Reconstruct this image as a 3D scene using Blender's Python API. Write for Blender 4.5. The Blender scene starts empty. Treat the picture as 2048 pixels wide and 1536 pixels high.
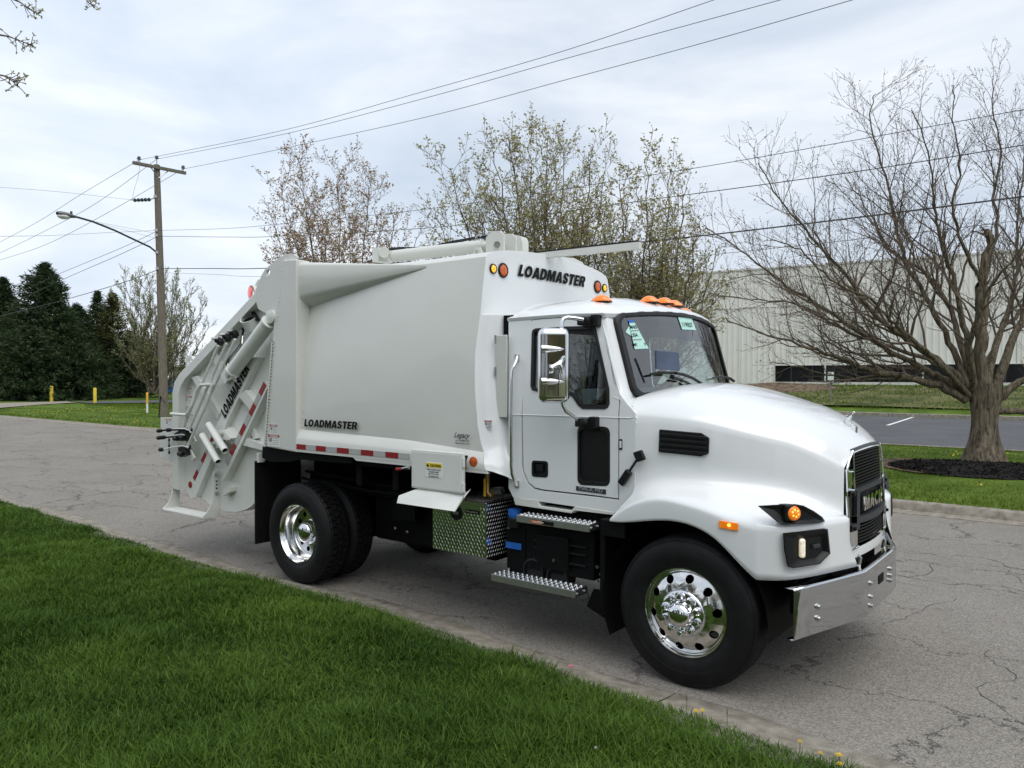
import bpy, math, random
import numpy as np
from mathutils import Vector, Matrix
from mathutils.geometry import tessellate_polygon
R = math.radians
SC = bpy.context.scene
COL = SC.collection
rng = random.Random(7)

# ------------------------------------------------------------------ camera, sky, sun, exposure
CAM = Vector((2.2521, -5.913, 2.0929)); YAW = R(127.9929); PIT = R(-0.5635); FPX = 1536.315
cd = bpy.data.cameras.new('camera'); co = bpy.data.objects.new('camera', cd); COL.objects.link(co)
co.location = CAM; co.rotation_euler = (math.pi/2+PIT, 0, YAW-math.pi/2)
cd.sensor_width = 36; cd.lens = 36*FPX/2048; cd.clip_start = .05; cd.clip_end = 4000
SC.camera = co
SC.view_settings.view_transform = 'Standard'; SC.view_settings.look = 'None'
SC.view_settings.exposure = 0.25; SC.view_settings.gamma = 1.0
SC.view_settings.use_curve_mapping = False
SUN_EL = 60; SUN_AZ = -25      # azimuth: angle of the direction TO the sun in the xy plane
w = bpy.data.worlds.new('World'); SC.world = w; w.use_nodes = True
nt = w.node_tree; nt.nodes.clear()
def N(nt, t, **k):
    n = nt.nodes.new(t)
    for a, b in k.items():
        if a.startswith('i_'):
            n.inputs[a[2:].replace('_', ' ')].default_value = b
        else: setattr(n, a, b)
    return n
wo = N(nt, 'ShaderNodeOutputWorld'); bg = N(nt, 'ShaderNodeBackground')
sky = N(nt, 'ShaderNodeTexSky', sky_type='NISHITA', sun_disc=False, sun_elevation=R(SUN_EL), sun_rotation=R(90-SUN_AZ), air_density=1.6, dust_density=3.0)
tc = N(nt, 'ShaderNodeTexCoord')
mp = N(nt, 'ShaderNodeMapping'); mp.inputs['Scale'].default_value = (1.0, 1.6, 4.2); mp.inputs['Rotation'].default_value = (0, R(8), R(30))
n1 = N(nt, 'ShaderNodeTexNoise'); n1.inputs['Scale'].default_value = 1.7; n1.inputs['Detail'].default_value = 9; n1.inputs['Roughness'].default_value = .55; n1.inputs['Distortion'].default_value = .35
cr = N(nt, 'ShaderNodeValToRGB')      # cloud brightness
e = cr.color_ramp.elements; e[0].position = .30; e[0].color = (5.1, 5.95, 7.1, 1); e[1].position = .70; e[1].color = (8.9, 9.2, 9.65, 1)
em = cr.color_ramp.elements.new(.5); em.color = (6.7, 7.35, 8.35, 1)
mx = N(nt, 'ShaderNodeMix', data_type='RGBA'); mx.inputs[0].default_value = .9
# thin veil: clouds brighten toward the sun's side of the sky
L = nt.links.new
L(tc.outputs['Generated'], mp.inputs['Vector']); L(mp.outputs['Vector'], n1.inputs['Vector']); L(n1.outputs['Fac'], cr.inputs['Fac'])
L(sky.outputs['Color'], mx.inputs[6]); 
# the cloud veil is thinnest, and brightest, low over the far left of the road
vd = N(nt, 'ShaderNodeVectorMath', operation='DOT_PRODUCT'); vd.inputs[1].default_value = (math.cos(R(163))*.98, math.sin(R(163))*.98, .20)
mr = N(nt, 'ShaderNodeMapRange', interpolation_type='SMOOTHSTEP'); mr.inputs[1].default_value = .80; mr.inputs[2].default_value = 1.0; mr.inputs[3].default_value = 1.0; mr.inputs[4].default_value = 1.16
mv = N(nt, 'ShaderNodeVectorMath', operation='SCALE')
L(tc.outputs['Generated'], vd.inputs[0]); L(vd.outputs['Value'], mr.inputs[0]); L(cr.outputs['Color'], mv.inputs[0]); L(mr.outputs[0], mv.inputs['Scale'])
L(mv.outputs[0], mx.inputs[7]); L(mx.outputs[2], bg.inputs['Color'])
bg.inputs['Strength'].default_value = .098
L(bg.outputs[0], wo.inputs[0])
sl = bpy.data.lights.new('sun', 'SUN'); sl.energy = 1.6; sl.angle = R(60); sl.color = (1, .97, .92)
so = bpy.data.objects.new('sun', sl); COL.objects.link(so)
dv = Vector((math.cos(R(SUN_AZ))*math.cos(R(SUN_EL)), math.sin(R(SUN_AZ))*math.cos(R(SUN_EL)), math.sin(R(SUN_EL))))
so.rotation_euler = dv.to_track_quat('Z', 'Y').to_euler(); so.location = (0, 0, 30)

# ------------------------------------------------------------------ measuring helpers
_fw = Vector((math.cos(YAW)*math.cos(PIT), math.sin(YAW)*math.cos(PIT), math.sin(PIT)))
_rt = Vector((math.sin(YAW), -math.cos(YAW), 0)); _up = _rt.cross(_fw)
def ray(u, v): return _fw + _rt*((u-1024)/FPX) - _up*((v-768)/FPX)
def U(u, v, X=None, Y=None, Z=None):
    """point of the place seen at photo position u,v that lies on the plane X, Y or Z"""
    d = ray(u, v)
    k, a = (0, X) if X is not None else (1, Y) if Y is not None else (2, Z)
    return CAM + d*((a-CAM[k])/d[k])
def UD(u, v, depth): return CAM + ray(u, v)*depth
def pj(P):
    v = Vector(P)-CAM; d = v.dot(_fw)
    return 1024+FPX*v.dot(_rt)/d, 768-FPX*v.dot(_up)/d
def itp(xs, ys, x): return float(np.interp(x, xs, ys))
def zf(x, y, poly):
    z = 1.5
    for _ in range(4):
        u, v = pj((x, y, z)); vv = itp([p[0] for p in poly], [p[1] for p in poly], u)
        P = U(u, vv, Y=y); z = P.z
    return z
def Uplan(u, v, plan, off=0.0):
    d = ray(u, v); best = None
    for (x0, y0), (x1, y1) in zip(plan, plan[1:]):
        ex, ey = x1-x0, y1-y0; l = math.hypot(ex, ey); nx, ny = ey/l, -ex/l
        den = d.x*nx+d.y*ny
        if abs(den) < 1e-9: continue
        t = ((x0+nx*off-CAM.x)*nx+(y0+ny*off-CAM.y)*ny)/den
        P = CAM+d*t; s = ((P.x-x0)*ex+(P.y-y0)*ey)/(l*l)
        if t > 0:
            m = max(0, -s, s-1)
            if best is None or m < best[0]-1e-9: best = (m, P, Vector((nx, ny, 0)))
    return best[1], best[2]

# ------------------------------------------------------------------ materials
def mat(name, col, rough=.5, metal=0., coat=0., var=0., vscale=8., bump=0., bscale=60., spec=.5, emit=None, detail=5, col2=None):
    m = bpy.data.materials.new(name); m.use_nodes = True; t = m.node_tree; b = t.nodes['Principled BSDF']
    b.inputs['Roughness'].default_value = rough; b.inputs['Metallic'].default_value = metal
    b.inputs['Coat Weight'].default_value = coat; b.inputs['Coat Roughness'].default_value = .04
    b.inputs['Specular IOR Level'].default_value = spec
    b.inputs['Base Color'].default_value = (*col, 1)
    if var or col2:
        g = N(t, 'ShaderNodeTexCoord'); n = N(t, 'ShaderNodeTexNoise'); n.inputs['Scale'].default_value = vscale; n.inputs['Detail'].default_value = detail
        r = N(t, 'ShaderNodeValToRGB'); c2 = col2 or tuple(c*(1+var) for c in col); c1 = col if col2 else tuple(c*(1-var) for c in col)
        r.color_ramp.elements[0].color = (*c1, 1); r.color_ramp.elements[1].color = (*c2, 1)
        r.color_ramp.elements[0].position = .35; r.color_ramp.elements[1].position = .65
        t.links.new(g.outputs['Object'], n.inputs['Vector']); t.links.new(n.outputs['Fac'], r.inputs['Fac']); t.links.new(r.outputs['Color'], b.inputs['Base Color'])
    if bump:
        g = N(t, 'ShaderNodeTexCoord'); n = N(t, 'ShaderNodeTexNoise'); n.inputs['Scale'].default_value = bscale; n.inputs['Detail'].default_value = 4
        bp = N(t, 'ShaderNodeBump'); bp.inputs['Strength'].default_value = bump; bp.inputs['Distance'].default_value = .02
        t.links.new(g.outputs['Object'], n.inputs['Vector']); t.links.new(n.outputs['Fac'], bp.inputs['Height']); t.links.new(bp.outputs['Normal'], b.inputs['Normal'])
    if emit:
        b.inputs['Emission Color'].default_value = (*emit[0], 1); b.inputs['Emission Strength'].default_value = emit[1]
    return m
M = {}
M['white'] = mat('cab white paint', (.79, .81, .81), .32, coat=.9, var=.012, vscale=3)
M['bwhite'] = mat('body white paint', (.665, .675, .625), .36, coat=.5, var=.02, vscale=2.2, bump=.05, bscale=1.6)
M['twhite'] = mat('tailgate white paint', (.71, .725, .68), .36, coat=.45, var=.025, vscale=5)
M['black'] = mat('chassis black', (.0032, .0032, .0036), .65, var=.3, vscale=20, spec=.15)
M['blackp'] = mat('black plastic', (.007, .0075, .008), .45, var=.15, vscale=30, bump=.05, bscale=300, spec=.35)
M['bgrey'] = mat('dark grey plastic', (.03, .034, .038), .45, var=.12, vscale=25)
M['rubber'] = mat('tyre rubber', (.0055, .0055, .006), .6, var=.35, vscale=14, bump=.06, bscale=90, spec=.28)
M['seal'] = mat('rubber seal', (.006, .006, .006), .5, var=.2, vscale=30)
M['chrome'] = mat('chrome', (.82, .83, .84), .05, 1., var=.02, vscale=4)
M['bchrome'] = mat('bumper chrome', (.62, .63, .65), .07, 1., var=.03, vscale=4)
M['alu'] = mat('polished aluminium', (.78, .78, .77), .13, 1., var=.05, vscale=10)
M['steel'] = mat('brushed steel', (.5, .5, .49), .3, 1., var=.12, vscale=40)
M['amber'] = mat('amber lens', (.85, .2, .012), .18, coat=.8, var=.2, vscale=60, emit=((1, .27, .01), .22))
M['amberlit'] = mat('lit amber bulb', (1, .5, .05), .3, var=.05, vscale=60, emit=((1, .55, .08), 2.2))
M['amberdk'] = mat('dark amber lens', (.55, .10, .015), .25, coat=.6, var=.3, vscale=90)
M['yellowl'] = mat('yellow lens', (.85, .45, .02), .2, coat=.7, var=.2, vscale=80, emit=((1, .6, .05), .25))
M['red'] = mat('red reflective tape', (.27, .012, .016), .35, coat=.3, var=.12, vscale=60)
M['redl'] = mat('red lens', (.6, .02, .02), .2, coat=.7, var=.2, vscale=80, emit=((1, .03, .03), .35))
M['silver'] = mat('silver reflective tape', (.42, .43, .42), .4, var=.06, vscale=60)
M['ink'] = mat('black decal', (.006, .006, .006), .6, var=.1, vscale=40, spec=.2)
M['brushed'] = mat('brushed aluminium', (.62, .62, .61), .38, 1., var=.08, vscale=30)
M['decalw'] = mat('white decal', (.78, .78, .76), .4, var=.03, vscale=40)
M['decalr'] = mat('red decal header', (.35, .03, .04), .4, var=.1, vscale=40)
M['decalo'] = mat('orange decal header', (.5, .16, .06), .4, var=.1, vscale=40)
M['decaly'] = mat('yellow decal', (.8, .62, .04), .4, var=.05, vscale=40)
M['decalg'] = mat('grey print', (.3, .3, .3), .5, var=.1, vscale=90)
M['sticker'] = mat('mint paper sticker', (.50, .80, .70), .6, var=.04, vscale=30)
M['blue'] = mat('blue cap', (.02, .13, .5), .4, var=.1, vscale=30)
M['yhandle'] = mat('yellow valve handle', (.7, .42, .03), .4, var=.1, vscale=30)
M['brass'] = mat('brass', (.35, .22, .09), .35, 1., var=.2, vscale=30)
M['lamp'] = mat('headlamp glass', (.9, .86, .75), .1, coat=1, var=.25, vscale=70, emit=((1, .83, .5), .25))
M['int'] = mat('cab interior grey', (.48, .52, .52), .7, var=.1, vscale=10)
M['intd'] = mat('cab interior dark', (.022, .026, .03), .7, var=.2, vscale=10)
M['seat'] = mat('seat fabric', (.045, .06, .068), .85, var=.2, vscale=20)
M['screen'] = mat('grey blue tablet back', (.10, .13, .2), .5, var=.1, vscale=10)
def glassmat(name, tint, ior=1.5, rough=.0, gl=1.0):
    m = bpy.data.materials.new(name); m.use_nodes = True; t = m.node_tree; t.nodes.clear()
    o = N(t, 'ShaderNodeOutputMaterial'); a = N(t, 'ShaderNodeBsdfTransparent'); a.inputs[0].default_value = (*tint, 1)
    g = N(t, 'ShaderNodeBsdfGlossy'); g.inputs['Roughness'].default_value = rough; g.inputs['Color'].default_value = (gl, gl, gl, 1)
    f = N(t, 'ShaderNodeFresnel'); f.inputs['IOR'].default_value = ior; x = N(t, 'ShaderNodeMixShader')
    t.links.new(f.outputs[0], x.inputs[0]); t.links.new(a.outputs[0], x.inputs[1]); t.links.new(g.outputs[0], x.inputs[2]); t.links.new(x.outputs[0], o.inputs[0])
    return m
M['glass'] = glassmat('windscreen glass', (.78, .92, .89), 2.35)
M['glassd'] = glassmat('tinted side glass', (.80, .83, .83), 1.55)

# ------------------------------------------------------------------ geometry builder
class G:
    def __init__(s): s.v = []; s.f = []
    def add(s, vs, fs):
        o = len(s.v); s.v += [tuple(v) for v in vs]; s.f += [tuple(i+o for i in f) for f in fs]; return s
    def box(s, a, b):
        x0, x1 = sorted((a[0], b[0])); y0, y1 = sorted((a[1], b[1])); z0, z1 = sorted((a[2], b[2]))
        vs = [(x0, y0, z0), (x1, y0, z0), (x1, y1, z0), (x0, y1, z0), (x0, y0, z1), (x1, y0, z1), (x1, y1, z1), (x0, y1, z1)]
        return s.add(vs, [(0, 3, 2, 1), (4, 5, 6, 7), (0, 1, 5, 4), (1, 2, 6, 5), (2, 3, 7, 6), (3, 0, 4, 7)])
    def obox(s, c, ax, ay, az):
        c, ax, ay, az = map(Vector, (c, ax, ay, az)); vs = []
        for k in (-1, 1):
            for i, j in ((-1, -1), (1, -1), (1, 1), (-1, 1)): vs.append(c+ax*i+ay*j+az*k)
        return s.add(vs, [(0, 3, 2, 1), (4, 5, 6, 7), (0, 1, 5, 4), (1, 2, 6, 5), (2, 3, 7, 6), (3, 0, 4, 7)])
    def prism(s, pts, vec, holes=()):
        """polygon (with holes) in space, extruded along vec"""
        loops = [[Vector(p) for p in pts]]+[[Vector(p) for p in h] for h in holes]; vec = Vector(vec)
        tris = tessellate_polygon(loops); flat = [p for l in loops for p in l]; n = len(flat)
        nrm = Vector((0, 0, 0))
        for i in range(len(loops[0])): nrm += loops[0][i].cross(loops[0][(i+1) % len(loops[0])])
        a, b, c = [flat[i] for i in tris[0]]
        tn = (b-a).cross(c-a); flip = tn.dot(vec) > 0
        fs = []
        for t in tris:
            t = tuple(t); fs.append(t[::-1] if flip else t); fs.append(tuple(i+n for i in (t if flip else t[::-1])))
        o = 0
        for l in loops:
            m = len(l)
            for i in range(m):
                j = (i+1) % m; fs.append((o+i, o+j, o+j+n, o+i+n))
            o += m
        s.add(flat+[p+vec for p in flat], fs); s.fix = True; return s
    def tube(s, path, r, n=8, caps=True):
        P = [Vector(p) for p in path]; rs = r if isinstance(r, (list, tuple)) else [r]*len(P)
        vs = []; prev = None
        for i, p in enumerate(P):
            d = (P[min(i+1, len(P)-1)]-P[max(i-1, 0)]).normalized()
            if prev is None: a = d.orthogonal().normalized()
            else: a = (prev-d*prev.dot(d)).normalized()
            prev = a; b = d.cross(a)
            for k in range(n):
                t = 2*math.pi*k/n; vs.append(p+(a*math.cos(t)+b*math.sin(t))*rs[i])
        fs = [(i*n+k, i*n+(k+1) % n, (i+1)*n+(k+1) % n, (i+1)*n+k) for i in range(len(P)-1) for k in range(n)]
        if caps: fs += [tuple(range(n))[::-1], tuple(range((len(P)-1)*n, len(P)*n))]
        return s.add(vs, fs)
    def lathe(s, c, axis, prof, n=48, caps=False):
        """prof: list of (radius, height along axis)"""
        c = Vector(c); ax = Vector(axis).normalized(); a = ax.orthogonal().normalized(); b = ax.cross(a)
        vs = [c+ax*h+(a*math.cos(2*math.pi*k/n)+b*math.sin(2*math.pi*k/n))*max(r, 1e-4) for r, h in prof for k in range(n)]
        m = len(prof); fs = [(i*n+k, i*n+(k+1) % n, (i+1)*n+(k+1) % n, (i+1)*n+k) for i in range(m-1) for k in range(n)]
        if caps: fs += [tuple(range(n))[::-1], tuple(range((m-1)*n, m*n))]
        return s.add(vs, fs)
    def grid(s, rows, closed=False):
        m = len(rows[0]); vs = [p for r in rows for p in r]
        fs = [(i*m+k, i*m+k+1, (i+1)*m+k+1, (i+1)*m+k) for i in range(len(rows)-1) for k in range(m-1)]
        if closed: fs += [(i*m+m-1, i*m, (i+1)*m, (i+1)*m+m-1) for i in range(len(rows)-1)]
        return s.add(vs, fs)
    def ball(s, c, r, n=12, sc=(1, 1, 1)):
        c = Vector(c); vs = []; fs = []; m = n//2
        for i in range(m+1):
            th = math.pi*i/m
            for k in range(n):
                ph = 2*math.pi*k/n; q = Vector((math.sin(th)*math.cos(ph)*sc[0], math.sin(th)*math.sin(ph)*sc[1], math.cos(th)*sc[2]))*r; vs.append(c+q)
        fs = [(i*n+k, (i+1)*n+k, (i+1)*n+(k+1) % n, i*n+(k+1) % n) for i in range(m) for k in range(n)]
        return s.add(vs, fs)
    def mirror(s):
        g = G(); g.v = [(x, -y, z) for x, y, z in s.v]; g.f = [f[::-1] for f in s.f]; g.fix = True; return g
    def join(s, o): return s.add(o.v, o.f)
    def build(s, name, m, parent=None, ang=35, bevel=0, seg=2, sub=0, crease=None, weld=0, solid=0, recalc=False):
        me = bpy.data.meshes.new(name); off = Vector(parent['_w']) if parent is not None and '_w' in parent else Vector((0, 0, 0))
        me.from_pydata([tuple(Vector(v)-off) for v in s.v], [], s.f)
        import bmesh
        if weld or recalc or getattr(s, 'fix', False):
            bm = bmesh.new(); bm.from_mesh(me)
            if weld: bmesh.ops.remove_doubles(bm, verts=bm.verts, dist=weld)
            bmesh.ops.recalc_face_normals(bm, faces=bm.faces); bm.to_mesh(me); bm.free()
        me.validate()
        if ang:
            me.polygons.foreach_set('use_smooth', [True]*len(me.polygons)); me.set_sharp_from_angle(angle=R(ang))
        ms = m if isinstance(m, (list, tuple)) else [m]
        for q in ms: me.materials.append(M[q] if isinstance(q, str) else q)
        ob = bpy.data.objects.new(name, me); COL.objects.link(ob)
        if parent is not None: ob.parent = parent; ob['_w'] = list(off)
        if crease:
            me.attributes.new('crease_edge', 'FLOAT', 'EDGE')
            at = me.attributes['crease_edge']
            for e_ in me.edges:
                c_ = crease(me.vertices[e_.vertices[0]], me.vertices[e_.vertices[1]], e_)
                if c_: at.data[e_.index].value = c_
        if sub: q = ob.modifiers.new('s', 'SUBSURF'); q.levels = q.render_levels = sub
        if solid: q = ob.modifiers.new('t', 'SOLIDIFY'); q.thickness = solid; q.offset = -1
        if bevel:
            q = ob.modifiers.new('b', 'BEVEL'); q.width = bevel; q.segments = seg; q.limit_method = 'ANGLE'; q.angle_limit = R(40); q.harden_normals = True
        return ob
def thing(name, label, cat, loc=(0, 0, 0), group=None):
    o = bpy.data.objects.new(name, None); COL.objects.link(o); o.location = loc; o['_w'] = list(loc)
    o['label'] = label; o['category'] = cat
    if group: o['group'] = group
    o.empty_display_size = .2
    return o
def tag(o, label=None, cat=None, group=None, kind=None):
    for k, a in (('label', label), ('category', cat), ('group', group), ('kind', kind)):
        if a: o[k] = a
    return o
def text(s, name, m, parent, fn, bold=.03, shear=0., thick=0, spacing=1., label=None):
    """text laid through fn(a,b): a,b run 0..1 over the lettering's box"""
    cu = bpy.data.curves.new(name, 'FONT'); cu.body = s; cu.size = 1; cu.offset = bold; cu.shear = shear; cu.resolution_u = 3; cu.space_character = spacing; cu.align_x = 'LEFT'
    cu.space_line = .9
    tmp = bpy.data.objects.new(name, cu); me = bpy.data.meshes.new_from_object(tmp)
    bpy.data.objects.remove(tmp); bpy.data.curves.remove(cu)
    xs = [v.co.x for v in me.vertices]; ys = [v.co.y for v in me.vertices]; x0, x1, y0, y1 = min(xs), max(xs), min(ys), max(ys)
    off = Vector(parent['_w'])
    for v in me.vertices: v.co = Vector(fn((v.co.x-x0)/(x1-x0), (v.co.y-y0)/(y1-y0)))-off
    me.materials.clear(); me.materials.append(M[m]); me.name = name
    ob = bpy.data.objects.new(name, me); COL.objects.link(ob); ob.parent = parent; ob['_w'] = list(off)
    if label: ob['label'] = label
    return ob
def quadfn(bl, br, tl, off=(0, 0, 0)):
    bl, br, tl, off = map(Vector, (bl, br, tl, off))
    return lambda a, b: bl+(br-bl)*a+(tl-bl)*b+off
def copyobj(o, parent=None, loc=None):
    c = o.copy(); COL.objects.link(c)
    if parent is not None: c.parent = parent
    if loc is not None: c.location = loc
    return c
def rounded(pts, r, n=4):
    """round the corners of a 3D polygon"""
    out = []; P = [Vector(p) for p in pts]
    for i, p in enumerate(P):
        a = P[i-1]; b = P[(i+1) % len(P)]; rr = min(r, (a-p).length*.45, (b-p).length*.45)
        p0 = p+(a-p).normalized()*rr; p1 = p+(b-p).normalized()*rr
        for k in range(n+1):
            t = k/n; out.append(p0*(1-t)**2+p*2*t*(1-t)+p1*t*t)
    return out
def shrink(pts, k):
    """move polygon points toward the centroid by k metres (approximate inset)"""
    P = [Vector(p) for p in pts]; n = len(P); out = []
    nrm = Vector((0, 0, 0))
    for i in range(n): nrm += (P[i]-P[0]).cross(P[(i+1) % n]-P[0])
    nrm.normalize()
    for i in range(n):
        a = P[i-1]; b = P[(i+1) % n]; d = (b-a).normalized(); out.append(P[i]+nrm.cross(d)*k)
    return out

def glyphs():
    """heavy block capitals: outline and holes in a box 1 high, with width"""
    def ell(cx, cy, rx, ry, n=14, a0=0, a1=360): return [(cx+rx*math.cos(R(a0+(a1-a0)*k/n)), cy+ry*math.sin(R(a0+(a1-a0)*k/n))) for k in range(n+(0 if a1-a0 == 360 else 1))]
    t = .26
    D = {}
    D['L'] = (.62, [[(0, 0), (.60, 0), (.60, .24), (.30, .24), (.30, 1), (0, 1)]], [[]])
    D['O'] = (.88, [ell(.43, .5, .44, .515, 20)], [[ell(.43, .5, .155, .25, 14)]])
    D['A'] = (.86, [[(0, 0), (.29, 0), (.34, .17), (.54, .17), (.59, 0), (.88, 0), (.60, 1), (.28, 1)]], [[[(.385, .37), (.495, .37), (.44, .64)]]])
    D['D'] = (.80, [[(0, 0)]+[(.36, 0)]+ell(.36, .5, .44, .5, 10, -85, 85)+[(.36, 1), (0, 1)]], [[[(.29, .24)]+ell(.34, .5, .17, .26, 8, -80, 80)+[(.29, .76)]]])
    D['M'] = (1.04, [[(0, 0), (.27, 0), (.27, .52), (.42, 0), (.60, 0), (.75, .52), (.75, 0), (1.02, 0), (1.02, 1), (.66, 1), (.51, .50), (.36, 1), (0, 1)]], [[]])
    D['S'] = (.74, [[(.02, .30), (.28, .33), (.30, .22), (.37, .19), (.44, .22), (.44, .30), (.38, .36), (.18, .45), (.06, .56), (.03, .70), (.08, .88), (.22, .99), (.38, 1.01), (.56, .98), (.67, .87), (.70, .70), (.44, .68), (.42, .78), (.36, .81), (.30, .78), (.30, .72), (.36, .66), (.56, .57), (.68, .46), (.71, .30), (.66, .12), (.52, .01), (.36, -.01), (.18, .01), (.06, .12)]], [[]])
    D['T'] = (.72, [[(.21, 0), (.50, 0), (.50, .76), (.71, .76), (.71, 1), (0, 1), (0, .76), (.21, .76)]], [[]])
    D['E'] = (.64, [[(0, 0), (.62, 0), (.62, .22), (.29, .22), (.29, .40), (.58, .40), (.58, .61), (.29, .61), (.29, .78), (.62, .78), (.62, 1), (0, 1)]], [[]])
    D['R'] = (.80, [[(0, 0), (.29, 0), (.29, .38), (.38, .38), (.50, 0), (.80, 0), (.65, .44), (.75, .55), (.77, .72), (.73, .88), (.60, .98), (.46, 1), (0, 1)]], [[[(.29, .58), (.40, .58), (.47, .63), (.47, .73), (.40, .79), (.29, .79)]]])
    D['C'] = (.80, [ell(.42, .5, .42, .51, 16, 42, 318)+ell(.42, .5, .16, .25, 10, 318, 42)], [[]])
    D['K'] = (.86, [[(0, 0), (.28, 0), (.28, .30), (.36, .40), (.54, 0), (.88, 0), (.57, .58), (.86, 1), (.53, 1), (.28, .60), (.28, 1), (0, 1)]], [[]])
    return D
GL = glyphs()
def block(word, name, m, parent, fn, gap=.04, shear=.2, thick=None, as_parts=False):
    x = 0; items = []
    for ch in word:
        w_, o, h = GL[ch]; items.append((x, o, h)); x += w_+gap
    tot = x-gap; g = G()
    vec = thick
    for x0, o, h in items:
        for ol, hl in zip(o, h):
            f = lambda p: Vector(fn((x0+p[0]+shear*p[1])/(tot+shear), p[1]))
            L_ = [[f(p) for p in ol]]+[[f(p) for p in q] for q in hl if q]
            if vec: g.prism(L_[0], vec, L_[1:])
            else:
                tr = tessellate_polygon(L_); flat = [p for l in L_ for p in l]; g.add(flat, [tuple(t) for t in tr])
    return g.build(name, m, parent, ang=0)
# ================================================================== THE TRUCK
truck = thing('garbage_truck', 'white rear loading garbage truck with chrome bumper and black lettering, parked on the road', 'garbage truck', (-2.5, 0, 0))
YB = -1.22        # outer plane of the body's right side
def side(y0, y1, g):      # keep both sides
    return g
# ------------------------------------------------------------------ wheels
def make_wheel(cx, yf, front, out=-1):
    """wheel whose rim flange lies at y=yf; out=-1 faces -y, +1 faces +y"""
    c = Vector((cx, yf, .508)); ax = Vector((0, out, 0))
    loc = [cx, yf, .508]
    hub = G().lathe(c, ax, [(.02, -.24), (.19, -.24), (.2, -.2), (.2, -.36), (.02, -.37)], 28)
    wh = hub.build('wheel', 'black', truck)
    tp = [(.285, -.27), (.30, -.275), (.36, -.293), (.42, -.29), (.47, -.27), (.493, -.25), (.503, -.235), (.5065, -.22)]
    if front:
        for k in range(5):
            h = -.205+k*.04
            tp += [(.508, h-.010), (.508, h+.008), (.494, h+.011), (.494, h+.017), (.508, h+.020)]
        tp = tp[:-3]
        tp += [(.507, -.035)]
    else: tp += [(.4955, -.215), (.4955, -.05)]
    tp += [(.503, -.022), (.493, -.010), (.482, -.002), (.478, -.004), (.466, .008), (.44, .019), (.41, .025), (.395, .0262), (.393, .0245), (.385, .0255), (.35, .020), (.325, .013), (.318, .008), (.305, .005), (.297, -.004), (.288, -.012)]
    ty = G().lathe(c, ax, tp, 96).build('tyre', 'rubber', wh, ang=28)
    if not front:
        t = G(); n = 46
        for k in range(n):
            a0 = 2*math.pi*k/n
            for row, (h0, h1, sh) in enumerate(((-.222, -.168, 0), (-.160, -.108, .5), (-.100, -.048, .0))):
                a = a0+sh*2*math.pi/n; da = math.pi/n*.84; sk = .02*(1 if row != 1 else -1)
                vs = []
                for r in (.49, .508):
                    for aa, hh in ((a-da, h0), (a+da*.9, h0), (a+da*.7+sk, h1), (a-da*.8+sk, h1)):
                        vs.append(c+ax*hh+Vector((math.cos(aa)*r, 0, math.sin(aa)*r)))
                t.add(vs, [(0, 3, 2, 1), (4, 5, 6, 7), (0, 1, 5, 4), (1, 2, 6, 5), (2, 3, 7, 6), (3, 0, 4, 7)])
            for (r0, h0), (r1, h1) in (((.506, -.046), (.487, -.010)),):    # shoulder lugs
                a = a0; da = math.pi/n*.8; vs = []
                for (r, h) in ((r0, h0), (r1, h1), (r1-.012, h1-.012), (r0-.014, h0)):
                    for s_ in (-1, 1): vs.append(c+ax*h+Vector((math.cos(a+s_*da)*r, 0, math.sin(a+s_*da)*r)))
                t.add(vs, [(0, 1, 3, 2), (2, 3, 5, 4), (4, 5, 7, 6), (0, 2, 4, 6), (1, 7, 5, 3)])
        tag(t.build('tread_block', 'rubber', wh, ang=20, recalc=True), kind='stuff')
    # rim
    g = G(); n = 10
    if front:
        fl = [(.300, -.030), (.3005, -.004), (.297, .002), (.291, .002), (.287, -.004), (.284, -.018), (.279, -.026), (.272, -.024)]
        ro, ri = .272, .158; hz = lambda r: -.024+.046*math.sin((ro-r)/(ro-ri)*math.pi/2)
        inner = [(ri, hz(ri)), (.154, .026), (.15, .024)]
    else:
        fl = [(.300, -.030), (.3005, -.004), (.297, .002), (.291, .002), (.287, -.006), (.280, -.022), (.268, -.032), (.262, -.045), (.259, -.08), (.256, -.12), (.250, -.145), (.243, -.152)]
        ro, ri = .243, .125; hz = lambda r: -.152-.006*math.sin((ro-r)/(ro-ri)*math.pi/2)
        inner = [(ri, hz(ri)), (.118, -.155), (.11, -.155)]
    g.lathe(c, ax, fl, 80)
    hr = .029 if front else .026; hc = (ro+ri)/2+(.018 if front else 0.0)
    for k in range(n):
        ac = 2*math.pi*(k+.25)/n; ha = math.pi/n; m = 24; ring0 = []; ring1 = []; ring2 = []; mid = []
        for i in range(m):
            t = i/m*4; sgm = int(t); f = t-sgm
            q = [(-1+2*f, 1), (1, 1-2*f), (1-2*f, -1), (-1, -1+2*f)][sgm]
            r_ = ri+(ro-ri)*(q[1]+1)/2; a_ = ac+q[0]*ha
            P = lambda r, a, d=0: c+ax*(hz(r)+d)+Vector((math.cos(a)*r, 0, math.sin(a)*r))
            ring0.append(P(r_, a_))
            an = math.atan2((r_-hc), (a_-ac)*hc); hx, hy = hr*math.cos(an), hr*math.sin(an)
            ring1.append(P(hc+hy, ac+hx/hc)); ring2.append(P(hc+hy*.93, ac+hx*.93/hc, -.02))
            mid.append(P((hc+hy*1.25), ac+hx*1.25/hc))
        g.grid([ring0, mid, ring1, ring2], closed=True)
    g.lathe(c, ax, inner, 60)
    rim = g.build('rim', 'alu', wh, ang=40, recalc=True)
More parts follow.
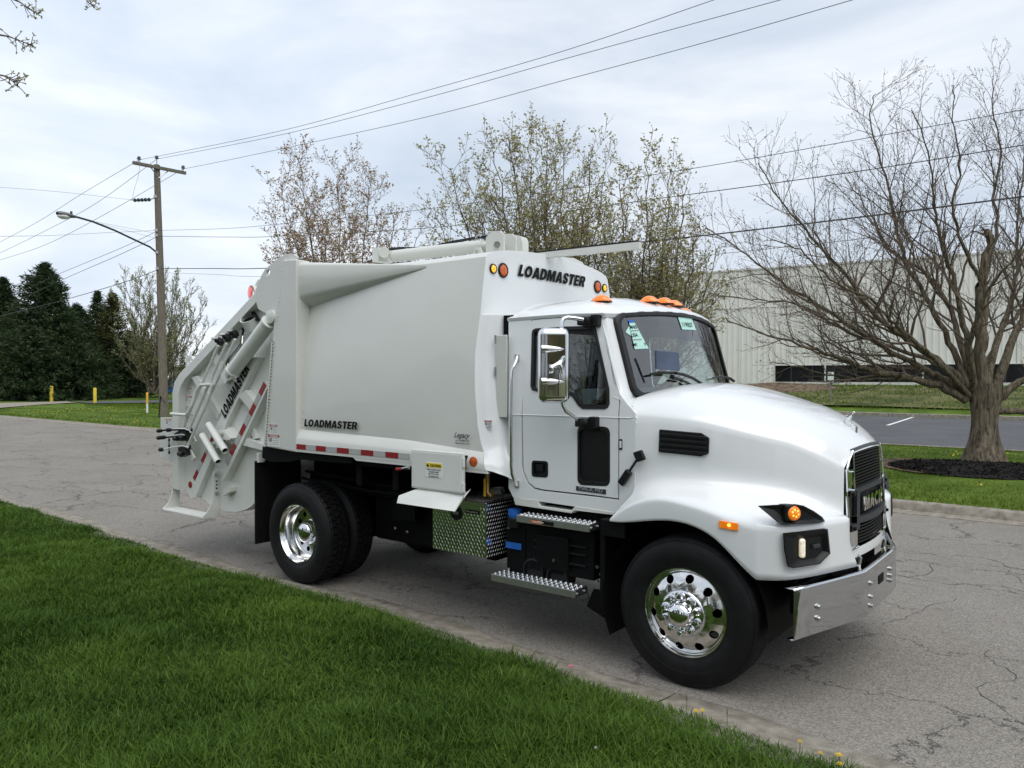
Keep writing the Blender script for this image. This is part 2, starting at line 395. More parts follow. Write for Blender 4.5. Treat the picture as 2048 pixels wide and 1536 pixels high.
    if front:
        cv = G().lathe(c, ax, [(.160, .018), (.158, .028), (.150, .036), (.142, .040), (.100, .044), (.088, .047), (.086, .052), (.084, .075), (.078, .094), (.066, .108), (.045, .118), (.02, .122), (0, .123)], 64).build('hub_cap', 'chrome', wh)
        rad, h0 = .120, .040
    else:
        cv = G().lathe(c, ax, [(.125, -.158), (.116, -.155), (.113, -.150), (.110, -.105), (.102, -.078), (.085, -.060), (.055, -.048), (.02, -.044), (0, -.043)], 64).build('hub_cap', 'chrome', wh)
        rad, h0 = .143, -.157
    nut = None
    for k in range(10 if front else 0):
        a = 2*math.pi*(k+.55)/10; p = c+Vector((math.cos(a)*rad, 0, math.sin(a)*rad))
        if nut is None:
            nut = G().lathe(c, ax, [(.027, h0), (.027, h0+.010), (.021, h0+.014)], 16).lathe(c, ax, [(.0225, h0+.012), (.0205, h0+.036), (.014, h0+.048), (0, h0+.050)], 6).build('lug_nut', 'chrome', wh, ang=30); base = nut
            nut.location = p-c
        else: copyobj(base, wh, p-c)
    if front: G().tube([c+Vector((-.155, 0, -.155*1.3))+ax*.0, c+Vector((-.157, 0, -.157*1.3))+ax*.03], .006, 8).build('valve_stem', 'steel', wh)
    return wh
for ch in ((0, -1.149, True, -1), (-4.209, -1.156, False, -1), (-4.209, -.835, False, -1), (0, 1.149, True, 1), (-4.209, 1.156, False, 1), (-4.209, .835, False, 1)): make_wheel(*ch)
# ------------------------------------------------------------------ chassis
g = G()
for s in (-1, 1): g.box((-6.0, s*.43, .74), (.72, s*.35, 1.0))
for x in (-5.4, -4.8, -3.6, -3.0, -2.2, -1.2, .5): g.box((x-.05, -.35, .78), (x+.05, .35, .96))
g.build('frame_rail', 'black', truck, bevel=.008)
g = G().tube([(-4.209, -.8, .508), (-4.209, -.3, .508), (-4.209, -.2, .508), (-4.209, .2, .508), (-4.209, .3, .508), (-4.209, .8, .508)], [.07, .08, .19, .19, .08, .07], 14)
g.tube([(0, -1, .5), (0, 1, .5)], .06, 8)
g.tube([(-4.1, 0, .55), (-2.4, 0, .68), (-.9, 0, .8)], .055, 10)
g.build('axle', 'black', truck)
for s in (-1, 1):
    g = G()
    for k in range(4): g.tube([(-4.85, s*.5, .66-.0*k), (-4.5, s*.5, .60-.012*k), (-4.2, s*.5, .57-.014*k), (-3.9, s*.5, .60-.012*k), (-3.45, s*.5, .68)], .03, 6)
    g.build('leaf_spring', 'black', truck); G().tube([(-.75, s*.45, .66), (0, s*.45, .56), (.7, s*.45, .64)], .03, 6).build('leaf_spring', 'black', truck)
G().box((-3.72, -.56, .43), (-2.36, .6, 1.24)).build('underbody_shadow_box', 'black', truck, bevel=.03)  # added black block that keeps the underside dark ahead of the rear wheels
G().box((-1.7, -.32, .5), (.6, .32, 1.15)).box((-3.3, -.3, .55), (-2.7, .3, .95)).box((-3.0, .35, .5), (-1.9, .95, 1.0)).build('engine_and_gearbox', 'black', truck, bevel=.04)
g = G()       # dark floor under the packer body, hoses
g.box((-4.8, -1.1, 1.25), (-2.0, 1.1, 1.33)); g.box((-4.8, -.5, 1.0), (-1.9, -.38, 1.26)); g.box((-4.8, .38, 1.0), (-1.9, .5, 1.26))
for x in (-3.4, -2.9, -2.3): g.box((x-.04, -1.05, 1.05), (x+.04, 1.05, 1.26))
g.build('body_subframe', 'black', truck, bevel=.01)
g = G()
for k, (y, z) in enumerate(((-.75, 1.02), (-.8, .95), (-.7, .9), (-.6, .98))):
    g.tube([(-4.6, y, z+.05), (-3.6, y+.05, z), (-2.9, y-.05, z+.03), (-2.1, y, z-.04), (-1.2, y+.1, z)], .018, 6)
g.build('hydraulic_hose', 'blackp', truck)
# mud flap and dark wheel-house skirt
for s in (-1, 1): G().box((-4.885, s*1.20, .32), (-4.865, s*.62, 1.2)).build('mud_flap', 'rubber', truck, bevel=.004)
pts = [(525, 893), (592, 902), (700, 914), (705, 926), (690, 926), (600, 919), (575, 924), (540, 924), (524, 915)]
g = G().prism([U(u, v, Y=-1.17) for u, v in pts], (0, .04, 0)); g.build('rear_side_rail', 'black', truck); g.mirror().build('rear_side_rail', 'black', truck)

# ------------------------------------------------------------------ packer body
ZS = [3.095, 2.85, 2.6, 2.3, 2.0, 1.73, 1.57]
YS = [-.98, -1.03, -1.075, -1.12, -1.15, -1.165, -1.17]
def yb(z): return itp(ZS[::-1], YS[::-1], z)
def xc(z): return itp([1.345, 1.57, 1.73, 2.06, 2.31, 2.62, 3.1], [-1.68, -1.78, -1.82, -1.86, -1.875, -1.86, -1.875], z)
XR = -4.14
def shelf_z(x): return itp([-4.1, -2.6, -1.74], [1.565, 1.535, 1.48], x)
rows = []
zz = [3.095, 2.97, 2.85, 2.72, 2.6, 2.45, 2.3, 2.15, 2.0, 1.85, 1.73, 1.62]
for t in np.linspace(0, 1, 24):
    row = []
    for z in zz:
        x = XR+(xc(z)-XR)*t; row.append(Vector((x, yb(z)-.035*math.sin(math.pi*min(1, t*1.0))*math.sin(math.pi*(3.1-z)/1.55)*.6, z+.025*(t-1)*0)))
    x = XR+(xc(1.5)-XR)*t; zs = shelf_z(x)
    for y_, dz_ in ((-1.168, 0), (-1.178, -.012), (-1.213, -.075), (YB, -.095)):
        row.append(Vector((XR+(xc(zs+dz_)-XR)*t, y_, zs+dz_)))
    row.append(Vector((XR+(-1.68-XR)*t, YB, 1.345)))
    rows.append(row)
g = G().grid(rows); g.build('body_side_panel', 'bwhite', truck, ang=22); g.mirror().build('body_side_panel', 'bwhite', truck, ang=22)
# roof: shallow arch
rf = []
for x in np.linspace(-4.35, -1.875, 8):
    rf.append([Vector((x, -.98*math.cos(math.pi*k/12), 3.095+.125*math.sin(math.pi*k/12)+(.03 if x < -2.8 else 0)*max(0, min(1, (-2.8-x)/1.3)))) for k in range(13)])
G().grid(rf).build('body_roof', 'bwhite', truck, ang=30)
# front bulkhead face with arched top
pts = [Vector((-1.873, -.98*math.cos(math.pi*k/12), 3.095+.125*math.sin(math.pi*k/12)-.002)) for k in range(13)]
lo = [Vector((-1.863, 1.06, 2.6)), Vector((-1.863, -1.06, 2.6))]
rowsf = []
for z in [2.6, 2.85, 3.09]:
    rowsf.append([Vector((xc(z), yb(z)*-1*math.cos(math.pi-math.pi*k/12), z)) for k in range(13)])
rowsf.append([Vector((-1.875, -.98*math.cos(math.pi*k/12), 3.095+.125*math.sin(math.pi*k/12))) for k in range(13)])
G().grid(rowsf).build('body_front_face', 'white', truck, ang=30, recalc=True)
# bevelled nose corners below the face
nz = [2.6, 2.45, 2.3, 2.15, 2.0, 1.85, 1.7, 1.55, 1.48, 1.40, 1.385, 1.345]
def nosey(z): return yb(z) if z > 1.57 else itp([1.345, 1.39, 1.48, 1.57], [-1.219, -1.219, -1.170, -1.170], z)
for s in (1, -1):
    rr = []
    for z in nz:
        y0 = nosey(z); x0 = xc(z)
        rr.append([Vector((x0+dx, (y0+dy)*s, z+dz)) for dx, dy, dz in ((0, 0, 0), (.05, .03, -.012*(1.0 if z < 1.4 else 0)), (.13, .10, -.05*(1.0 if z < 1.4 else 0)), (.19, .22, -.12*(1.0 if z < 1.4 else 0)), (.20, .5, -.2*(1.0 if z < 1.4 else 0)))])
    G().grid(rr).build('body_nose_corner', 'white', truck, ang=40, recalc=True)
G().grid([[Vector((-1.861, -1.06, 2.6)), Vector((-1.861, 1.06, 2.6))], [Vector((-1.66, -.86, 2.6)), Vector((-1.66, .86, 2.6))]]).box((-1.70, -.7, 1.2), (-1.66, .7, 2.6)).build('bulkhead_ledge', 'white', truck)
# hinged side access panel and black gap behind the cab
G().box((-1.712, -1.05, 1.76), (-1.60, -1.035, 2.43)).build('access_panel', 'bwhite', truck, bevel=.006)
g = G()
for z in (1.80, 2.1, 2.36): g.tube([(-1.716, -1.055, z), (-1.716, -1.055, z+.07)], .008, 8)
g.build('panel_hinge', 'steel', truck)
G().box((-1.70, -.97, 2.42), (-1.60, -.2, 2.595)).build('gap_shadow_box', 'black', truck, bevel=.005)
# shoulder wedge at the top rear of the side
A = [U(592, 520, Y=-1.19), U(592, 600, Y=-1.19), U(602, 614, Y=-1.10)]
for s in (1, -1):
    rr = []
    for t in np.linspace(0, 1, 14):
        x = XR+(-2.56-XR)*t; ztop = 3.235+(3.085-3.235)*t; q = 1-t
        zb = 3.06-(3.06-2.86)*q; zin = 3.05-(3.05-2.80)*q
        yo = -1.19+(.20)*t
        r_ = [(-.99, ztop+.0), (yo+.045*q, ztop), (yo+.012*q, ztop-.014*q), (yo, ztop-.045*q), (yo, zb+.05*q), (yo+.018*q, zb+.012*q), (yo+.05*q, zb-.018*q), (yb(zin)+.01, zin-.02*q)]
        rr.append([Vector((x, a*s, b)) for a, b in r_])
    G().grid(rr).build('body_shoulder', 'bwhite', truck, ang=50, recalc=True)
# rear post
for s in (1, -1):
    q = [U(565, 520, Y=-1.22), U(592, 518.5, Y=-1.22), U(593, 905, Y=-1.22), U(527, 893, Y=-1.22), U(544, 690, Y=-1.22), U(552, 600, Y=-1.22)]
    g = G().prism(q, (0, .17, 0)); g = g if s == 1 else g.mirror(); g.fix = True
    g.build('rear_post', 'bwhite', truck, bevel=.012)
G().box((-4.36, -1.06, 3.1), (-4.15, 1.06, 3.24)).build('rear_cross_beam', 'bwhite', truck, bevel=.01)
# weld beads: little uneven drops along the posts
g = G()
for k in range(46):
    z = 1.45+k*.038; p = Vector((itp([1.4, 3.25], [-4.665, -4.36], z)+.02, -1.222, z)); g.ball(p, .004+.004*rng.random(), 6)
    g.ball((XR+.055+.0*k, -1.175 if z < 2.75 else -1.2, z), .003+.004*rng.random(), 6)
tag(g.build('weld_bead', 'bwhite', truck), kind='stuff')
# reflective strip along the sill
bounds = [593, 612, 632, 652, 674, 698, 722, 747, 771, 797, 820]
ucol = ['red', 'silver']*6
for k in range(10):
    u0, u1 = bounds[k], bounds[k+1]
    f = lambda u, b: U(u, (889.5 if b == 0 else 899)+(u-593)*(.078 if b == 0 else .083), Y=-1.222)
    x0, x1 = f(u0, 0).x, f(u1, 0).x
    G().box((x0, -1.2215, 1.372), (x1-.001, -1.224, 1.423)).build('reflective_strip', ucol[k], truck)
G().prism([Vector((-3.30, -1.2175, 1.350)), Vector((-3.24, -1.2175, 1.316)), Vector((-1.665, -1.2175, 1.316)), Vector((-1.68, -1.2175, 1.350))], (0, .03, 0)).build('sill_lip', 'bwhite', truck)
p = U(947, 923, Y=-1.22); G().lathe(p, (0, -1, 0), [(.04, 0), (.04, .006), (.034, .009), (0, .010)], 24).build('round_reflector', 'amberdk', truck)
# bright chamfer plate around the reflector
def bs(u0, v0, u1, v1, y=None):     # decal box on the body side
    zc = U(u0, v0, Y=-1.18).z; yy = (yb(zc)-.012 if y is None else y); return U(u0, v1, Y=yy), U(u1, v1, Y=yy), U(u0, v0, Y=yy)
def sidefn(u0, v0, u1, v1, off=.006):
    a = U(u0, v0, Y=-1.18); b = U(u1, v1, Y=-1.18)
    x0, x1, z1, z0 = a.x, b.x, a.z, b.z
    def fn(s_, t_):
        x = x0+(x1-x0)*s_; z = z0+(z1-z0)*t_; tt = (x-XR)/(xc(z)-XR)
        return Vector((x, yb(max(z, 1.57))-.035*math.sin(math.pi*min(1, tt))*math.sin(math.pi*(3.1-max(z, 1.62))/1.55)*.6-off, z))
    return fn
p0 = U(611, 852, Y=-1.18); p1 = U(718, 858, Y=-1.18)
def flat_side(u0, u1, uv, h, y):     # lettering band of height h with its left baseline at uv
    z0 = U(u0, uv, Y=y).z; x0, x1 = U(u0, uv, Y=y).x, U(u1, uv, Y=y).x
    return z0, x0, x1
z0 = U(611, 852.5, Y=-1.18).z; z1 = U(611, 838, Y=-1.18).z; x0, x1 = p0.x, p1.x
def lowfn(a, b):
    x = x0+(x1-x0)*a; z = z0+(z1-z0)*b; return Vector((x, yb(z)-.028-.0, z))
block('LOADMASTER', 'body_lettering', 'ink', truck, lowfn, shear=.1)
# legacy lettering
def legfn(u0, u1, vb, vt):
    a = U(u0, vb, Y=-1.19); b = U(u1, vb, Y=-1.19); c = U(u0, vt, Y=-1.19)
    return lambda s_, t_: Vector((a.x+(b.x-a.x)*s_, -1.196, a.z+(c.z-a.z)*t_))
text('Legacy', 'body_script_lettering', 'ink', truck, legfn(909, 941, 878, 864), bold=.015, shear=.5)
text('by LOADMASTER', 'body_small_lettering', 'ink', truck, legfn(912, 939, 882.5, 879), bold=.02, shear=.2)
text('Made in the U.S.A', 'body_small_lettering', 'ink', truck, legfn(912, 940, 887.5, 884), bold=.02)
# front face lettering and lights
def face(u, v, off=.004): p = U(u, v, X=-1.873+off); return p
a = face(1034, 553.5); b = face(1171, 573.5); c = face(1038, 529)
y0_, y1_ = a.y, b.y; zb_ = (a.z+face(1171, 573.5).z)/2; zt_ = face(1040, 529).z
block('LOADMASTER', 'front_lettering', 'ink', truck, lambda s_, t_: Vector((-1.860, y0_+(y1_-y0_)*s_, zb_+(zt_-zb_)*t_)), shear=.3)
for y, z, r, m in ((-.9004, 3.0006, .043, 'yellowl'), (.9004, 3.0006, .043, 'yellowl'), (-.7657, 3.0019, .064, 'amberdk'), (.7657, 3.0019, .064, 'amberdk')):
    p = Vector((-1.868, y, z)); oval = 1.12 if m == 'amberdk' else 1
    ri = G().lathe(p, (1, 0, 0), [(r*.75, -.0), (r, 0), (r*1.0, .008), (r*.93, .014), (r*.80, .012), (r*.78, .004)], 28); 
    h = ri.build('marker_lamp', 'rubber', truck)
    l = G().lathe(p, (1, 0, 0), [(r*.8, .003), (r*.78, .010), (r*.5, .014), (0, .016)], 24).build('lens', m, h)
    g = G()
    for k in range(6 if r < .05 else 10):
        a_ = 2*math.pi*k/(6 if r < .05 else 10); g.ball(p+Vector((.014, math.cos(a_)*r*.45, math.sin(a_)*r*.45)), r*.09, 6)
    g.build('diode', 'amberlit' if r < .05 else 'amber', h)
# roof gear: hydraulic cylinder, brackets, guide bars
yc = -.25
c0 = U(790, 512, Y=yc); c1 = U(968, 492, Y=yc); c2 = U(995, 489, Y=yc)
cyl = G().tube([c0, c1], .062, 20).tube([c0+(c0-c1)*.02, c0+(c0-c1)*.04], .05, 16).build('roof_cylinder', 'bwhite', truck)
G().tube([c1, c2], .042, 16).build('cylinder_rod', 'bwhite', cyl)
for dy in (-.09, .09):
    pp = [U(u, v, Y=yc) for u, v in ((985, 512), (985, 478), (997, 465), (1014, 465), (1021, 471), (1021, 512))]
    G().prism([p+Vector((0, dy-.01, 0)) for p in pp], (0, .02, 0)).build('cylinder_bracket', 'bwhite', truck, bevel=.004)
pp = [U(u, v, Y=.02) for u, v in ((1024, 510), (1024, 474), (1032, 470), (1042, 474), (1045, 482), (1045, 510))]
G().prism(pp, (0, .10, 0)).build('cylinder_bracket', 'bwhite', truck, bevel=.004)
G().tube([U(994, 489, Y=yc-.12), U(994, 489, Y=yc+.12)], .03, 16).build('bracket_pin', 'steel', truck)
pp = [U(u, v, Y=yc-.12) for u, v in ((944, 513), (948, 500), (953, 494), (959, 495), (969, 512))]
hole = [U(953+4.5*math.cos(t), 504+5.5*math.sin(t), Y=yc-.12) for t in np.linspace(0, 2*math.pi, 13)[:-1]]
G().prism(pp, (0, .02, 0), [hole]).build('lifting_lug', 'bwhite', truck)
g = G().box(U(757, 522, Y=yc-.1), U(772, 501, Y=yc+.1)+Vector((0, .0, 0))).tube([U(768, 505, Y=yc-.1), U(768, 505, Y=yc+.12)], .06, 12)
g.build('cylinder_base', 'bwhite', truck, bevel=.004)
g = G()
for dy, dz in ((0, 0), (.02, .008)):
    pts_ = [(778, 500), (800, 497.5), (830, 498), (860, 498), (880, 491), (905, 485), (940, 479), (955, 476), (985, 474)]
    g.tube([U(u, v-dz*300, Y=yc+dy) for u, v in pts_], .008, 6)
g.tube([U(752, 518, Y=yc), U(735, 524, Y=yc+.1)], .012, 6)
g.build('roof_hose', 'blackp', truck)
g = G()
for u in (814, 843, 957): p = U(u, 500 if u < 900 else 474, Y=yc); g.obox(p, (.02, 0, .012), (0, .03, 0), (-.004, 0, .006))
g.build('hose_clamp', 'steel', truck)
for yy, u0, u1, v0, v1, h in ((-.12, 1075, 1278, 506, 483.5, .05), (.06, 1060, 1268, 507.5, 481, .02)):
    a = U(u0, v0, Y=yy); b = U(u1, v1, Y=yy); d = (b-a)
    gg = G().prism([a, b, b-Vector((0, 0, h+.01)), a-Vector((0, 0, h))], (0, .05, 0)).build('roof_guide_bar', 'bwhite', truck, bevel=.003)
a = U(1068, 503.5, Y=-.06); b = U(1274, 480, Y=-.06); G().prism([a, b, b-Vector((0, 0, .01)), a-Vector((0, 0, .01))], (0, .05, 0)).build('guide_strip', 'blackp', truck)
pp = [U(u, v, X=-2.05) for u, v in ((1120, 520), (1128, 514), (1150, 516), (1166, 524), (1180, 545), (1125, 545))]
G().prism(pp, (-.5, 0, 0)).build('roof_hatch_cover', 'bwhite', truck, bevel=.015)
# lower right: access hatch box with caution label, deflector, latch
hx0, hx1, hz0, hz1 = U(822, 900, Y=-1.3).x, U(925, 905, Y=-1.3).x, 1.145, 1.478
hb = G().box((hx0, -1.30, hz0), (hx1, -1.262, hz1)).build('access_door', 'twhite', truck, bevel=.012, seg=3)
G().box((hx0+.04, -1.262, hz0+.2), (hx1-.03, -1.20, hz1-.03)).build('door_mount', 'black', truck)
G().box((hx0+.012, -1.303, hz0+.015), (hx1-.02, -1.2995, hz1-.02)).build('door_skin', 'twhite', hb, bevel=.002)
for z in (1.2, 1.40): G().tube([(hx1+.008, -1.295, z-.035), (hx1+.008, -1.295, z+.035)], .013, 10).build('hinge', 'twhite', hb)
q = [U(820+28, 958, Y=-1.26), U(797, 984, Y=-1.40), U(797, 1003, Y=-1.40), U(916, 1021, Y=-1.42), U(930, 990, Y=-1.30), U(926, 979, Y=-1.26)]
dp = [Vector((hx0+.0, -1.2, 1.10)), Vector((hx0-.09, -1.33, 1.07)), Vector((hx0-.11, -1.37, 1.005))]
fl = G()
xa, xb = hx0-.02, hx1+.02
fl.prism([Vector((xa+.12, -1.26, hz0+.01)), Vector((xb-.02, -1.26, hz0+.01)), Vector((xb-.02, -1.39, hz0-.125)), Vector((xa-.06, -1.39, hz0-.125)), Vector((xa-.06, -1.37, hz0-.07))], (0, .006, .006))
fl.prism([Vector((xb-.025, -1.20, hz0+.03)), Vector((xb-.025, -1.27, hz0+.0)), Vector((xb-.02, -1.395, hz0-.125)), Vector((xb-.012, -1.30, hz0-.03))], (.006, 0, 0))
fl.build('deflector_plate', 'twhite', truck)
cl = U(1002/2.695+480, 880+118/2.695, Y=-1.303); cr_ = U(1090/2.695+480, 880+205/2.695, Y=-1.303)
G().box((cl.x, -1.303, cr_.z-.003), (cr_.x, -1.306, cl.z)).build('caution_label', 'decalw', truck)
zt = cl.z-.001; zb2 = cl.z-(cl.z-cr_.z)*.34
G().box((cl.x+.003, -1.306, zb2), (cr_.x-.003, -1.308, zt-.003)).build('caution_header', 'decaly', truck)
def lab(s_, u0, u1, z_0, z_1, y, name='label_print', m='ink', bold=.02): return text(s_, name, m, truck, lambda a, b: Vector((u0+(u1-u0)*a, y, z_0+(z_1-z_0)*b)), bold=bold)
W_ = cr_.x-cl.x; H_ = cl.z-cr_.z
lab('CAUTION', cl.x+.28*W_, cr_.x-.05*W_, zb2+.02*H_+.004, zt-.012, -1.3095, bold=.04)
G().prism([Vector((cl.x+.05*W_, -1.3085, zb2+.006)), Vector((cl.x+.23*W_, -1.3085, zb2+.006)), Vector((cl.x+.14*W_, -1.3085, zt-.008))], (0, -.001, 0)).build('warning_triangle', 'ink', truck)
for k, t_ in enumerate(('KEEP ACCESS DOOR', 'CLOSED WHEN', 'EJECTOR PANEL', 'IS IN MOTION')):
    z1_ = zb2-.012-k*(H_*.158); ww = (.43, .3, .33, .3)[k]*W_; lab(t_, cl.x+W_/2-ww, cl.x+W_/2+ww, z1_-H_*.10, z1_, -1.3075, bold=.03)
g = G().tube([U(912/2.695+480, 880+148/2.695, Y=-1.33), U(893/2.695+480, 880+150/2.695, Y=-1.34), U(870/2.695+480, 880+155/2.695, Y=-1.35)], [.016, .012, .009], 8); lt = g.build('toggle_latch', 'steel', truck)
G().tube([U(872/2.695+480, 880+155/2.695, Y=-1.35), U(843/2.695+480, 880+158/2.695, Y=-1.36)], [.011, .014], 10).build('latch_grip', 'red', lt)
# warning labels (front nose, rear post)
def wlabel(x0, x1, z0_, z1_, y, hdr='decalr', txt='WARNING', name='warning_label', lines=4):
    o = G().box((x0, y, z0_), (x1, y-.002, z1_)).build(name, 'decalw', truck)
    h = (z1_-z0_)*.22
    G().box((x0+.002, y-.002, z1_-h), (x1-.002, y-.0035, z1_-.002)).build('label_header', hdr, o)
    w_ = x1-x0
    text(txt, 'label_print', 'decalw', o, lambda a, b: Vector((x0+w_*(.15+.7*a), y-.0045, z1_-h*.82+h*.62*b)), bold=.03)
    g = G(); g.box((x0+w_*.08, y-.002, z0_+(z1_-z0_)*.38), (x0+w_*.38, y-.003, z1_-h*1.3))
    for k in range(lines): z = z1_-h*1.4-(z1_-z0_-h*1.7)*k/lines; g.box((x0+w_*(.45 if k < lines*.6 else .08), y-.002, z-.006), (x1-w_*.08, y-.003, z-.001))
    g.build('label_text_block', 'decalg', o)
    return o
wlabel(U(540, 848, Y=-1.22).x, U(555.5, 848, Y=-1.22).x, U(540, 867, Y=-1.22).z, U(540, 848, Y=-1.22).z, -1.222)
wlabel(U(536.5, 868, Y=-1.22).x, U(560, 868, Y=-1.22).x, U(536.5, 892, Y=-1.22).z, U(536.5, 868, Y=-1.22).z, -1.222)
a = U(969, 840, Y=-1.13); b = U(984, 858, Y=-1.13); wlabel(a.x, b.x, b.z, a.z, -1.13)

# ------------------------------------------------------------------ tailgate
YT = -1.15
def T(u, v, y=YT): return U(u, v, Y=y)
def Z1(u, v): return 300+u/2.56, 480+v/2.56          # from enlarged view
outl = [(511, 585.5), (358.6, 749.5), (349, 765), (345, 785), (345, 976), (380, 994), (394, 1000), (402, 1008), (413, 1015), (433, 1023), (456, 1025), (472, 1021), (484, 1015), (496, 1003), (507, 980), (511, 940), (513, 905), (527, 898), (547, 671), (540, 632)]
P = [T(u, v) for u, v in outl]
inn = [Vector((p.x, -1.05, p.z)) for p in P]
g = G().prism(inn, (0, .02, 0)); tg = g.build('tailgate_side', 'twhite', truck)
gm = G().prism([Vector((p.x, 1.05, p.z)) for p in P], (0, -.02, 0)).build('tailgate_side', 'twhite', truck)
# flange strip around rear and upper edge
fo = [(540, 575), (511, 585.5), (358.6, 749.5), (349, 765), (345, 785), (345, 905), (345, 976)]
fi = [(541, 590), (518, 598), (371, 756), (362, 770), (357, 787), (356, 905), (356, 980)]
for s in (1, -1):
    rr = [[Vector((T(*a).x, -1.15*s, T(*a).z)) for a in fo], [Vector((T(*a).x, -1.15*s, T(*a).z)) for a in fi]]
    g = G().grid(rr)
    g.grid([rr[1], [Vector((p.x, -1.05*s, p.z)) for p in rr[1]]]); g.grid([rr[0], [Vector((p.x, -1.03*s, p.z)) for p in rr[0]]])
    g.build('tailgate_flange', 'twhite', truck, recalc=True, ang=30)
# rear skin between the sides (upper cover) and hopper floor
top = [T(*a) for a in fo[:5]]; low = [T(*a) for a in outl[5:17]]
g = G().grid([[Vector((p.x+.01, -1.149, p.z)) for p in top[1:]], [Vector((p.x+.01, 1.149, p.z)) for p in top[1:]]])
g.grid([[Vector((p.x, -1.05, p.z)) for p in low], [Vector((p.x, 1.05, p.z)) for p in low]])
g.build('hopper_shell', 'twhite', truck, solid=.012, ang=30)
G().box((-6.2, -1.0, .9), (-5.2, 1.0, 1.0)).build('hopper_floor', 'black', truck)
def channel(name, uvs, y0=-1.05, y1=-1.15, m='twhite', bev=.004):
    pts = [T(*a, y1) for a in uvs]; pts = [Vector((p.x, y1, p.z)) for p in pts]
    return G().prism(pts, (0, y0-y1, 0)).build(name, m, truck, bevel=bev)
channel('diagonal_beam', [Z1(*a) for a in ((600, 640), (628, 520), (635, 492), (560, 500), (320, 1005), (185, 1290), (205, 1318), (240, 1318), (385, 1150), (372, 1210), (610, 700))][0:0] or [Z1(*a) for a in ((500, 600), (560, 600), (395, 930), (232, 1318), (205, 1318), (185, 1285), (320, 990))], y1=-1.12)
channel('diagonal_beam', [Z1(*a) for a in ((598, 722), (612, 735), (420, 1150), (372, 1240), (372, 1212), (378, 1165))], y1=-1.15)
channel('cross_rib', [Z1(*a) for a in ((470, 1003), (582, 1050), (578, 1078), (450, 1045))], y1=-1.13)
channel('cross_rib', [Z1(*a) for a in ((210, 702), (238, 695), (355, 885), (345, 918))], y1=-1.11)
channel('cross_rib', [Z1(*a) for a in ((452, 800), (487, 768), (540, 838), (515, 875))], y1=-1.13)
channel('cross_rib', [Z1(*a) for a in ((375, 975), (400, 960), (432, 1015), (415, 1050))], y1=-1.13)
channel('cross_rib', [Z1(*a) for a in ((500, 950), (520, 945), (545, 1015), (530, 1022))], y1=-1.10)
channel('cross_rib', [Z1(*a) for a in ((300, 590), (330, 560), (450, 760), (440, 790))], y1=-1.09)
channel('stiffener', [Z1(*a) for a in ((375, 1275), (410, 1268), (408, 1290), (372, 1312))], y1=-1.13)
# top hinge plate with hole
pl = [(581.5, 507), (567.5, 510), (555, 517.5), (542.5, 528), (530, 538), (522, 552), (516, 567.5), (511, 580), (509.7, 590), (511, 600), (516, 618), (539, 631), (553, 636), (565, 600), (590, 520), (592, 512), (588, 508)]
hole = [U(536+4*math.cos(t), 545+6.5*math.sin(t)-2.5*math.cos(t), Y=-1.16) for t in np.linspace(0, 2*math.pi, 17)[:-1]]
G().prism([U(*a, Y=-1.16) for a in pl], (0, .03, 0), [hole]).build('hinge_plate', 'bwhite', truck, bevel=.003)
g = G().prism([Vector((U(*a, Y=-1.16).x, 1.16, U(*a, Y=-1.16).z)) for a in pl], (0, -.03, 0)); g.build('hinge_plate', 'bwhite', truck)
p = U(575, 512, Y=-1.14); G().tube([Vector((-4.40, -1.17, 3.24)), Vector((-4.40, 1.17, 3.24))], .05, 14).build('hinge_tube', 'bwhite', truck)
# hinge strip with rivets down the joint
a = T(545, 683, -1.225); b = T(530, 893, -1.225)
G().tube([a, b], .014, 8).build('seal_strip', 'bwhite', truck)
g = G()
for k in range(34): g.ball(a.lerp(b, k/33)+Vector((.02, -.008, 0)), .006, 6)
tag(g.build('rivet', 'blackp', truck), kind='stuff')
# reflective tape on the two beams
def tape(u0, v0, u1, v1, n, wd, y, start=0):
    A_ = T(u0, v0, y); B_ = T(u1, v1, y); d = (B_-A_).normalized(); s_ = Vector((d.z, 0, -d.x))*wd/2
    for k in range(n):
        a_ = A_.lerp(B_, k/n); b_ = A_.lerp(B_, (k+1)/n)
        G().prism([a_-s_, a_+s_, b_+s_, b_-s_], (0, -.003, 0)).build('reflective_tape', ['red', 'silver'][(k+start) % 2], truck)
q0, q1 = Z1(590, 735), Z1(390, 1145); tape(*q0, *q1, 8, .065, -1.151)
q0, q1 = Z1(328, 998), Z1(225, 1225); tape(*q0, *q1, 5, .055, -1.121)
p = T(*Z1(207, 1252), -1.121); G().lathe(p, (0, -1, 0), [(.038, 0), (.038, .006), (0, .008)], 20).build('round_reflector', 'red', truck)
# tailgate lettering, running up the beam
A_ = T(*Z1(385, 915), -1.125); B_ = T(*Z1(512, 660), -1.125); d = (B_-A_); up_ = Vector((-d.z, 0, d.x)).normalized()*.125
if up_.z < 0: up_ = -up_
up_ = Vector((-abs(up_.x), 0, abs(up_.z)))
block('LOADMASTER', 'tailgate_lettering', 'ink', truck, lambda s_, t_: A_+d*s_+up_*t_+Vector((0, -.003, 0)), shear=.1)
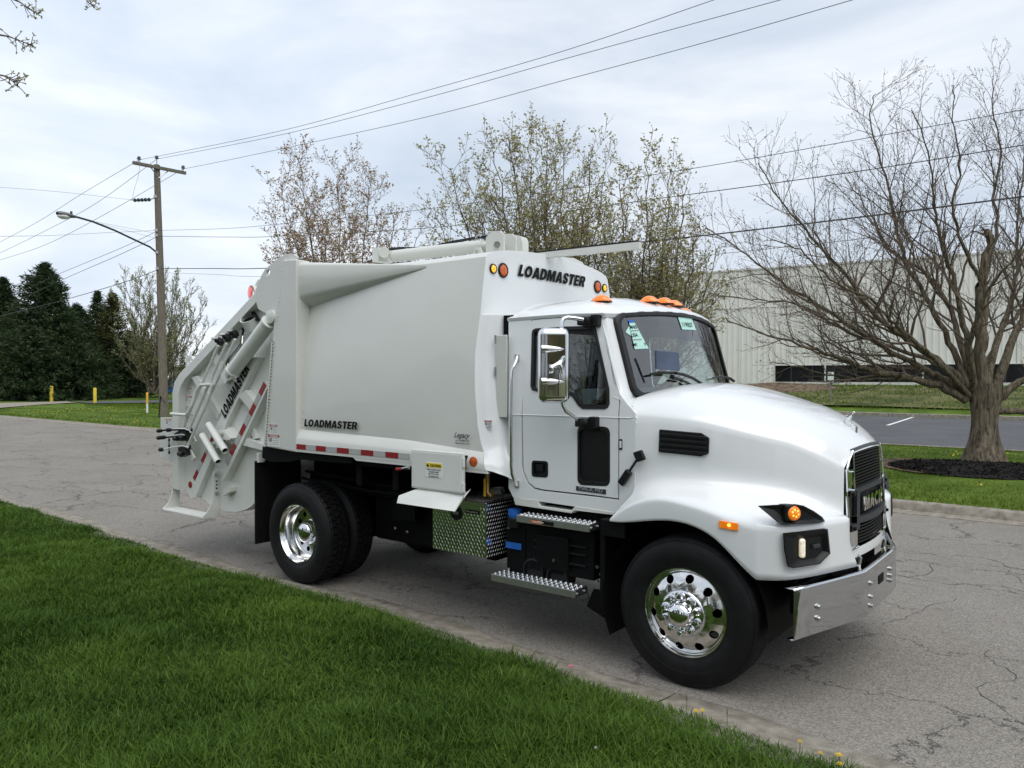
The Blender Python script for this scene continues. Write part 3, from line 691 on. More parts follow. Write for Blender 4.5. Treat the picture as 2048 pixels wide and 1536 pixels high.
# lift cylinder
c0 = T(*Z1(425, 672), -1.2); c1 = T(*Z1(622, 405), -1.2); dd = (c1-c0)
cy = G().tube([c0, c0.lerp(c1, .93)], .078, 24).tube([c0+dd*-.01, c0+dd*.02], .086, 24).tube([c0+dd*.92, c0+dd*.95], .084, 24).build('lift_cylinder', 'twhite', truck)
G().tube([c0.lerp(c1, .93), c1+dd*.04], .035, 12).build('piston_rod', 'chrome', cy)
G().lathe(c1+dd*.04+Vector((0, .06, 0)), (0, -1, 0), [(.0, 0), (.07, 0), (.07, .1), (.03, .11), (0, .11)], 20).build('rod_eye', 'twhite', cy)
br = [Z1(*a) for a in ((360, 690), (375, 672), (400, 675), (425, 690), (435, 705), (395, 722), (385, 738), (375, 730))]
G().prism([T(*a, -1.22) for a in br], (0, .03, 0)).build('cylinder_lug', 'twhite', cy, bevel=.004)
G().prism([T(*a, -1.13) for a in br], (0, .03, 0)).build('cylinder_lug', 'twhite', cy, bevel=.004)
p = T(*Z1(392, 690), -1.24); G().tube([p, p+Vector((0, .14, 0))], .03, 14).build('pin', 'steel', cy)
# fill tube with black mouth (work lamp can)
p = T(*Z1(505, 400), -1.12); ax = Vector((.15, -.55, .8)).normalized()
cn = G().lathe(p, ax, [(.085, -.13), (.095, -.12), (.095, .0), (.098, .004), (.088, .004), (.086, -.05), (0, -.055)], 28).build('round_port', 'twhite', truck)
G().lathe(p, ax, [(.085, -.03), (0, -.03)], 24).build('port_opening', 'blackp', cn)
G().prism([T(*Z1(*a), -1.10) for a in ((515, 362), (525, 365), (555, 412), (530, 415))], (0, .03, 0)).build('port_flap', 'blackp', cn)
g = G().tube([T(*Z1(482, 430), -1.14), T(*Z1(475, 480), -1.14), T(*Z1(465, 520), -1.15)], .012, 8); g.box(T(*Z1(468, 462), -1.16), T(*Z1(488, 450), -1.12)); g.build('linkage', 'blackp', cn)
for off in (0, 7):
    G().tube([T(*Z1(468+off, 492), -1.17), T(*Z1(465+off, 530), -1.2), T(*Z1(445+off, 560), -1.21), T(*Z1(410+off, 600), -1.2), T(*Z1(392+off, 630), -1.19), T(*Z1(395+off, 655), -1.2)], .009, 6).build('cylinder_hose', 'blackp' if not off else 'steel', truck)
# three control rods with pivots, lower valves and levers
for (ua, va, ub, vb) in ((350, 540, 172, 955), (392, 530, 197, 978), (436, 508, 190, 1062)):
    a = T(*Z1(ua, va), -1.20); b = T(*Z1(ub, vb), -1.22)
    rd = G().tube([a, b], .017, 8).build('control_rod', 'twhite', truck)
for (u, v) in ((358, 520), (397, 500), (434, 482)):
    p = T(*Z1(u, v), -1.17); o = G().obox(p, (.026, 0, .020), (0, .03, 0), (-.022, 0, .030)).tube([p+Vector((-.02, -.04, .0)), p+Vector((.02, -.04, .02))], .02, 8).build('pivot_block', 'blackp', truck, bevel=.008)
    G().tube([p+Vector((-.02, -.085, .03)), p+Vector((.0, .04, .035))], .018, 8).build('pivot_bolt', 'steel', o)
for (u, v, s_) in ((187, 996, 1.1), (157, 1002, .8), (180, 1080, 1)):
    p = T(*Z1(u, v), -1.2); o = G().obox(p, (.07*s_, 0, .02), (0, .045, 0), (-.02, 0, .055*s_)).tube([p+Vector((-.04, -.06, -.03)), p+Vector((.05, -.06, -.03))], .028, 8).build('control_valve', 'blackp', truck, bevel=.008)
    G().tube([p+Vector((.01, -.08, -.02)), p+Vector((.01, .03, -.02))], .018, 8).build('valve_bolt', 'steel', o)
    G().obox(p+Vector((.09, .03, -.04)), (.05, 0, -.05), (0, .01, 0), (.02, 0, .02)).build('valve_bracket', 'twhite', o)
for pts_, m1, y in ((((210, 985), (185, 968), (150, 966), (108, 972)), 'twhite', -1.24), (((198, 980), (175, 972), (150, 972), (85, 972), (60, 976)), 'black', -1.26), (((180, 1000), (165, 995), (130, 1000), (80, 1010)), 'twhite', -1.24), (((160, 1005), (110, 1008), (60, 1012)), 'black', -1.27), (((195, 1062), (170, 1054), (120, 1060), (70, 1072)), 'twhite', -1.24)):
    lv = G().tube([T(*Z1(*a), y) for a in pts_], .010, 8).build('control_lever', m1, truck)
    e_ = Z1(*pts_[-1]); p = T(*e_, y); q_ = T(*Z1(pts_[-1][0]-22, pts_[-1][1]+1), y)
    G().tube([p, p.lerp(q_, .3), p.lerp(q_, .8), p.lerp(q_, 1.1)], [.016, .024, .026, .012], 10).build('lever_knob', 'blackp', lv)
# grab handle
gh = [Z1(*a) for a in ((108, 890), (185, 895), (198, 882), (225, 828), (240, 768), (262, 742), (312, 740))]
G().tube([T(*a, -1.27) for a in gh], .018, 10).build('grab_handle', 'twhite', truck)
G().tube([T(*Z1(312, 740), -1.27), T(*Z1(312, 740), -1.05)], .02, 8).build('handle_mount', 'twhite', truck)
# two tubes, bracket
for a, b in (((300, 945), (385, 1080)), ((268, 1000), (350, 1138))):
    A2 = T(*Z1(*a), -1.22); B2 = T(*Z1(*b), -1.30); o = G().lathe(A2, B2-A2, [(.03, 0), (.038, 0), (.038, (B2-A2).length), (.032, (B2-A2).length), (.032, .01)], 20).build('tool_holder_tube', 'twhite', truck)
    G().lathe(A2, B2-A2, [(.031, (B2-A2).length-.03), (0, (B2-A2).length-.03)], 16).build('tube_mouth', 'black', o)
channel('holder_bracket', [Z1(*a) for a in ((345, 975), (375, 972), (412, 1015), (408, 1025), (340, 1020))], y0=-1.12, y1=-1.19)
channel('holder_bracket', [Z1(*a) for a in ((310, 1035), (345, 1025), (375, 1060), (322, 1070))], y0=-1.12, y1=-1.19)
for (u, v) in ((372, 995), (392, 1035), (333, 1050)): p = T(*Z1(u, v), -1.195); G().tube([p, p+Vector((0, -.012, 0))], .017, 8).build('bracket_bolt', 'steel', truck)
# lifting eye and red lamps on top flange
p = T(*Z1(207, 628), -1.1)
G().lathe(p, (0, -1, 0), [(.045, -.01), (.085, -.01), (.085, .012), (.045, .012), (.045, -.01)], 24).build('lifting_eye', 'twhite', truck)
p = T(*Z1(520, 262), -1.08); o = G().lathe(T(*Z1(520, 268), -1.10), (-.1, -1, 0), [(.085, -.06), (.085, .0), (.075, .01), (.066, .005)], 20).obox(p+Vector((.10, .03, .03)), (.06, 0, .05), (0, .03, 0), (-.03, 0, .05)).build('marker_housing', 'twhite', truck, bevel=.01)
G().lathe(T(*Z1(513, 268), -1.125), (-.3, -1, 0), [(.062, 0), (.06, .01), (0, .014)], 20).build('red_marker_lamp', 'redl', truck)
# decal stacks at the back edge
for (u0, v0, u1, v1) in ((178, 755, 214, 793), (175, 797, 214, 845), (172, 850, 212, 886), (180, 890, 218, 930)):
    a = T(*Z1(u0, v0), -1.055); b = T(*Z1(u1, v1), -1.055); wlabel(a.x, b.x, b.z, a.z, -1.052, hdr='decalo' if v0 < 840 else 'decalg')
# rear shield plate with labels
a = T(322, 837, -1.1); b = T(345, 924, -1.1)
g = G().prism([T(*q, -1.1) for q in ((321, 835), (346, 835), (346, 925), (321, 914))], (0, .02, 0)).build('rear_shield', 'twhite', truck, bevel=.003)
a = T(*Z1(82, 912), -1.1); b = T(*Z1(110, 962), -1.1); wlabel(a.x, b.x, b.z, a.z, -1.102, hdr='decalo')
for k in range(5):
    p = T(*Z1(120, 1022+k*16), -1.1); G().box((p.x-.02, -1.152, p.z-.018), (p.x+.02, -1.156, p.z+.018)).build('small_decal', 'ink' if k % 2 == 0 else 'decalg', truck)
# riding step
xs0, xs1 = -6.68, -5.80
def step_plate(x):
    prof = [(-1.05, 1.02), (-1.12, 1.02), (-1.135, .96), (-1.135, .82), (-1.14, .72), (-1.165, .63), (-1.21, .56), (-1.265, .515), (-1.265, .49), (-1.05, .49)]
    return G().prism([Vector((x, y, z)) for y, z in prof], (.012, 0, 0))
for x in (xs0, xs1): step_plate(x).build('step_bracket', 'twhite', truck, bevel=.003)
st = G().box((xs0, -1.265, .49), (xs1, -1.06, .512)).build('riding_step', 'twhite', truck, bevel=.003)
g = G()
for i in range(46):
    for j in range(4):
        x = xs0+.03+i*(xs1-xs0-.06)/45; y = -1.245+j*.05; g.add([(x-.006, y-.014, .512), (x+.006, y-.014, .512), (x+.006, y+.014, .512), (x-.006, y+.014, .512), (x, y, .524)], [(0, 1, 4), (1, 2, 4), (2, 3, 4), (3, 0, 4)])
tag(g.build('step_grip_tooth', 'twhite', st, ang=0), kind='stuff')
for x in (xs0+.0, xs1+.013):
    for z, r in ((.97, .022), (.9, .008), (.86, .008), (.82, .008), (.76, .022)):
        G().tube([(x-.005, -1.095, z), (x+.014, -1.095, z)], r, 10).build('step_bolt', 'steel' if r > .01 else 'black', truck)
G().box((-6.4, -1.07, .70), (-6.2, -1.0, .80)).build('rear_bumper_pad', 'black', truck, bevel=.01)
G().box(T(513, 925, -1.18), T(530, 905, -1.1)).box(T(511, 930, -1.16), T(533, 926, -1.05)).build('flap_bracket', 'twhite', truck, bevel=.004)
# ------------------------------------------------------------------ cab
ZB = 1.80
def UC(u, v, off=0.):
    """point on the cab's right side: upright below the belt line, leaning in above it"""
    d = ray(u, v); t = (-1.05-off-CAM.y)/d.y; P = CAM+d*t
    if P.z > ZB:
        k = .09; t = (-1.05-off-k*ZB+k*CAM.z-CAM.y)/(d.y-k*d.z)
        P = CAM+d*t
    return P
def MY(pts): return [Vector((p[0], -p[1], p[2])) for p in pts]
SX = 1.0
doorU = [(1045, 829.5), (1047, 672), (1052.5, 652), (1060, 643), (1070, 639.5), (1112, 636), (1181, 634), (1193, 639), (1204, 653), (1212, 680), (1220, 717), (1237.5, 790), (1238, 803), (1236, 834.5)]
doorL = [(1045, 831), (1236, 836), (1235.5, 997), (1193, 991), (1087, 979), (1070, 975), (1058, 965), (1049, 945), (1047, 930)]
def xw(y, z):
    t = (z-1.95)/.61; return -.52+(-.69+.52)*t+.13*(1-(y/.9)**2)
AP = [pj((xw(.905, z)-.075, -1.05+.09*(z-1.8), z)) for z in (2.545, 2.4, 2.2, 2.05)]+[pj((x, -1.05+.09*(z-1.8), z)) for x, z in ((-.57, 1.97), (-.535, 1.92), (-.47, 1.87), (-.43, 1.83))]
upper = [(1017, 828.5), (1017, 638), (1170, 625)]+AP+[(1270, 836.5)]
lower = [(1017, 829.5), (1017, 976), (1026, 995), (1140, 1012), (1229, 1025), (1270, 1032), (1270, 838)]
side_p = []
def cabpoly(name, pts, th, m='white', holes=(), off=0., both=True, bevel=.004):
    P = [UC(u, v, off) for u, v in pts]; H = [[UC(u, v, off) for u, v in h] for h in holes]
    o = G().prism(P, (0, th, 0), H).build(name, m, truck, bevel=bevel)
    if both: G().prism(MY(P), (0, -th, 0), [MY(h) for h in H]).build(name, m, truck)
    return o
cabpoly('cab_side', upper[:1]+upper[1:]+[(1239.5, 836)]+[(u+2.2, v-(1.6 if v < 660 else 0)) for u, v in doorU[:0:-1][0:12]]+[(1043, 829.5)], .03)
cabpoly('cab_side', [lower[0], lower[1], lower[2], lower[3], lower[4], lower[5], lower[6], (1238.5, 837), (1238, 1000), (1193, 994), (1086, 982), (1068, 978), (1056, 968), (1046.5, 947), (1043, 930), (1043, 831)], .03)
# dark gap behind the door seam
cabpoly('door_seal', [(1040, 945), (1040, 660), (1060, 634), (1185, 630), (1205, 645), (1242, 790), (1242, 1003), (1060, 978)], .004, 'seal', holes=[[(1060, 940), (1060, 665), (1072, 652), (1180, 648), (1225, 790), (1225, 985), (1070, 965)]], off=-.028, bevel=0)
win = [(1063.5, 668), (1065, 660), (1071, 656.7), (1130, 653), (1185, 652), (1190, 655), (1193, 662), (1206, 722), (1218.5, 778), (1219, 807), (1216, 815), (1210, 818), (1165, 818), (1156, 811), (1145, 794), (1137, 790), (1100, 786), (1076, 784), (1064, 780), (1061, 772)]
door = cabpoly('door', doorU, .028, holes=[win])
lw = rounded([UC(u, v) for u, v in ((1157, 854.5), (1218, 854.5+3), (1218, 969), (1157, 966))], .05, 4)
hp = rounded([UC(u, v) for u, v in ((1065, 922), (1095, 923.5), (1095, 954), (1065, 952))], .025, 4)
dl = [UC(u, v) for u, v in doorL]
o = G().prism(dl, (0, .028, 0), [lw, hp]).build('door_lower_panel', 'white', door, bevel=.004)
G().prism(MY(dl), (0, -.028, 0)).build('door_lower_panel', 'white', truck)
# belt crease
G().tube([UC(1018, 829, .0), UC(1262, 836.3, .0)], .0045, 6).build('belt_line', 'white', truck)
# side window: seal and glass
wi = [UC(u, v, .004) for u, v in win]; cen = sum(wi, Vector())/len(wi)
ins = shrink(wi, -.026); ins2 = shrink(wi, .026)
if (sum((p-cen).length for p in ins) > sum((p-cen).length for p in ins2)): ins = ins2
G().prism([p+Vector((0, -.004, 0)) for p in wi], (0, .03, 0), [[p+Vector((0, -.004, 0)) for p in ins]]).build('window_seal', 'seal', door, bevel=.003)
G().prism([p+Vector((0, .016, 0)) for p in ins], (0, .004, 0)).build('side_window', 'glassd', door, ang=0)
G().prism(MY([p+Vector((0, .016, 0)) for p in wi]), (0, -.004, 0)).build('side_window', 'glassd', truck, ang=0)
G().prism([UC(u, v, .002)+Vector((0, .012, 0)) for u, v in ((1070, 656), (1188, 651), (1193, 671), (1130, 667), (1068, 671))], (0, .006, 0)).build('window_shade_band', 'blackp', door)
# lower vision window and its frame, handle pocket, name plate
cl = sum(lw, Vector())/len(lw)
G().prism([cl+(p-cl)*1.07+Vector((0, -.004, 0)) for p in lw], (0, .02, 0), [[cl+(p-cl)*.93+Vector((0, -.004, 0)) for p in lw]]).build('vision_window_frame', 'seal', door, bevel=.003)
G().prism([p+Vector((0, .012, 0)) for p in lw], (0, .004, 0)).build('vision_window', 'blackp', door, ang=0)
ch_ = sum(hp, Vector())/len(hp)
G().prism([ch_+(p-ch_)*1.08+Vector((0, -.004, 0)) for p in hp], (0, .016, 0), [[ch_+(p-ch_)*.82+Vector((0, -.004, 0)) for p in hp]]).build('handle_frame', 'blackp', door, bevel=.003)
G().prism([p+Vector((0, .024, 0)) for p in hp], (0, .003, 0)).build('handle_pocket', 'seal', door)
G().box(UC(1070, 928, -.004), UC(1088, 944, -.018)).build('door_handle', 'blackp', door, bevel=.006)
npl = [UC(u, v, .001) for u, v in ((1152.6, 972), (1212, 979), (1212, 988.5), (1152.6, 980.5))]
G().prism(npl, (0, -.004, 0)).build('name_plate', 'bgrey', door)
text('MACK MD', 'name_plate_print', 'decalg', door, quadfn(npl[3]+(npl[2]-npl[3])*.1+Vector((0, -.005, .008)), npl[3]+(npl[2]-npl[3])*.9+Vector((0, -.005, .008)), npl[3]+(npl[2]-npl[3])*.1+Vector((0, -.005, .036))), bold=.02)
# small clearance lamp by the seam
p = UC(1241.5, 889, .001); o = G().box(p+Vector((-.014, -.004, -.04)), p+Vector((.014, .01, .04))).build('side_marker', 'seal', truck, bevel=.006)
G().box(p+Vector((-.008, -.008, -.026)), p+Vector((.008, 0, .026))).build('lens', 'decalw', o, bevel=.004)
# sill step under the door
g = G().prism([UC(u, v, .004) for u, v in ((1026, 996), (1075, 1000.5), (1080, 1012), (1142, 1021), (1150, 1012), (1229, 1024), (1228, 1030), (1150, 1021), (1142, 1027), (1030, 1010))], (0, .1, 0)); g.build('cab_sill', 'bwhite', truck, bevel=.006)
# cab floor, back wall with rear window, interior trim
bw = [Vector((-1.565, y, z)) for y, z in ((-1.02, 1.15), (1.02, 1.15), (.98, 2.56), (-.98, 2.56))]
rw = rounded([Vector((-1.565, y, z)) for y, z in ((-.62, 1.98), (.62, 1.98), (.60, 2.40), (-.60, 2.40))], .08, 4)
G().prism(bw, (.05, 0, 0), [rw]).build('cab_back_wall', 'white', truck, bevel=.004)
G().prism([p+Vector((.02, 0, 0)) for p in rw], (.004, 0, 0)).build('rear_window', 'glassd', truck, ang=0)
G().box((-1.52, -1.0, 1.12), (-.45, 1.0, 1.2)).build('cab_floor', 'intd', truck)
g = G().prism([Vector((-1.51, y*1.0, z)) for y, z in ((-1.0, 1.2), (1.0, 1.2), (.95, 2.54), (-.95, 2.54))], (.01, 0, 0), [[p+Vector((.055, 0, 0)) for p in rw]])
g.build('back_trim', 'int', truck)
for s in (-1, 1):      # door inner trims
    G().box((-1.5, s*1.005, 1.2), (-.48, s*.985, 1.88)).build('door_trim', 'intd', truck, bevel=.01)
G().grid([[Vector((x, y, 2.54+.12*(1-(abs(y)/.97)**3))) for y in np.linspace(-.95, .95, 9)] for x in (-1.5, -.72)]).build('head_liner', 'int', truck)
G().box((-.78, -.9, 2.42), (-.74, .9, 2.56)).build('sun_visor', 'intd', truck, bevel=.01)
# dashboard
dsh = []
for y in np.linspace(-.93, .93, 9):
    b = .12*(1-(y/.93)**2)
    dsh.append([Vector((x+b*(1 if x > -.8 else .4), y, z)) for x, z in ((-.95, 1.3), (-.93, 1.78), (-.88, 1.90), (-.74, 1.965), (-.55, 1.955), (-.50, 1.90))])
G().grid(dsh).build('dashboard', 'int', truck, recalc=True)
G().box((-.92, -.1, 1.93), (-.80, .35, 2.0)).box((-.72, -.6, 1.93), (-.56, -.25, 2.0)).build('dash_top_pod', 'int', truck, bevel=.03)
for y in (-.5, .5):
    st = G().box((-1.42, y-.25, 1.45), (-.98, y+.25, 1.58)).box((-1.3, y-.18, 1.2), (-1.05, y+.18, 1.46)).build('seat', 'seat', truck, bevel=.05, seg=3)
    g = G().obox((-1.40, y, 1.82), (.055, 0, -.01), (0, .24, 0), (-.04, 0, .29)); g.build('backrest', 'seat', st, bevel=.05, seg=3)
    G().obox((-1.45, y, 2.17), (.045, 0, -.01), (0, .13, 0), (-.015, 0, .09)).build('headrest', 'seat', st, bevel=.035, seg=3)
wh_c = Vector((-.98, .5, 1.92)); ax = Vector((-.75, 0, .55)).normalized()
g = G(); ring = [];  a_ = ax.orthogonal().normalized(); b_ = ax.cross(a_)
g.tube([wh_c+(a_*math.cos(t)+b_*math.sin(t))*.21 for t in np.linspace(0, 2*math.pi, 29)], .014, 6, caps=False)
for t in (.3, 2.4, 4.6): g.tube([wh_c, wh_c+(a_*math.cos(t)+b_*math.sin(t))*.2], .014, 6)
g.tube([wh_c, wh_c-ax*.3], .03, 8); g.build('steering_wheel', 'intd', truck)
# windscreen
def WS(u, v, off=0.):
    d = ray(u, v); lo_, hi_ = 3.2, 6.8
    f = lambda t: (CAM+d*t).x-xw((CAM+d*t).y, (CAM+d*t).z)-off
    prev = f(lo_); t = lo_
    while t < hi_:
        t += .05; c_ = f(t)
        if c_ <= 0:
            a0, a1 = t-.05, t
            for _ in range(18):
                m_ = (a0+a1)/2
                if f(m_) > 0: a0 = m_
                else: a1 = m_
            return CAM+d*a1
    return CAM+d*hi_
def ztop(y): return 2.555+.055*(1-(y/.9)**2)
def zbot(y): return 1.945+.03*(1-(y/.9)**2)
def wsp(a, t, off=0.):
    y = a*(.905-.0*t); z = zbot(y)+(ztop(y)-zbot(y))*t; return Vector((xw(y, z)+off, y, z))
rr = [[wsp(a, t) for a in np.linspace(-1, 1, 21)] for t in np.linspace(0, 1, 9)]
ws = G().grid(rr).build('windscreen', 'glass', truck, ang=60)
# seal follows a rounded rectangle on the same surface
lp = []
rc = .13
def rrect(n=8):
    out = []; cx_, cz_ = .09, .13
    for (sx, sz, a0) in ((1, 1, 0), (-1, 1, 90), (-1, -1, 180), (1, -1, 270)):
        for k in range(n+1):
            t = R(a0+90*k/n); out.append((sx*(1-cx_)+cx_*math.cos(t), .5+sz*(.5-cz_)+cz_*math.sin(t)))
    res = []
    for i, p in enumerate(out):
        q = out[(i+1) % len(out)]
        m_ = 8 if math.hypot(p[0]-q[0], p[1]-q[1]) > .3 else 1
        for j in range(m_): res.append((p[0]+(q[0]-p[0])*j/m_, p[1]+(q[1]-p[1])*j/m_))
    return res
loop = rrect(); g = G(); rings = []
for a, t in loop:
    c0 = wsp(a, t); ci = wsp(a*.965, .5+(t-.5)*.93); co_ = wsp(a*1.012, .5+(t-.5)*1.035)
    rings.append([ci+Vector((.004, 0, 0)), ci+Vector((.016, 0, 0)), c0+Vector((.022, 0, 0)), co_+Vector((.016, 0, 0)), co_+Vector((-.02, 0, 0))])
rings.append(rings[0]); g.grid(rings).build('windscreen_seal', 'seal', truck, recalc=True, ang=60)
# pillars / panel around the glass, down to the cowl
for s in (1, -1):
    rr = []
    for t in np.linspace(-.32, 1.0, 12):
        y = .905; z = 1.945+(2.555-1.945)*t
        P0 = Vector((xw(.905, z)-.012, -.897*s, z)); e1 = -1.05+.09*max(0, z-ZB); u_ = itp([-.32, -.19, -.12, -.04, .04, 1], [-.425, -.43, -.47, -.535, -.57, -.762], t) if t < .1 else P0.x-.063
        rr.append([P0, Vector(((P0.x+u_)/2+.012, s*(-.905+e1)/2-.012*s, z)), Vector((u_, s*e1, z)), Vector((u_-.03, s*(e1+.003), z))])
    G().grid(rr).build('windscreen_pillar', 'white', truck, recalc=True, ang=60)
G().grid([[Vector((xw(y, 1.93)+.0, y, 1.95)) for y in np.linspace(-.72, .72, 9)], [Vector((-.2, y, 1.86)) for y in np.linspace(-.72, .72, 9)]]).build('cowl', 'blackp', truck)
for s in (1, -1): G().grid([[Vector((x, s*y, z-dz)) for y, dz in ((-1.042, 0), (-.97, -.02), (-.86, -.045), (-.70, -.05))] for x, z in ((-.62, 1.945), (-.56, 1.925), (-.50, 1.88), (-.45, 1.825), (-.42, 1.79))]).build('cowl_corner', 'white', truck, ang=60)
g = G().box((-.62, -.98, 1.2), (-.56, .98, 1.95)); g.build('firewall', 'black', truck)
for s in (-1, 1): G().box((-.56, s*1.0, 1.1), (-.42, s*.9, 1.84)).build('cowl_side', 'black', truck)
# roof
rr = []
for s in np.concatenate([[0, .012, .03, .06], np.linspace(.1, .8, 8), [.86, .91, .95, .98, 1.0]]):
    row = []
    for y in np.concatenate([[-.995, -.985, -.96, -.91, -.83], np.linspace(-.7, .7, 9), [.83, .91, .96, .985, .995]]):
        yy = max(-.9, min(.9, y)); xf = xw(yy, ztop(yy))+.015-(max(0, abs(y)-.9))*.55
        xr = -1.64; x = xr+(xf-xr)*s
        ze = itp([-1.64, -1.0, -.7], [2.567, 2.578, 2.572], x); zt_ = ze*(1-s**3)+(ztop(yy)+.008)*s**3
        h = min(1, (1-s)/.30)**.55*min(1, .35+s/.09)**.6 if s < 1 else 0
        row.append(Vector((x, y, zt_+(2.735-zt_)*(1-(abs(y)/.995)**4.5)*h)))
    rr.append(row)
g = G().grid(rr)
lip = [Vector((p.x+(.02 if i else 0), p.y*.992, p.z-.022)) for i, p in enumerate([r[0] for r in rr])]
g.grid([[r[0] for r in rr], lip]); g.grid([MY([r[0] for r in rr]), MY(lip)])
g.grid([rr[0], [p+Vector((.01, 0, -.025)) for p in rr[0]]]); g.grid([rr[-1], [p+Vector((-.01, 0, -.03)) for p in rr[-1]]])
g.build('cab_roof', 'white', truck, ang=55)
# roof marker lamps
for y, x, z in ((-.7315, -.905, 2.688), (-.22, -.76, 2.712), (0, -.738, 2.716), (.22, -.76, 2.712), (.7315, -.905, 2.688)):
    vs = []; g = G(); rws = []
    for i in range(9):
        a = i/8; xx = -.09+.18*a; hh = math.sin(math.pi*min(1, a*.9+.1)) if a < 1 else 0; hh = (1-abs(2*a-1)**2.2)
        rws.append([Vector((x+xx, y+.055*math.cos(math.pi*k/8)*(.35+.65*hh), z-.006+.052*math.sin(math.pi*k/8)*hh)) for k in range(9)])
    o = g.grid(rws).build('roof_marker_lamp', 'amber', truck, ang=60)
    G().obox((x, y, z-.012), (.082, 0, -.004), (0, .038, 0), (0, 0, .008)).build('lamp_gasket', 'seal', o, bevel=.006)
    G().ball((x+.02, y-.02, z+.02), .012, 8).build('bulb', 'amberlit', o)
# wipers
for bl, arm in (([(1300.7, 748.2), (1320, 745.3), (1345, 745.2), (1361, 747)], [(1352, 746.5), (1366, 749), (1385, 756), (1406, 769)]), ([(1425.7, 755.8), (1440, 753.5), (1456, 754.5)], [(1450, 754.5), (1460, 757), (1469, 763)])):
    w_ = G().tube([WS(u, v, .035) for u, v in bl], [.007]+[.011]*(len(bl)-2)+[.009], 6).build('wiper', 'blackp', truck)
    G().tube([WS(u, v, .05) for u, v in arm], [.012, .014, .012, .012][:len(arm)], 6).build('wiper_arm', 'blackp', w_)
G().tube([WS(1346, 757, .03), WS(1362, 759, .03), WS(1380, 768, .03)], .009, 6).build('wiper_link', 'blackp', truck)
# stickers on the inside of the glass
def wsq(pts, off=.004): return [WS(u, v, off) for u, v in pts]
def wsgrid(name, q, m, off=.006, n=5):
    (a, b, c, d) = q; rows_ = []
    for i in range(n+1):
        t = i/n; rows_.append([WS(*((1-s)*(a[0]*(1-t)+d[0]*t)+s*(b[0]*(1-t)+c[0]*t), (1-s)*(a[1]*(1-t)+d[1]*t)+s*(b[1]*(1-t)+c[1]*t)), off) for s in np.linspace(0, 1, n+1)])
    return G().grid(rows_).build(name, m, truck)
def wsfn(q, off=.009):
    (bl, br, tr, tl) = q
    return lambda a, b: WS((1-b)*(bl[0]*(1-a)+br[0]*a)+b*(tl[0]*(1-a)+tr[0]*a), (1-b)*(bl[1]*(1-a)+br[1]*a)+b*(tl[1]*(1-a)+tr[1]*a), off)
wsgrid('paper_sticker', ((1258.5, 646), (1269.5, 645.5), (1297.5, 697), (1269.5, 698.3)), 'sticker')
wsgrid('sticker_blue_band', ((1257, 640.2), (1266.5, 639.6), (1269.2, 645.5), (1258.3, 646)), 'blue')
wsgrid('paper_sticker', ((1251, 664), (1257, 653), (1260.5, 653), (1262, 672)), 'sticker', .004)
wsgrid('paper_sticker', ((1356, 634.2), (1383.4, 636.2), (1392, 660), (1364.5, 658.8)), 'sticker')
text('M45', 'sticker_print', 'ink', truck, wsfn(((1260, 658), (1274.5, 657), (1273, 650), (1259.6, 650.5))), bold=.01)
text('USA', 'sticker_print', 'ink', truck, wsfn(((1263.5, 674), (1277, 673), (1274, 665.8), (1261.5, 666.5))), bold=.01)
text('M1', 'sticker_print', 'ink', truck, wsfn(((1268, 692.5), (1275, 692), (1273, 685.5), (1266.5, 686))), bold=.01)
text('37', 'sticker_print', 'ink', truck, wsfn(((1289.5, 691), (1294, 691), (1292, 685), (1287.5, 685.3))), bold=.01)
for (a, b) in (((1261, 661.5), (1277.5, 660.5)), ((1264.5, 679.5), (1283.5, 678.5))): G().grid([[WS(a[0], a[1]-.9, .009), WS(b[0], b[1]-.9, .009)], [WS(a[0], a[1]+.9, .009), WS(b[0], b[1]+.9, .009)]]).build('sticker_small_print', 'decalg', truck)
text('119007', 'sticker_print', 'ink', truck, wsfn(((1366.5, 653.5), (1387, 655), (1383.5, 645.5), (1363, 644))), bold=.0)
# tablet back and cards on the dash
q = [UD(u, v, 5.75) for u, v in ((1312, 700), (1358, 704.5), (1361, 742), (1313, 738))]
G().prism(q, (-.02, .01, 0)).build('dash_tablet', 'screen', truck, bevel=.004)
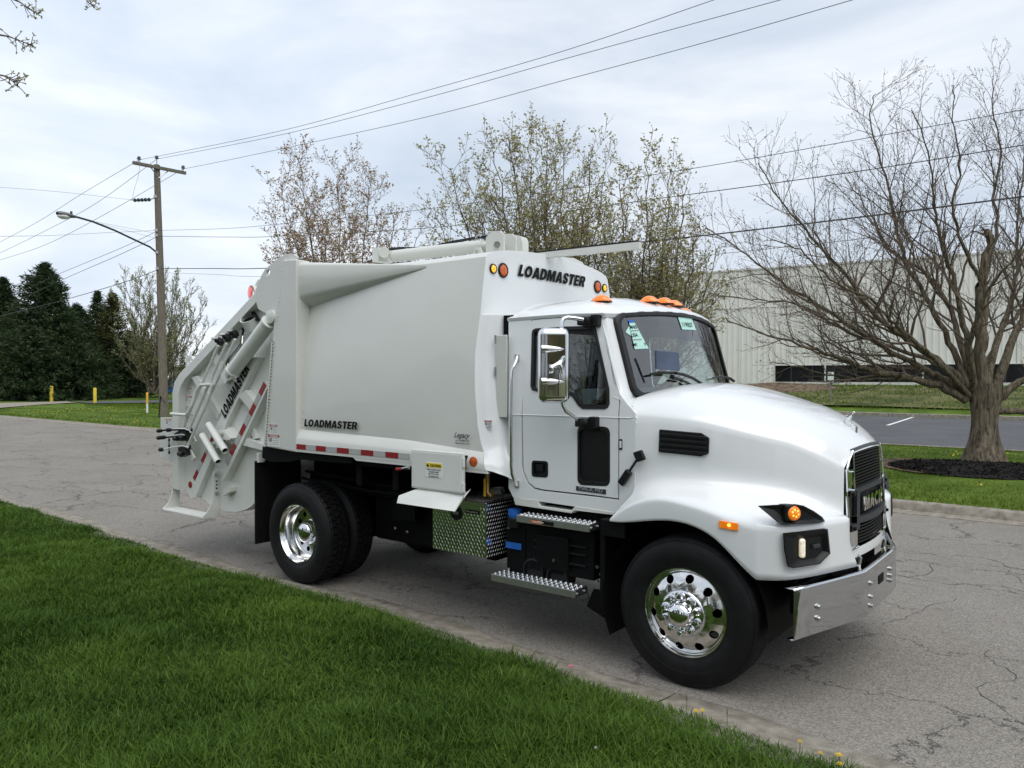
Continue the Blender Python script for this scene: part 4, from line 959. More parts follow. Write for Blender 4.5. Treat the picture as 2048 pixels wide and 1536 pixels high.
# ------------------------------------------------------------------ mirror
mc = U(1107.5, 731, Y=-1.30)
MN = Vector((.80, -.60, 0)); MT = Vector((.60, .80, 0))
mir = G().obox(mc, MN*.055, MT*.118, (0, 0, .275)).build('mirror', 'chrome', truck, bevel=.052, seg=6, ang=60)
G().obox(mc-MN*.057, MN*.006, MT*.10, (0, 0, .25)).build('mirror_glass', 'chrome', mir, bevel=.005)
for z in (.118, -.118):
    g = G(); rws = []
    for i in range(9):
        a = i/8; y = -.125+.2*a; hh = max(.02, 1-a**2)
        rws.append([mc+MN*(.050+.022*hh*math.cos(t))+MT*(y+.012)+Vector((0, 0, z+.028*hh*math.sin(t))) for t in np.linspace(-math.pi/2, math.pi/2, 7)])
    g.grid(rws).build('mirror_ridge', 'chrome', mir, recalc=True)
def hound(name, base, fwd, scale, parent, side=Vector((0, 1, 0))):
    """small chrome standing dog figure grown from a skeleton"""
    f = Vector(fwd).normalized(); up_ = Vector((0, 0, 1)); sd = up_.cross(f).normalized(); base = Vector(base)
    J = [((-.5, 0, .62), .17), ((-.2, 0, .66), .15), ((.1, 0, .82), .20), ((.32, 0, .98), .17), ((.46, 0, 1.22), .15), ((.56, 0, 1.36), .17), ((.74, 0, 1.30), .12),
         ((-.6, .15, .45), .12), ((-.45, .17, .2), .07), ((-.68, .17, 0), .07), ((-.6, -.15, .45), .12), ((-.45, -.17, .2), .07), ((-.68, -.17, 0), .07),
         ((.25, .2, .62), .11), ((.28, .22, .3), .065), ((.34, .22, 0), .075), ((.25, -.2, .62), .11), ((.28, -.22, .3), .065), ((.34, -.22, 0), .075), ((-.72, 0, .72), .04), ((.52, .16, 1.50), .045), ((.52, -.16, 1.50), .045)]
    E_ = [(0, 1), (1, 2), (2, 3), (3, 4), (4, 5), (5, 6), (0, 7), (7, 8), (8, 9), (0, 10), (10, 11), (11, 12), (2, 13), (13, 14), (14, 15), (2, 16), (16, 17), (17, 18), (0, 19), (5, 20), (5, 21)]
    me = bpy.data.meshes.new(name); off = Vector(parent['_w'])
    me.from_pydata([tuple(base+(f*p[0]+sd*p[1]+up_*p[2])*scale-off) for p, r in J], E_, [])
    me.materials.append(M['chrome']); ob = bpy.data.objects.new(name, me); COL.objects.link(ob); ob.parent = parent; ob['_w'] = list(off)
    import bmesh
    bm = bmesh.new(); bm.from_mesh(me); bm.verts.layers.skin.verify(); bm.to_mesh(me); bm.free()
    m_ = ob.modifiers.new('k', 'SKIN'); m_.use_smooth_shade = True
    for i, (p, r) in enumerate(J): me.skin_vertices[0].data[i].radius = (r*scale, r*scale)
    me.skin_vertices[0].data[1].use_root = True
    s_ = ob.modifiers.new('s', 'SUBSURF'); s_.levels = s_.render_levels = 1
    return ob
hound('dog_emblem', mc+MN*.064+MT*.01+Vector((0, 0, -.06)), MT, .085, mir)
G().tube([mc+MN*.060+MT*.02+Vector((0, 0, -.22)), mc+MN*.060+MT*.02+Vector((0, 0, -.06))], .006, 8).build('emblem_post', 'chrome', mir)
m0 = U(1125, 653, Y=-1.22)
G().tube([U(1123.5, 657, Y=-1.24), U(1123, 646, Y=-1.24), U(1127, 637.5, Y=-1.22), U(1135, 635, Y=-1.2), U(1150, 636.5, Y=-1.15), U(1166, 639.5, Y=-1.1)], .016, 12).build('mirror_arm', 'chrome', mir)
G().tube([U(1124, 800, Y=-1.24), U(1126, 812, Y=-1.24), U(1131, 822, Y=-1.22), U(1145, 832, Y=-1.16), U(1160, 843, Y=-1.11)], .013, 12).build('mirror_arm', 'chrome', mir)
for uu, vv, w2, h2 in ((1172, 642, .05, .04), (1168, 845, .05, .035)):
    a = UC(uu, vv, .04); G().obox(a, (.055, 0, 0), (0, .045, 0), (0, 0, .032)).obox(a+Vector((.075, .02, .0)), (.035, 0, 0), (0, .03, 0), (0, 0, .045)).lathe(a+Vector((.03, -.05, 0)), (0, -1, 0), [(.03, -.02), (.03, .006), (.02, .01), (0, .01)], 14).build('mirror_bracket', 'blackp', mir, bevel=.008)
# grab rail behind the door
G().tube([UC(1034.5, 713, .01), UC(1032, 724, .05), UC(1024, 740, .075), UC(1022.5, 760, .08), UC(1022.5, 930, .08), UC(1024, 948, .075), UC(1030, 963, .04), UC(1034, 970, .01)], .014, 12).build('grab_rail', 'alu', truck)
for (u, v) in ((1034, 716), (1034, 968)): G().obox(UC(u, v, .006), (.02, 0, 0), (0, .008, 0), (0, 0, .03)).build('rail_foot', 'steel', truck, bevel=.005)
# hood latch strap
a, b = UC(1279, 912, .03), UC(1250, 955, .03)
d = (b-a); G().obox(a, (.034, 0, .012), (0, .016, 0), (-.016, 0, .034)).obox(a.lerp(b, .5), d*.32, (0, .010, 0), Vector((-d.z, 0, d.x)).normalized()*.010).obox(b, d.normalized()*.062, (0, .02, 0), Vector((-d.z, 0, d.x)).normalized()*.026).build('hood_latch', 'blackp', truck, bevel=.010, seg=3)

# ------------------------------------------------------------------ hood and fenders
Wp = [(-.43, -1.035), (-.25, -1.0), (-.08, -.975), (.08, -.94), (.22, -.895), (.36, -.84), (.48, -.78), (.60, -.70), (.70, -.635), (.78, -.575), (.848, -.515)]
Fp = [(-.555, -1.19), (-.40, -1.20), (-.20, -1.205), (.0, -1.21), (.17, -1.21), (.34, -1.21), (.505, -1.20), (.64, -1.155), (.745, -1.04), (.86, -.77), (.935, -.51)]
c2 = [(1200, 831), (1273, 831), (1346, 837), (1422, 848), (1493, 866), (1581, 886), (1640, 910), (1683, 933), (1800, 990)]
c4 = [(1200, 1000), (1270, 985), (1290, 972), (1314, 960), (1434, 968), (1522, 980), (1595, 995), (1654, 1018), (1686, 1033), (1800, 1070)]
c5 = [(1200, 1050), (1222, 1037), (1250, 1014), (1288, 989), (1330, 996), (1405, 1018), (1463, 1039), (1507, 1049), (1566, 1052), (1640, 1043), (1686, 1036), (1800, 1030)]
c6 = [(1200, 1046), (1222, 1044), (1275, 1046), (1300, 1041), (1340, 1037), (1370, 1043), (1400, 1055), (1440, 1085), (1480, 1130), (1512, 1160), (1570, 1162), (1600, 1159), (1718, 1132), (1800, 1110)]
r1 = [(-.38, -.52, 2.035), (-.25, -.515, 2.03), (-.10, -.505, 2.01), (.06, -.495, 1.975), (.2, -.485, 1.935), (.34, -.47, 1.895), (.47, -.455, 1.855), (.60, -.44, 1.80), (.71, -.42, 1.735), (.80, -.395, 1.658), (.872, -.37, 1.575)]
r0 = [(x+.03, 0, z+.018) for x, y, z in r1]
PS = [0, .3, 1, 2, 3, 4, 4.5, 5, 5.5, 5.85, 6, 6.15, 6.5, 7, 8, 9, 9.7, 10]; NC = len(PS)
def rs(L_): return [tuple(float(np.interp(p, range(len(L_)), [q[k] for q in L_])) for k in range(len(L_[0]))) for p in PS]
r1 = rs(r1); r0 = rs(r0); Wd = rs(Wp); Fd = rs(Fp)
r2 = [(x, y, zf(x, y, c2)) for x, y in Wd]
r4 = [(x+.0, y-.02, zf(x, y-.02, c4)) for x, y in Wd]
r5 = [(x, y, zf(x, y, c5)) for x, y in Fd]; r6 = [(x, y, zf(x, y, c6)) for x, y in Fd]
r5[-1] = (.882, -.52, 1.14); r6[0] = (r6[0][0], r6[0][1], r5[0][2]-.015)
r1b = []
for i in range(NC):
    f = PS[i]/10; y = -.88+(.88-.455)*f; a, b = r1[i], r2[i]; r1b.append(((a[0]+b[0])/2+.0, y if i else -.88, (a[2]+b[2])/2+.045*(1-f)+.012))
r1c = [((a[0]+b[0])/2, b[1]+(.035 if i < NC-1 else .01), b[2]+(a[2]-b[2])*.25+.012*(1-PS[i]/10)) for i, (a, b) in enumerate(zip(r1b, r2))]
r1b[0] = (-.515, -.86, 1.958); r1c[0] = (-.50, -.985, 1.895); r1[0] = (-.44, -.52, 2.0); r0[0] = (-.38, 0, 2.02)
r3 = [(a[0], (a[1]+b[1])/2-.003, (a[2]+b[2])/2) for a, b in zip(r2, r4)]
r3b = [(a[0], a[1]-.002, a[2]*.25+b[2]*.75+.0) for a, b in zip(r2, r4)]
r45 = [((a[0]*.55+b[0]*.45), (a[1]*.55+b[1]*.45), max(a[2], b[2])*.5+min(a[2], b[2])*.5+.018) for a, b in zip(r4, r5)]
r55 = [(a[0], a[1]-.004, (a[2]+b[2])/2) for a, b in zip(r5, r6)]
r7 = [(x+(.0), y+.05, z+.004) for x, y, z in r6]
half = [r1, r1b, r1c, r2, r3, r3b, r4, r45, r5, r55, r6, r7]
allr = [half[k] for k in range(len(half)-1, -1, -1)]+[r0]+[[(x, -y, z) for x, y, z in h] for h in half]
CR = {0: .3, 3: .5, 6: .2, 8: .55, 10: 1}
nh = len(half)
def crs(a, b, e_):
    i, j = a.index//NC, b.index//NC
    if i != j: return 0
    k = nh-1-i if i < nh else (i-nh-1 if i > nh else -1)
    return CR.get(k, 0)
G().grid(allr).build('hood', 'white', truck, ang=0, sub=2, crease=crs, solid=0)
hood = bpy.data.objects['hood']; hood.data.polygons.foreach_set('use_smooth', [True]*len(hood.data.polygons))
# black liners
for s in (1, -1):
    g = G(); rws = []
    for t in np.linspace(R(-8), R(205), 20):
        rws.append([Vector((-.03+.60*math.cos(t), y*s, .50+.615*math.sin(t))) for y in (-1.16, -.55)])
    g.grid(rws); g.box((-.66, -1.15*s, .42), (-.62, -.6*s, 1.06)); g.box((-.64, -1.165*s, .95), (-.45, -1.13*s, 1.062))
    g.box((-.6, -.56*s, .5), (.55, -.54*s, 1.2))
    g.build('wheel_liner', 'black', truck)
G().box((.45, -1.0, .78), (.68, 1.0, .88)).box((.3, -.6, .9), (.8, .6, 1.2)).build('radiator_shroud', 'black', truck)
# hood side air vent
vp = [(1318.7, 858.7), (1402, 866), (1418, 876), (1417, 907), (1402, 913), (1317, 904)]
V_ = [Uplan(u, v, Wp, .018)[0] for u, v in vp]
vn = Uplan(1370, 885, Wp)[1]
ve = G().prism([p+vn*.006 for p in V_], vn*-.04).build('hood_vent', 'blackp', truck, bevel=.006)
for k in range(4):
    t = .12+k*.235
    a = Uplan(1321, 858.7+(904-858.7)*t+1, Wp, .026)[0]; b = Uplan(1413, 867+(911-867)*t+1, Wp, .026)[0]
    G().prism([a, b, b-Vector((0, 0, .018)), a-Vector((0, 0, .018))], vn*.012).build('louvre', 'blackp', ve, bevel=.003)
# ---- grille
def gx(y, z): return .915-.15*y*y-.03*(z-.95)/.6
YG, ZG0, ZG1 = .50, .935, 1.60
out_r = [(-.505, .935), (-.505, 1.47), (-.375, 1.585)]
g = G()
# curved dark backing
rws = []
for z in np.linspace(.94, 1.60, 8):
    yw = .49 if z < 1.46 else .49-(z-1.46)*.9
    rws.append([Vector((gx(y, z)-.05, y, z)) for y in np.linspace(-yw, yw, 13)])
gr = G().grid(rws).build('grille', 'black', truck)
def gbar(y0, y1, za0, za1, depth, m, name, n=13, arch=0., parent=None, proud=.0):
    rws = []
    for y in np.linspace(y0, y1, n):
        c_ = arch*(1-(y/.42)**2) if arch else 0
        z0_, z1_ = za0+c_, za1+c_; x = gx(y, (z0_+z1_)/2)+proud
        rws.append([Vector((x-depth, y, z0_)), Vector((x, y, z0_)), Vector((x, y, z1_)), Vector((x-depth, y, z1_)), Vector((x-depth, y, z0_))])
    return G().grid(rws).build(name, m, parent or gr, recalc=True)
zlist = [.965+.021*k for k in range(6)]+[1.335+.0205*k for k in range(12)]
for z in zlist:
    yw = .355
    gbar(-yw, yw, z-.004, z+.004, .012, 'blackp', 'grille_slat', 11, arch=.012 if z > 1.2 else -.008)
g = G()
for y in np.linspace(-.345, .345, 36):
    for z0_, z1_ in ((.955, 1.09), (1.33, 1.575)): g.box((gx(y, z0_)-.035, y-.002, z0_), (gx(y, (z0_+z1_)/2)-.02, y+.002, z1_))
tag(g.build('grille_mesh', 'blackp', gr), kind='stuff')
gbar(-.40, .40, 1.295, 1.325, .05, 'bgrey', 'grille_crossbar', arch=.012, proud=.018)
gbar(-.40, .40, 1.10, 1.145, .05, 'bgrey', 'grille_crossbar', arch=-.012, proud=.02)
gbar(-.34, .34, 1.145, 1.295, .02, 'black', 'badge_plate', proud=-.02)
for s in (-1, 1):
    gbar(s*.495, s*.40, 1.29, 1.325, .05, 'bgrey', 'crossbar_end', 4, proud=.022); gbar(s*.495, s*.40, 1.055, 1.10, .05, 'bgrey', 'crossbar_end', 4, proud=.022)
    gbar(s*.40, s*.345, 1.06, 1.32, .05, 'bgrey', 'crossbar_post', 3, proud=.022); gbar(s*.485, s*.41, 1.09, 1.30, .02, 'bgrey', 'crossbar_pocket', 3, proud=-.01)
    gbar(s*.49, s*.37, .94, 1.052, .04, 'alu', 'grille_corner_block', 3, proud=.006); gbar(s*.49, s*.38, 1.33, 1.462, .03, 'chrome', 'grille_side_block', 3, proud=-.004)
    g = G(); pth = [(s*.37, .94), (s*.50, .935), (s*.508, 1.1), (s*.508, 1.30), (s*.505, 1.46), (s*.45, 1.53), (s*.38, 1.585)]
    g.tube([Vector((gx(y, z)+.004, y, z)) for y, z in pth], .011, 8); g.tube([Vector((gx(y, z)+.0, y, z)) for y, z in ((s*.37, 1.325), (s*.37, 1.50), (s*.36, 1.58))], .008, 8)
    g.tube([Vector((gx(y, z)+.01, y, z)) for y, z in ((s*.49, 1.335), (s*.41, 1.325))], .008, 6); g.tube([Vector((gx(y, z)+.012, y, z)) for y, z in ((s*.49, 1.455), (s*.412, 1.45))], .006, 6)
    g.build('grille_chrome_edge', 'chrome', gr)
    G().add([Vector((gx(.4, 1.5)-.01, s*.40, 1.46)), Vector((gx(.49, 1.46)-.01, s*.495, 1.46)), Vector((gx(.4, 1.57)-.01, s*.39, 1.57))], [(0, 1, 2)]).build('grille_upper_corner', 'chrome', gr)
    for z in (1.305, 1.075): G().tube([Vector((gx(.45, z)+.02, s*.465, z)), Vector((gx(.45, z)+.035, s*.465, z))], .012, 8).build('grille_bolt', 'black', gr)
G().tube([Vector((gx(y, 1.6)-.002, y, 1.588+.018*(1-(y/.38)**2))) for y in np.linspace(-.38, .38, 9)], .012, 6).build('grille_top_edge', 'bgrey', gr)
block('MACK', 'grille_emblem', 'chrome', gr, lambda a, b: Vector((gx(.15, 1.22)+.018, -.26+.52*a, 1.168+.10*b)), shear=0, gap=.07, thick=(-.02, 0, 0))
# valance under the grille
rws = [[Vector((gx(y, .93)-.0+(.0 if z > .9 else .005), y, z)) for y in np.linspace(-.50, .50, 11)] for z in (.932, .90, .87)]
rws.append([Vector((gx(y, .93)-.05, y, .865)) for y in np.linspace(-.5, .5, 11)])
G().grid(rws).build('front_valance', 'white', truck, recalc=True)
# ---- bumper
plan = [(.745, -1.205), (.792, -1.05), (.93, -.60), (.955, -.52), (.972, -.45), (.975, -.3), (.975, .3), (.972, .45), (.955, .52), (.93, .60), (.792, 1.05), (.745, 1.205)]
rws = []
for x, y in plan:
    rws.append([Vector((x-.07, y*.99, .800)), Vector((x-.012, y, .803)), Vector((x-.003, y, .799)), Vector((x, y, .790)), Vector((x, y, .50)), Vector((x-.003, y, .491)), Vector((x-.012, y, .486)), Vector((x-.05, y*.99, .488))])
bp = G().grid(rws).build('front_bumper', 'bchrome', truck, ang=50, recalc=True, solid=.006)
def onb(u, v, off=.0): return Uplan(u, v, [(x, y) for x, y in plan], off)
for (u, v) in ((1635, 1213), (1635, 1236.5), (1740, 1166), (1740, 1193), (1740, 1211), (1779, 1137), (1779, 1150), (1779, 1160)):
    p, n_ = onb(u, v); G().lathe(p, n_, [(.020, 0), (.020, .004), (.014, .006), (.014, .014), (.009, .019), (0, .020)], 12).build('bumper_bolt', 'steel', bp)
for (y, x) in ((U(1762, 1136, X=.976).y, .976),): G().box((x, y-.07, .64), (x+.003, y+.07, .70)).build('tow_slot', 'black', bp, bevel=.001)
g = G()
for s in (-1, 1):
    g.tube([(.80, s*.36, .88), (.88, s*.36, .90), (.91, s*.36, .86), (.90, s*.36, .80)], .016, 8); g.lathe((.86, s*.33, .87), (0, 1, 0), [(0, -.04), (.035, -.04), (.035, .04), (0, .04)], 14)
g.build('tow_hook', 'steel', truck)
G().box((.62, -.9, .56), (.72, .9, .78)).box((.3, -.42, .66), (.72, -.34, .84)).box((.3, .42, .66), (.72, .34, .84)).build('bumper_mount', 'black', truck)
def spline(P, n=6):
    o = []
    for i in range(len(P)-1):
        a = P[max(0, i-1)]; b = P[i]; c = P[i+1]; d = P[min(len(P)-1, i+2)]
        for k in range(n):
            t = k/n; o.append(tuple(.5*(2*b[j]+(c[j]-a[j])*t+(2*a[j]-5*b[j]+4*c[j]-d[j])*t*t+(3*b[j]-a[j]-3*c[j]+d[j])*t**3) for j in (0, 1)))
    return o+[P[-1]]
Fs = spline(Fp+[(.975, -.36)])
# ---- lamps on the right fender (mirrored on the left)
def ring(outer, inner, m, name, d0=.012, d1=-.02, parent=None, plan_=Fs, sub=5):
    def dense(pts):
        o = []
        for i, p in enumerate(pts):
            q = pts[(i+1) % len(pts)]
            for k in range(sub): o.append((p[0]+(q[0]-p[0])*k/sub, p[1]+(q[1]-p[1])*k/sub))
        return o
    A_ = [Uplan(u, v, plan_, -.01)[0] for u, v in dense(outer)]; B_ = [Uplan(u, v, plan_, d0)[0] for u, v in dense(outer)]
    c_ = (sum(p[0] for p in outer)/len(outer), sum(p[1] for p in outer)/len(outer))
    B2 = [Uplan(c_[0]+(u-c_[0])*.95, c_[1]+(v-c_[1])*.95, plan_, d0+.006)[0] for u, v in dense(outer)]
    C_ = [Uplan(u, v, plan_, d0-.002)[0] for u, v in dense(inner)]; D_ = [Uplan(c_[0]+(u-c_[0])*.75+1.5, c_[1]+(v-c_[1])*.75, plan_, d1)[0] for u, v in dense(inner)]
    g = G().grid([A_, B_, B2, C_, D_], closed=True); g.add(D_, [tuple(range(len(D_)))])
    return g
hl = [(1566, 1066), (1600, 1062.5), (1648, 1056.5), (1656, 1058), (1661, 1107), (1640, 1128), (1586, 1136.5), (1575, 1133), (1568, 1100)]
hi = [(1588, 1074), (1605, 1071), (1648, 1064), (1651, 1066), (1655, 1104), (1637, 1122), (1600, 1130), (1592, 1126), (1589, 1100)]
g = ring(hl, hi, 'blackp', 'headlamp_bezel', .034, .010)
hb_ = g.build('headlight', 'blackp', truck, recalc=True, ang=50)
gm = g.mirror(); gm.build('headlight', 'blackp', truck)
ca = Uplan(1604, 1096, Fs, .022)[0]
rws = []
for i in range(7):
    t = i/6*math.pi; rws.append([ca+Vector((.012*math.sin(t)-.0, -.0-.03*math.sin(t)*math.sin(s_*math.pi), 0))+Vector((-.03+.06*s_, -.02*math.sin(t), .078*math.cos(t)*(1-.1*s_))) for s_ in np.linspace(0, 1, 5)])
G().obox(ca, (.017, .010, 0), (.01, -.022, 0), (0, 0, .060)).build('headlamp_lens', 'lamp', hb_, bevel=.016, seg=4)
G().obox(Uplan(1632, 1092, Fs, .014)[0], (.012, .03, 0), (.01, -.004, 0), (0, 0, .014)).build('second_lens', 'bgrey', hb_, bevel=.006)
sl_ = [(1515, 1011.5), (1548, 1009.5), (1590, 1008), (1607, 1011), (1628, 1022), (1645, 1034), (1650, 1042), (1640, 1045.5), (1600, 1048), (1566, 1049.5), (1554, 1044), (1535, 1028)]
si_ = [(1530, 1015.5), (1550, 1014), (1590, 1012.5), (1604, 1015), (1620, 1024), (1636, 1035), (1639, 1040), (1634, 1041.5), (1600, 1044), (1570, 1045.5), (1561, 1041), (1546, 1028)]
g = ring(sl_, si_, 'blackp', 'turn', .016, .004, sub=4); tl_ = g.build('turn_signal', 'blackp', truck, recalc=True, ang=50); g.mirror().build('turn_signal', 'blackp', truck)
p, n_ = Uplan(1585, 1026, Fp, .02); ax = Vector((.75, -.6, .1)).normalized()
G().obox(p+Vector((-.04, 0, .0)), ax*.05, ax.cross(Vector((0, 0, 1)))*.035, (0, 0, .052)).build('lamp_socket', 'blackp', tl_, bevel=.015)
ln = G().lathe(p, ax, [(.047, -.01), (.047, .012), (.040, .026), (.02, .034), (0, .036)], 20).build('lens', 'amber', tl_)
g = G()
for k in range(7): a_ = 2*math.pi*k/6; q = ax.orthogonal().normalized(); g.ball(p+ax*.030+(q*math.cos(a_)+ax.cross(q)*math.sin(a_))*(.02 if k < 6 else 0), .007, 6)
g.build('reflector_facet', 'amberlit', tl_)
mk = [(1439, 1040.5), (1477, 1046.5), (1476.5, 1061), (1439, 1055)]
P_ = [Uplan(u, v, Fp, .004)[0] for u, v in mk]
o = G().prism([p+Vector((0, -.014, 0)) for p in P_], (0, .02, 0)).build('side_marker_lamp', 'amber', truck, bevel=.005)
G().prism([p+Vector((0, .42*0-.002, 0)) for p in P_], (0, -.004, 0)).build('lamp_base', 'seal', o)
G().ball(Uplan(1458, 1050.5, Fp, .02)[0], .011, 8).build('bulb', 'amberlit', o)
# hood ornament
ob_ = U(1701, 871, Y=0.); 
om = G().prism([Vector((.70, -.022, 1.72)), Vector((.80, -.022, 1.655)), Vector((.80, -.022, 1.735)), Vector((.785, -.022, 1.74))], (0, .044, 0)).build('ornament_base', 'chrome', truck, bevel=.004)
hound('hood_ornament', (.745, 0, 1.742), (1, 0, .12), .062, truck)
# ------------------------------------------------------------------ between the axles: tool box, steps, tanks
x0_, x1_, z0_, z1_ = -2.334, -1.735, .618, 1.07
tb = G().box((x0_, -1.15, z0_), (x1_, -.66, z1_)).build('tool_box', 'alu', truck, bevel=.006)
g = G()
def loz(c, ax_, bx_, n_): 
    c = Vector(c); return ([c-ax_, c-bx_, c+ax_, c+bx_, c+n_], [(0, 1, 4), (1, 2, 4), (2, 3, 4), (3, 0, 4)])
nx_, nz_ = 17, 14
for i in range(nx_):
    for k in range(nz_):
        x = x0_+.015+(x1_-x0_-.03)*(i+.5*(k % 2))/(nx_-.3); z = z0_+.015+(z1_-z0_-.07)*k/(nz_-1); s = 1 if (i+k) % 2 else -1
        if -2.13 < x < -1.98 and z > .90: continue
        if x > -1.98 and z > .97 and x < -1.8: continue
        g.add(*loz((x, -1.1505, z), Vector((.010 if s > 0 else .003, 0, -.013)), Vector((.0032, 0, .003)), Vector((0, -.003, 0))))
for i in range(15):
    for k in range(nz_):
        y = -1.135+.46*(i+.5*(k % 2))/15; z = z0_+.015+(z1_-z0_-.04)*k/(nz_-1)
        g.add(*loz((x1_+.0005, y, z), Vector((0, .0085, .0105)), Vector((0, .0032, -.003)), Vector((.0035, 0, 0))))
for i in range(24):
    for k in range(16):
        x = x0_+.02+.55*(i+.5*(k % 2))/24; y = -1.13+.45*k/15; g.add(*loz((x, y, z1_+.0005), Vector((.0085, .008, 0)), Vector((.003, -.003, 0)), Vector((0, 0, .0035))))
tag(g.build('tread_lozenge', 'brushed', tb, ang=0), kind='stuff')
G().box((x0_-.004, -1.155, z1_-.045), (x1_+.004, -1.1505, z1_-.006)).build('box_lid_edge', 'alu', tb, bevel=.002)
G().lathe((-2.055, -1.152, .955), (0, -1, 0), [(.0, 0), (.062, .0), (.062, .006), (.05, .008), (.048, .003), (0, .003)], 24).build('paddle_latch', 'blackp', tb)
G().obox((-2.055, -1.162, .955), (.03, 0, 0), (0, .005, 0), (0, 0, .012)).build('latch_handle', 'steel', tb, bevel=.003)
a = U(1216/2.695+480, 880+373/2.695, Y=-1.156); b = U(1287/2.695+480, 880+403/2.695, Y=-1.156)
G().box((a.x, -1.153, b.z), (b.x, -1.157, a.z)).build('box_badge', 'ink', tb)
text('Buyers', 'badge_print', 'decalg', tb, lambda s_, t_: Vector((a.x+(b.x-a.x)*(.08+.84*s_), -1.1585, b.z+(a.z-b.z)*(.2+.6*t_))), bold=.02)
def grip_step(name, xa, xb, ya, yb_, z, parent=None):
    o = G().box((xa, ya, z-.055), (xb, yb_, z)).build(name, 'brushed', truck, bevel=.004)
    g = G()
    n = int((xb-xa)/.045)
    for i in range(n):
        for j in range(3): g.lathe((xa+.03+i*(xb-xa-.06)/(n-1), ya+.03+j*(yb_-ya-.06)/2, z), (0, 0, 1), [(.016, 0), (.012, .008), (.007, .008), (.006, .002)], 8)
    tag(g.build('grip_button', 'alu', o, ang=20), kind='stuff')
    for yy in (ya+.03, yb_-.04): G().tube([(xb, yy, z-.027), (xb+.012, yy, z-.027)], .011, 8).build('step_bolt', 'steel', o)
    return o
s1_ = grip_step('cab_step', -1.442, -.764, -1.13, -.97, 1.003)
grip_step('cab_step', -1.667, -.862, -1.17, -1.0, .51)
a = U(1568/2.695+480, 880+421/2.695, Y=-1.131); b = U(1690/2.695+480, 880+446/2.695, Y=-1.131)
G().box((a.x, -1.131, .955), (b.x, -1.133, .985)).build('step_label', 'ink', s1_); G().box((a.x, -1.133, .957), ((a.x+b.x)/2, -1.134, .983)).build('step_label_header', 'decalo', s1_)
text('CAUTION', 'label_print', 'decalw', s1_, lambda s_, t_: Vector((a.x+.02+.1*s_, -1.135, .963+.014*t_)), bold=.02)
bb = G().box((-1.43, -1.02, .56), (-.79, -.45, .93)).box((-1.66, -.98, .42), (-1.46, -.5, .95)).box((-1.3, -1.06, .6), (-1.0, -1.02, .86)).build('battery_box', 'black', truck, bevel=.015, seg=3)
g = G()
for z in (.66, .74, .80): g.box((-1.34, -1.045, z), (-.85, -1.021, z+.012))
g.build('battery_box_rib', 'blackp', bb, bevel=.003)
for x, z in ((-1.36, .55), (-1.13, .53)): G().lathe((x, -.9, z), (0, -1, 0), [(0, 0), (.10, 0), (.10, .12), (.085, .125), (.085, .10), (0, .10)], 22).build('air_tank', 'blackp', truck)
for (x, y, z) in ((-1.62, -.99, .86), (-1.62, -.99, .52), (-1.12, -1.065, .68), (-.77, -1.0, .56), (-.74, -1.0, .62), (-.72, -1.0, .68), (-.77, -1.0, .67)): G().tube([(x, y, z), (x, y-.014, z)], .013, 8).build('frame_bolt', 'steel', bb)
G().lathe((-1.57, -.98, .985), (0, 0, 1), [(.0, -.04), (.05, -.04), (.05, -.02), (.058, -.018), (.058, .026), (.05, .032), (0, .034)], 20).build('fluid_cap', 'blue', truck)
G().lathe((-1.57, -.98, .93), (0, 0, 1), [(.06, -.06), (.06, .01), (.05, .02)], 16).build('filler_neck', 'blackp', truck)
G().box((-1.66, -.99, .69), (-1.50, -.984, .74)).build('blue_label', 'blue', bb)
g = G().prism([(-.86, -1.02, .36), (-.70, -1.02, .30), (-.66, -1.02, .34), (-.72, -1.02, .5), (-.8, -1.02, .5)], (0, .03, 0)); g.box((-1.6, -.98, .42), (-1.45, -.9, .48)).box((-1.9, -.95, .55), (-1.8, -.5, .63)); g.build('step_hanger', 'black', truck, bevel=.004)
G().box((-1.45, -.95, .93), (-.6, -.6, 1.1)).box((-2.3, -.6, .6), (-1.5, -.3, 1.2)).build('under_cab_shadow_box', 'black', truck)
# brass valve with yellow handle, hose end
p = U(975, 955, Y=-1.0); 
G().tube([p+Vector((0, 0, .08)), p+Vector((0, 0, -.12)), p+Vector((.05, 0, -.16))], .028, 12).build('ball_valve', 'brass', truck)
G().obox(U(969.5, 975, Y=-1.04), (.012, 0, 0), (0, .004, 0), (0, 0, .075)).build('valve_handle', 'yhandle', truck, bevel=.01)
g = G(); a = U(985, 982, Y=-.98); b = U(1006, 981, Y=-.98)
for k in range(5): g.tube([a.lerp(b, k/5), a.lerp(b, k/5+.13)], .032, 14)
g.build('hose_fitting', 'steel', truck)
G().box((-3.3, -.7, .7), (-3.0, -.5, .95)).build('chassis_fitting', 'black', truck)
for u, v in ((712, 1000), (722, 1001), (813, 1062), (789, 1055)): p = U(u, v, Y=-.6); G().tube([p, p+Vector((.03, -.02, 0))], .012, 8).build('chassis_fitting', 'steel', truck)
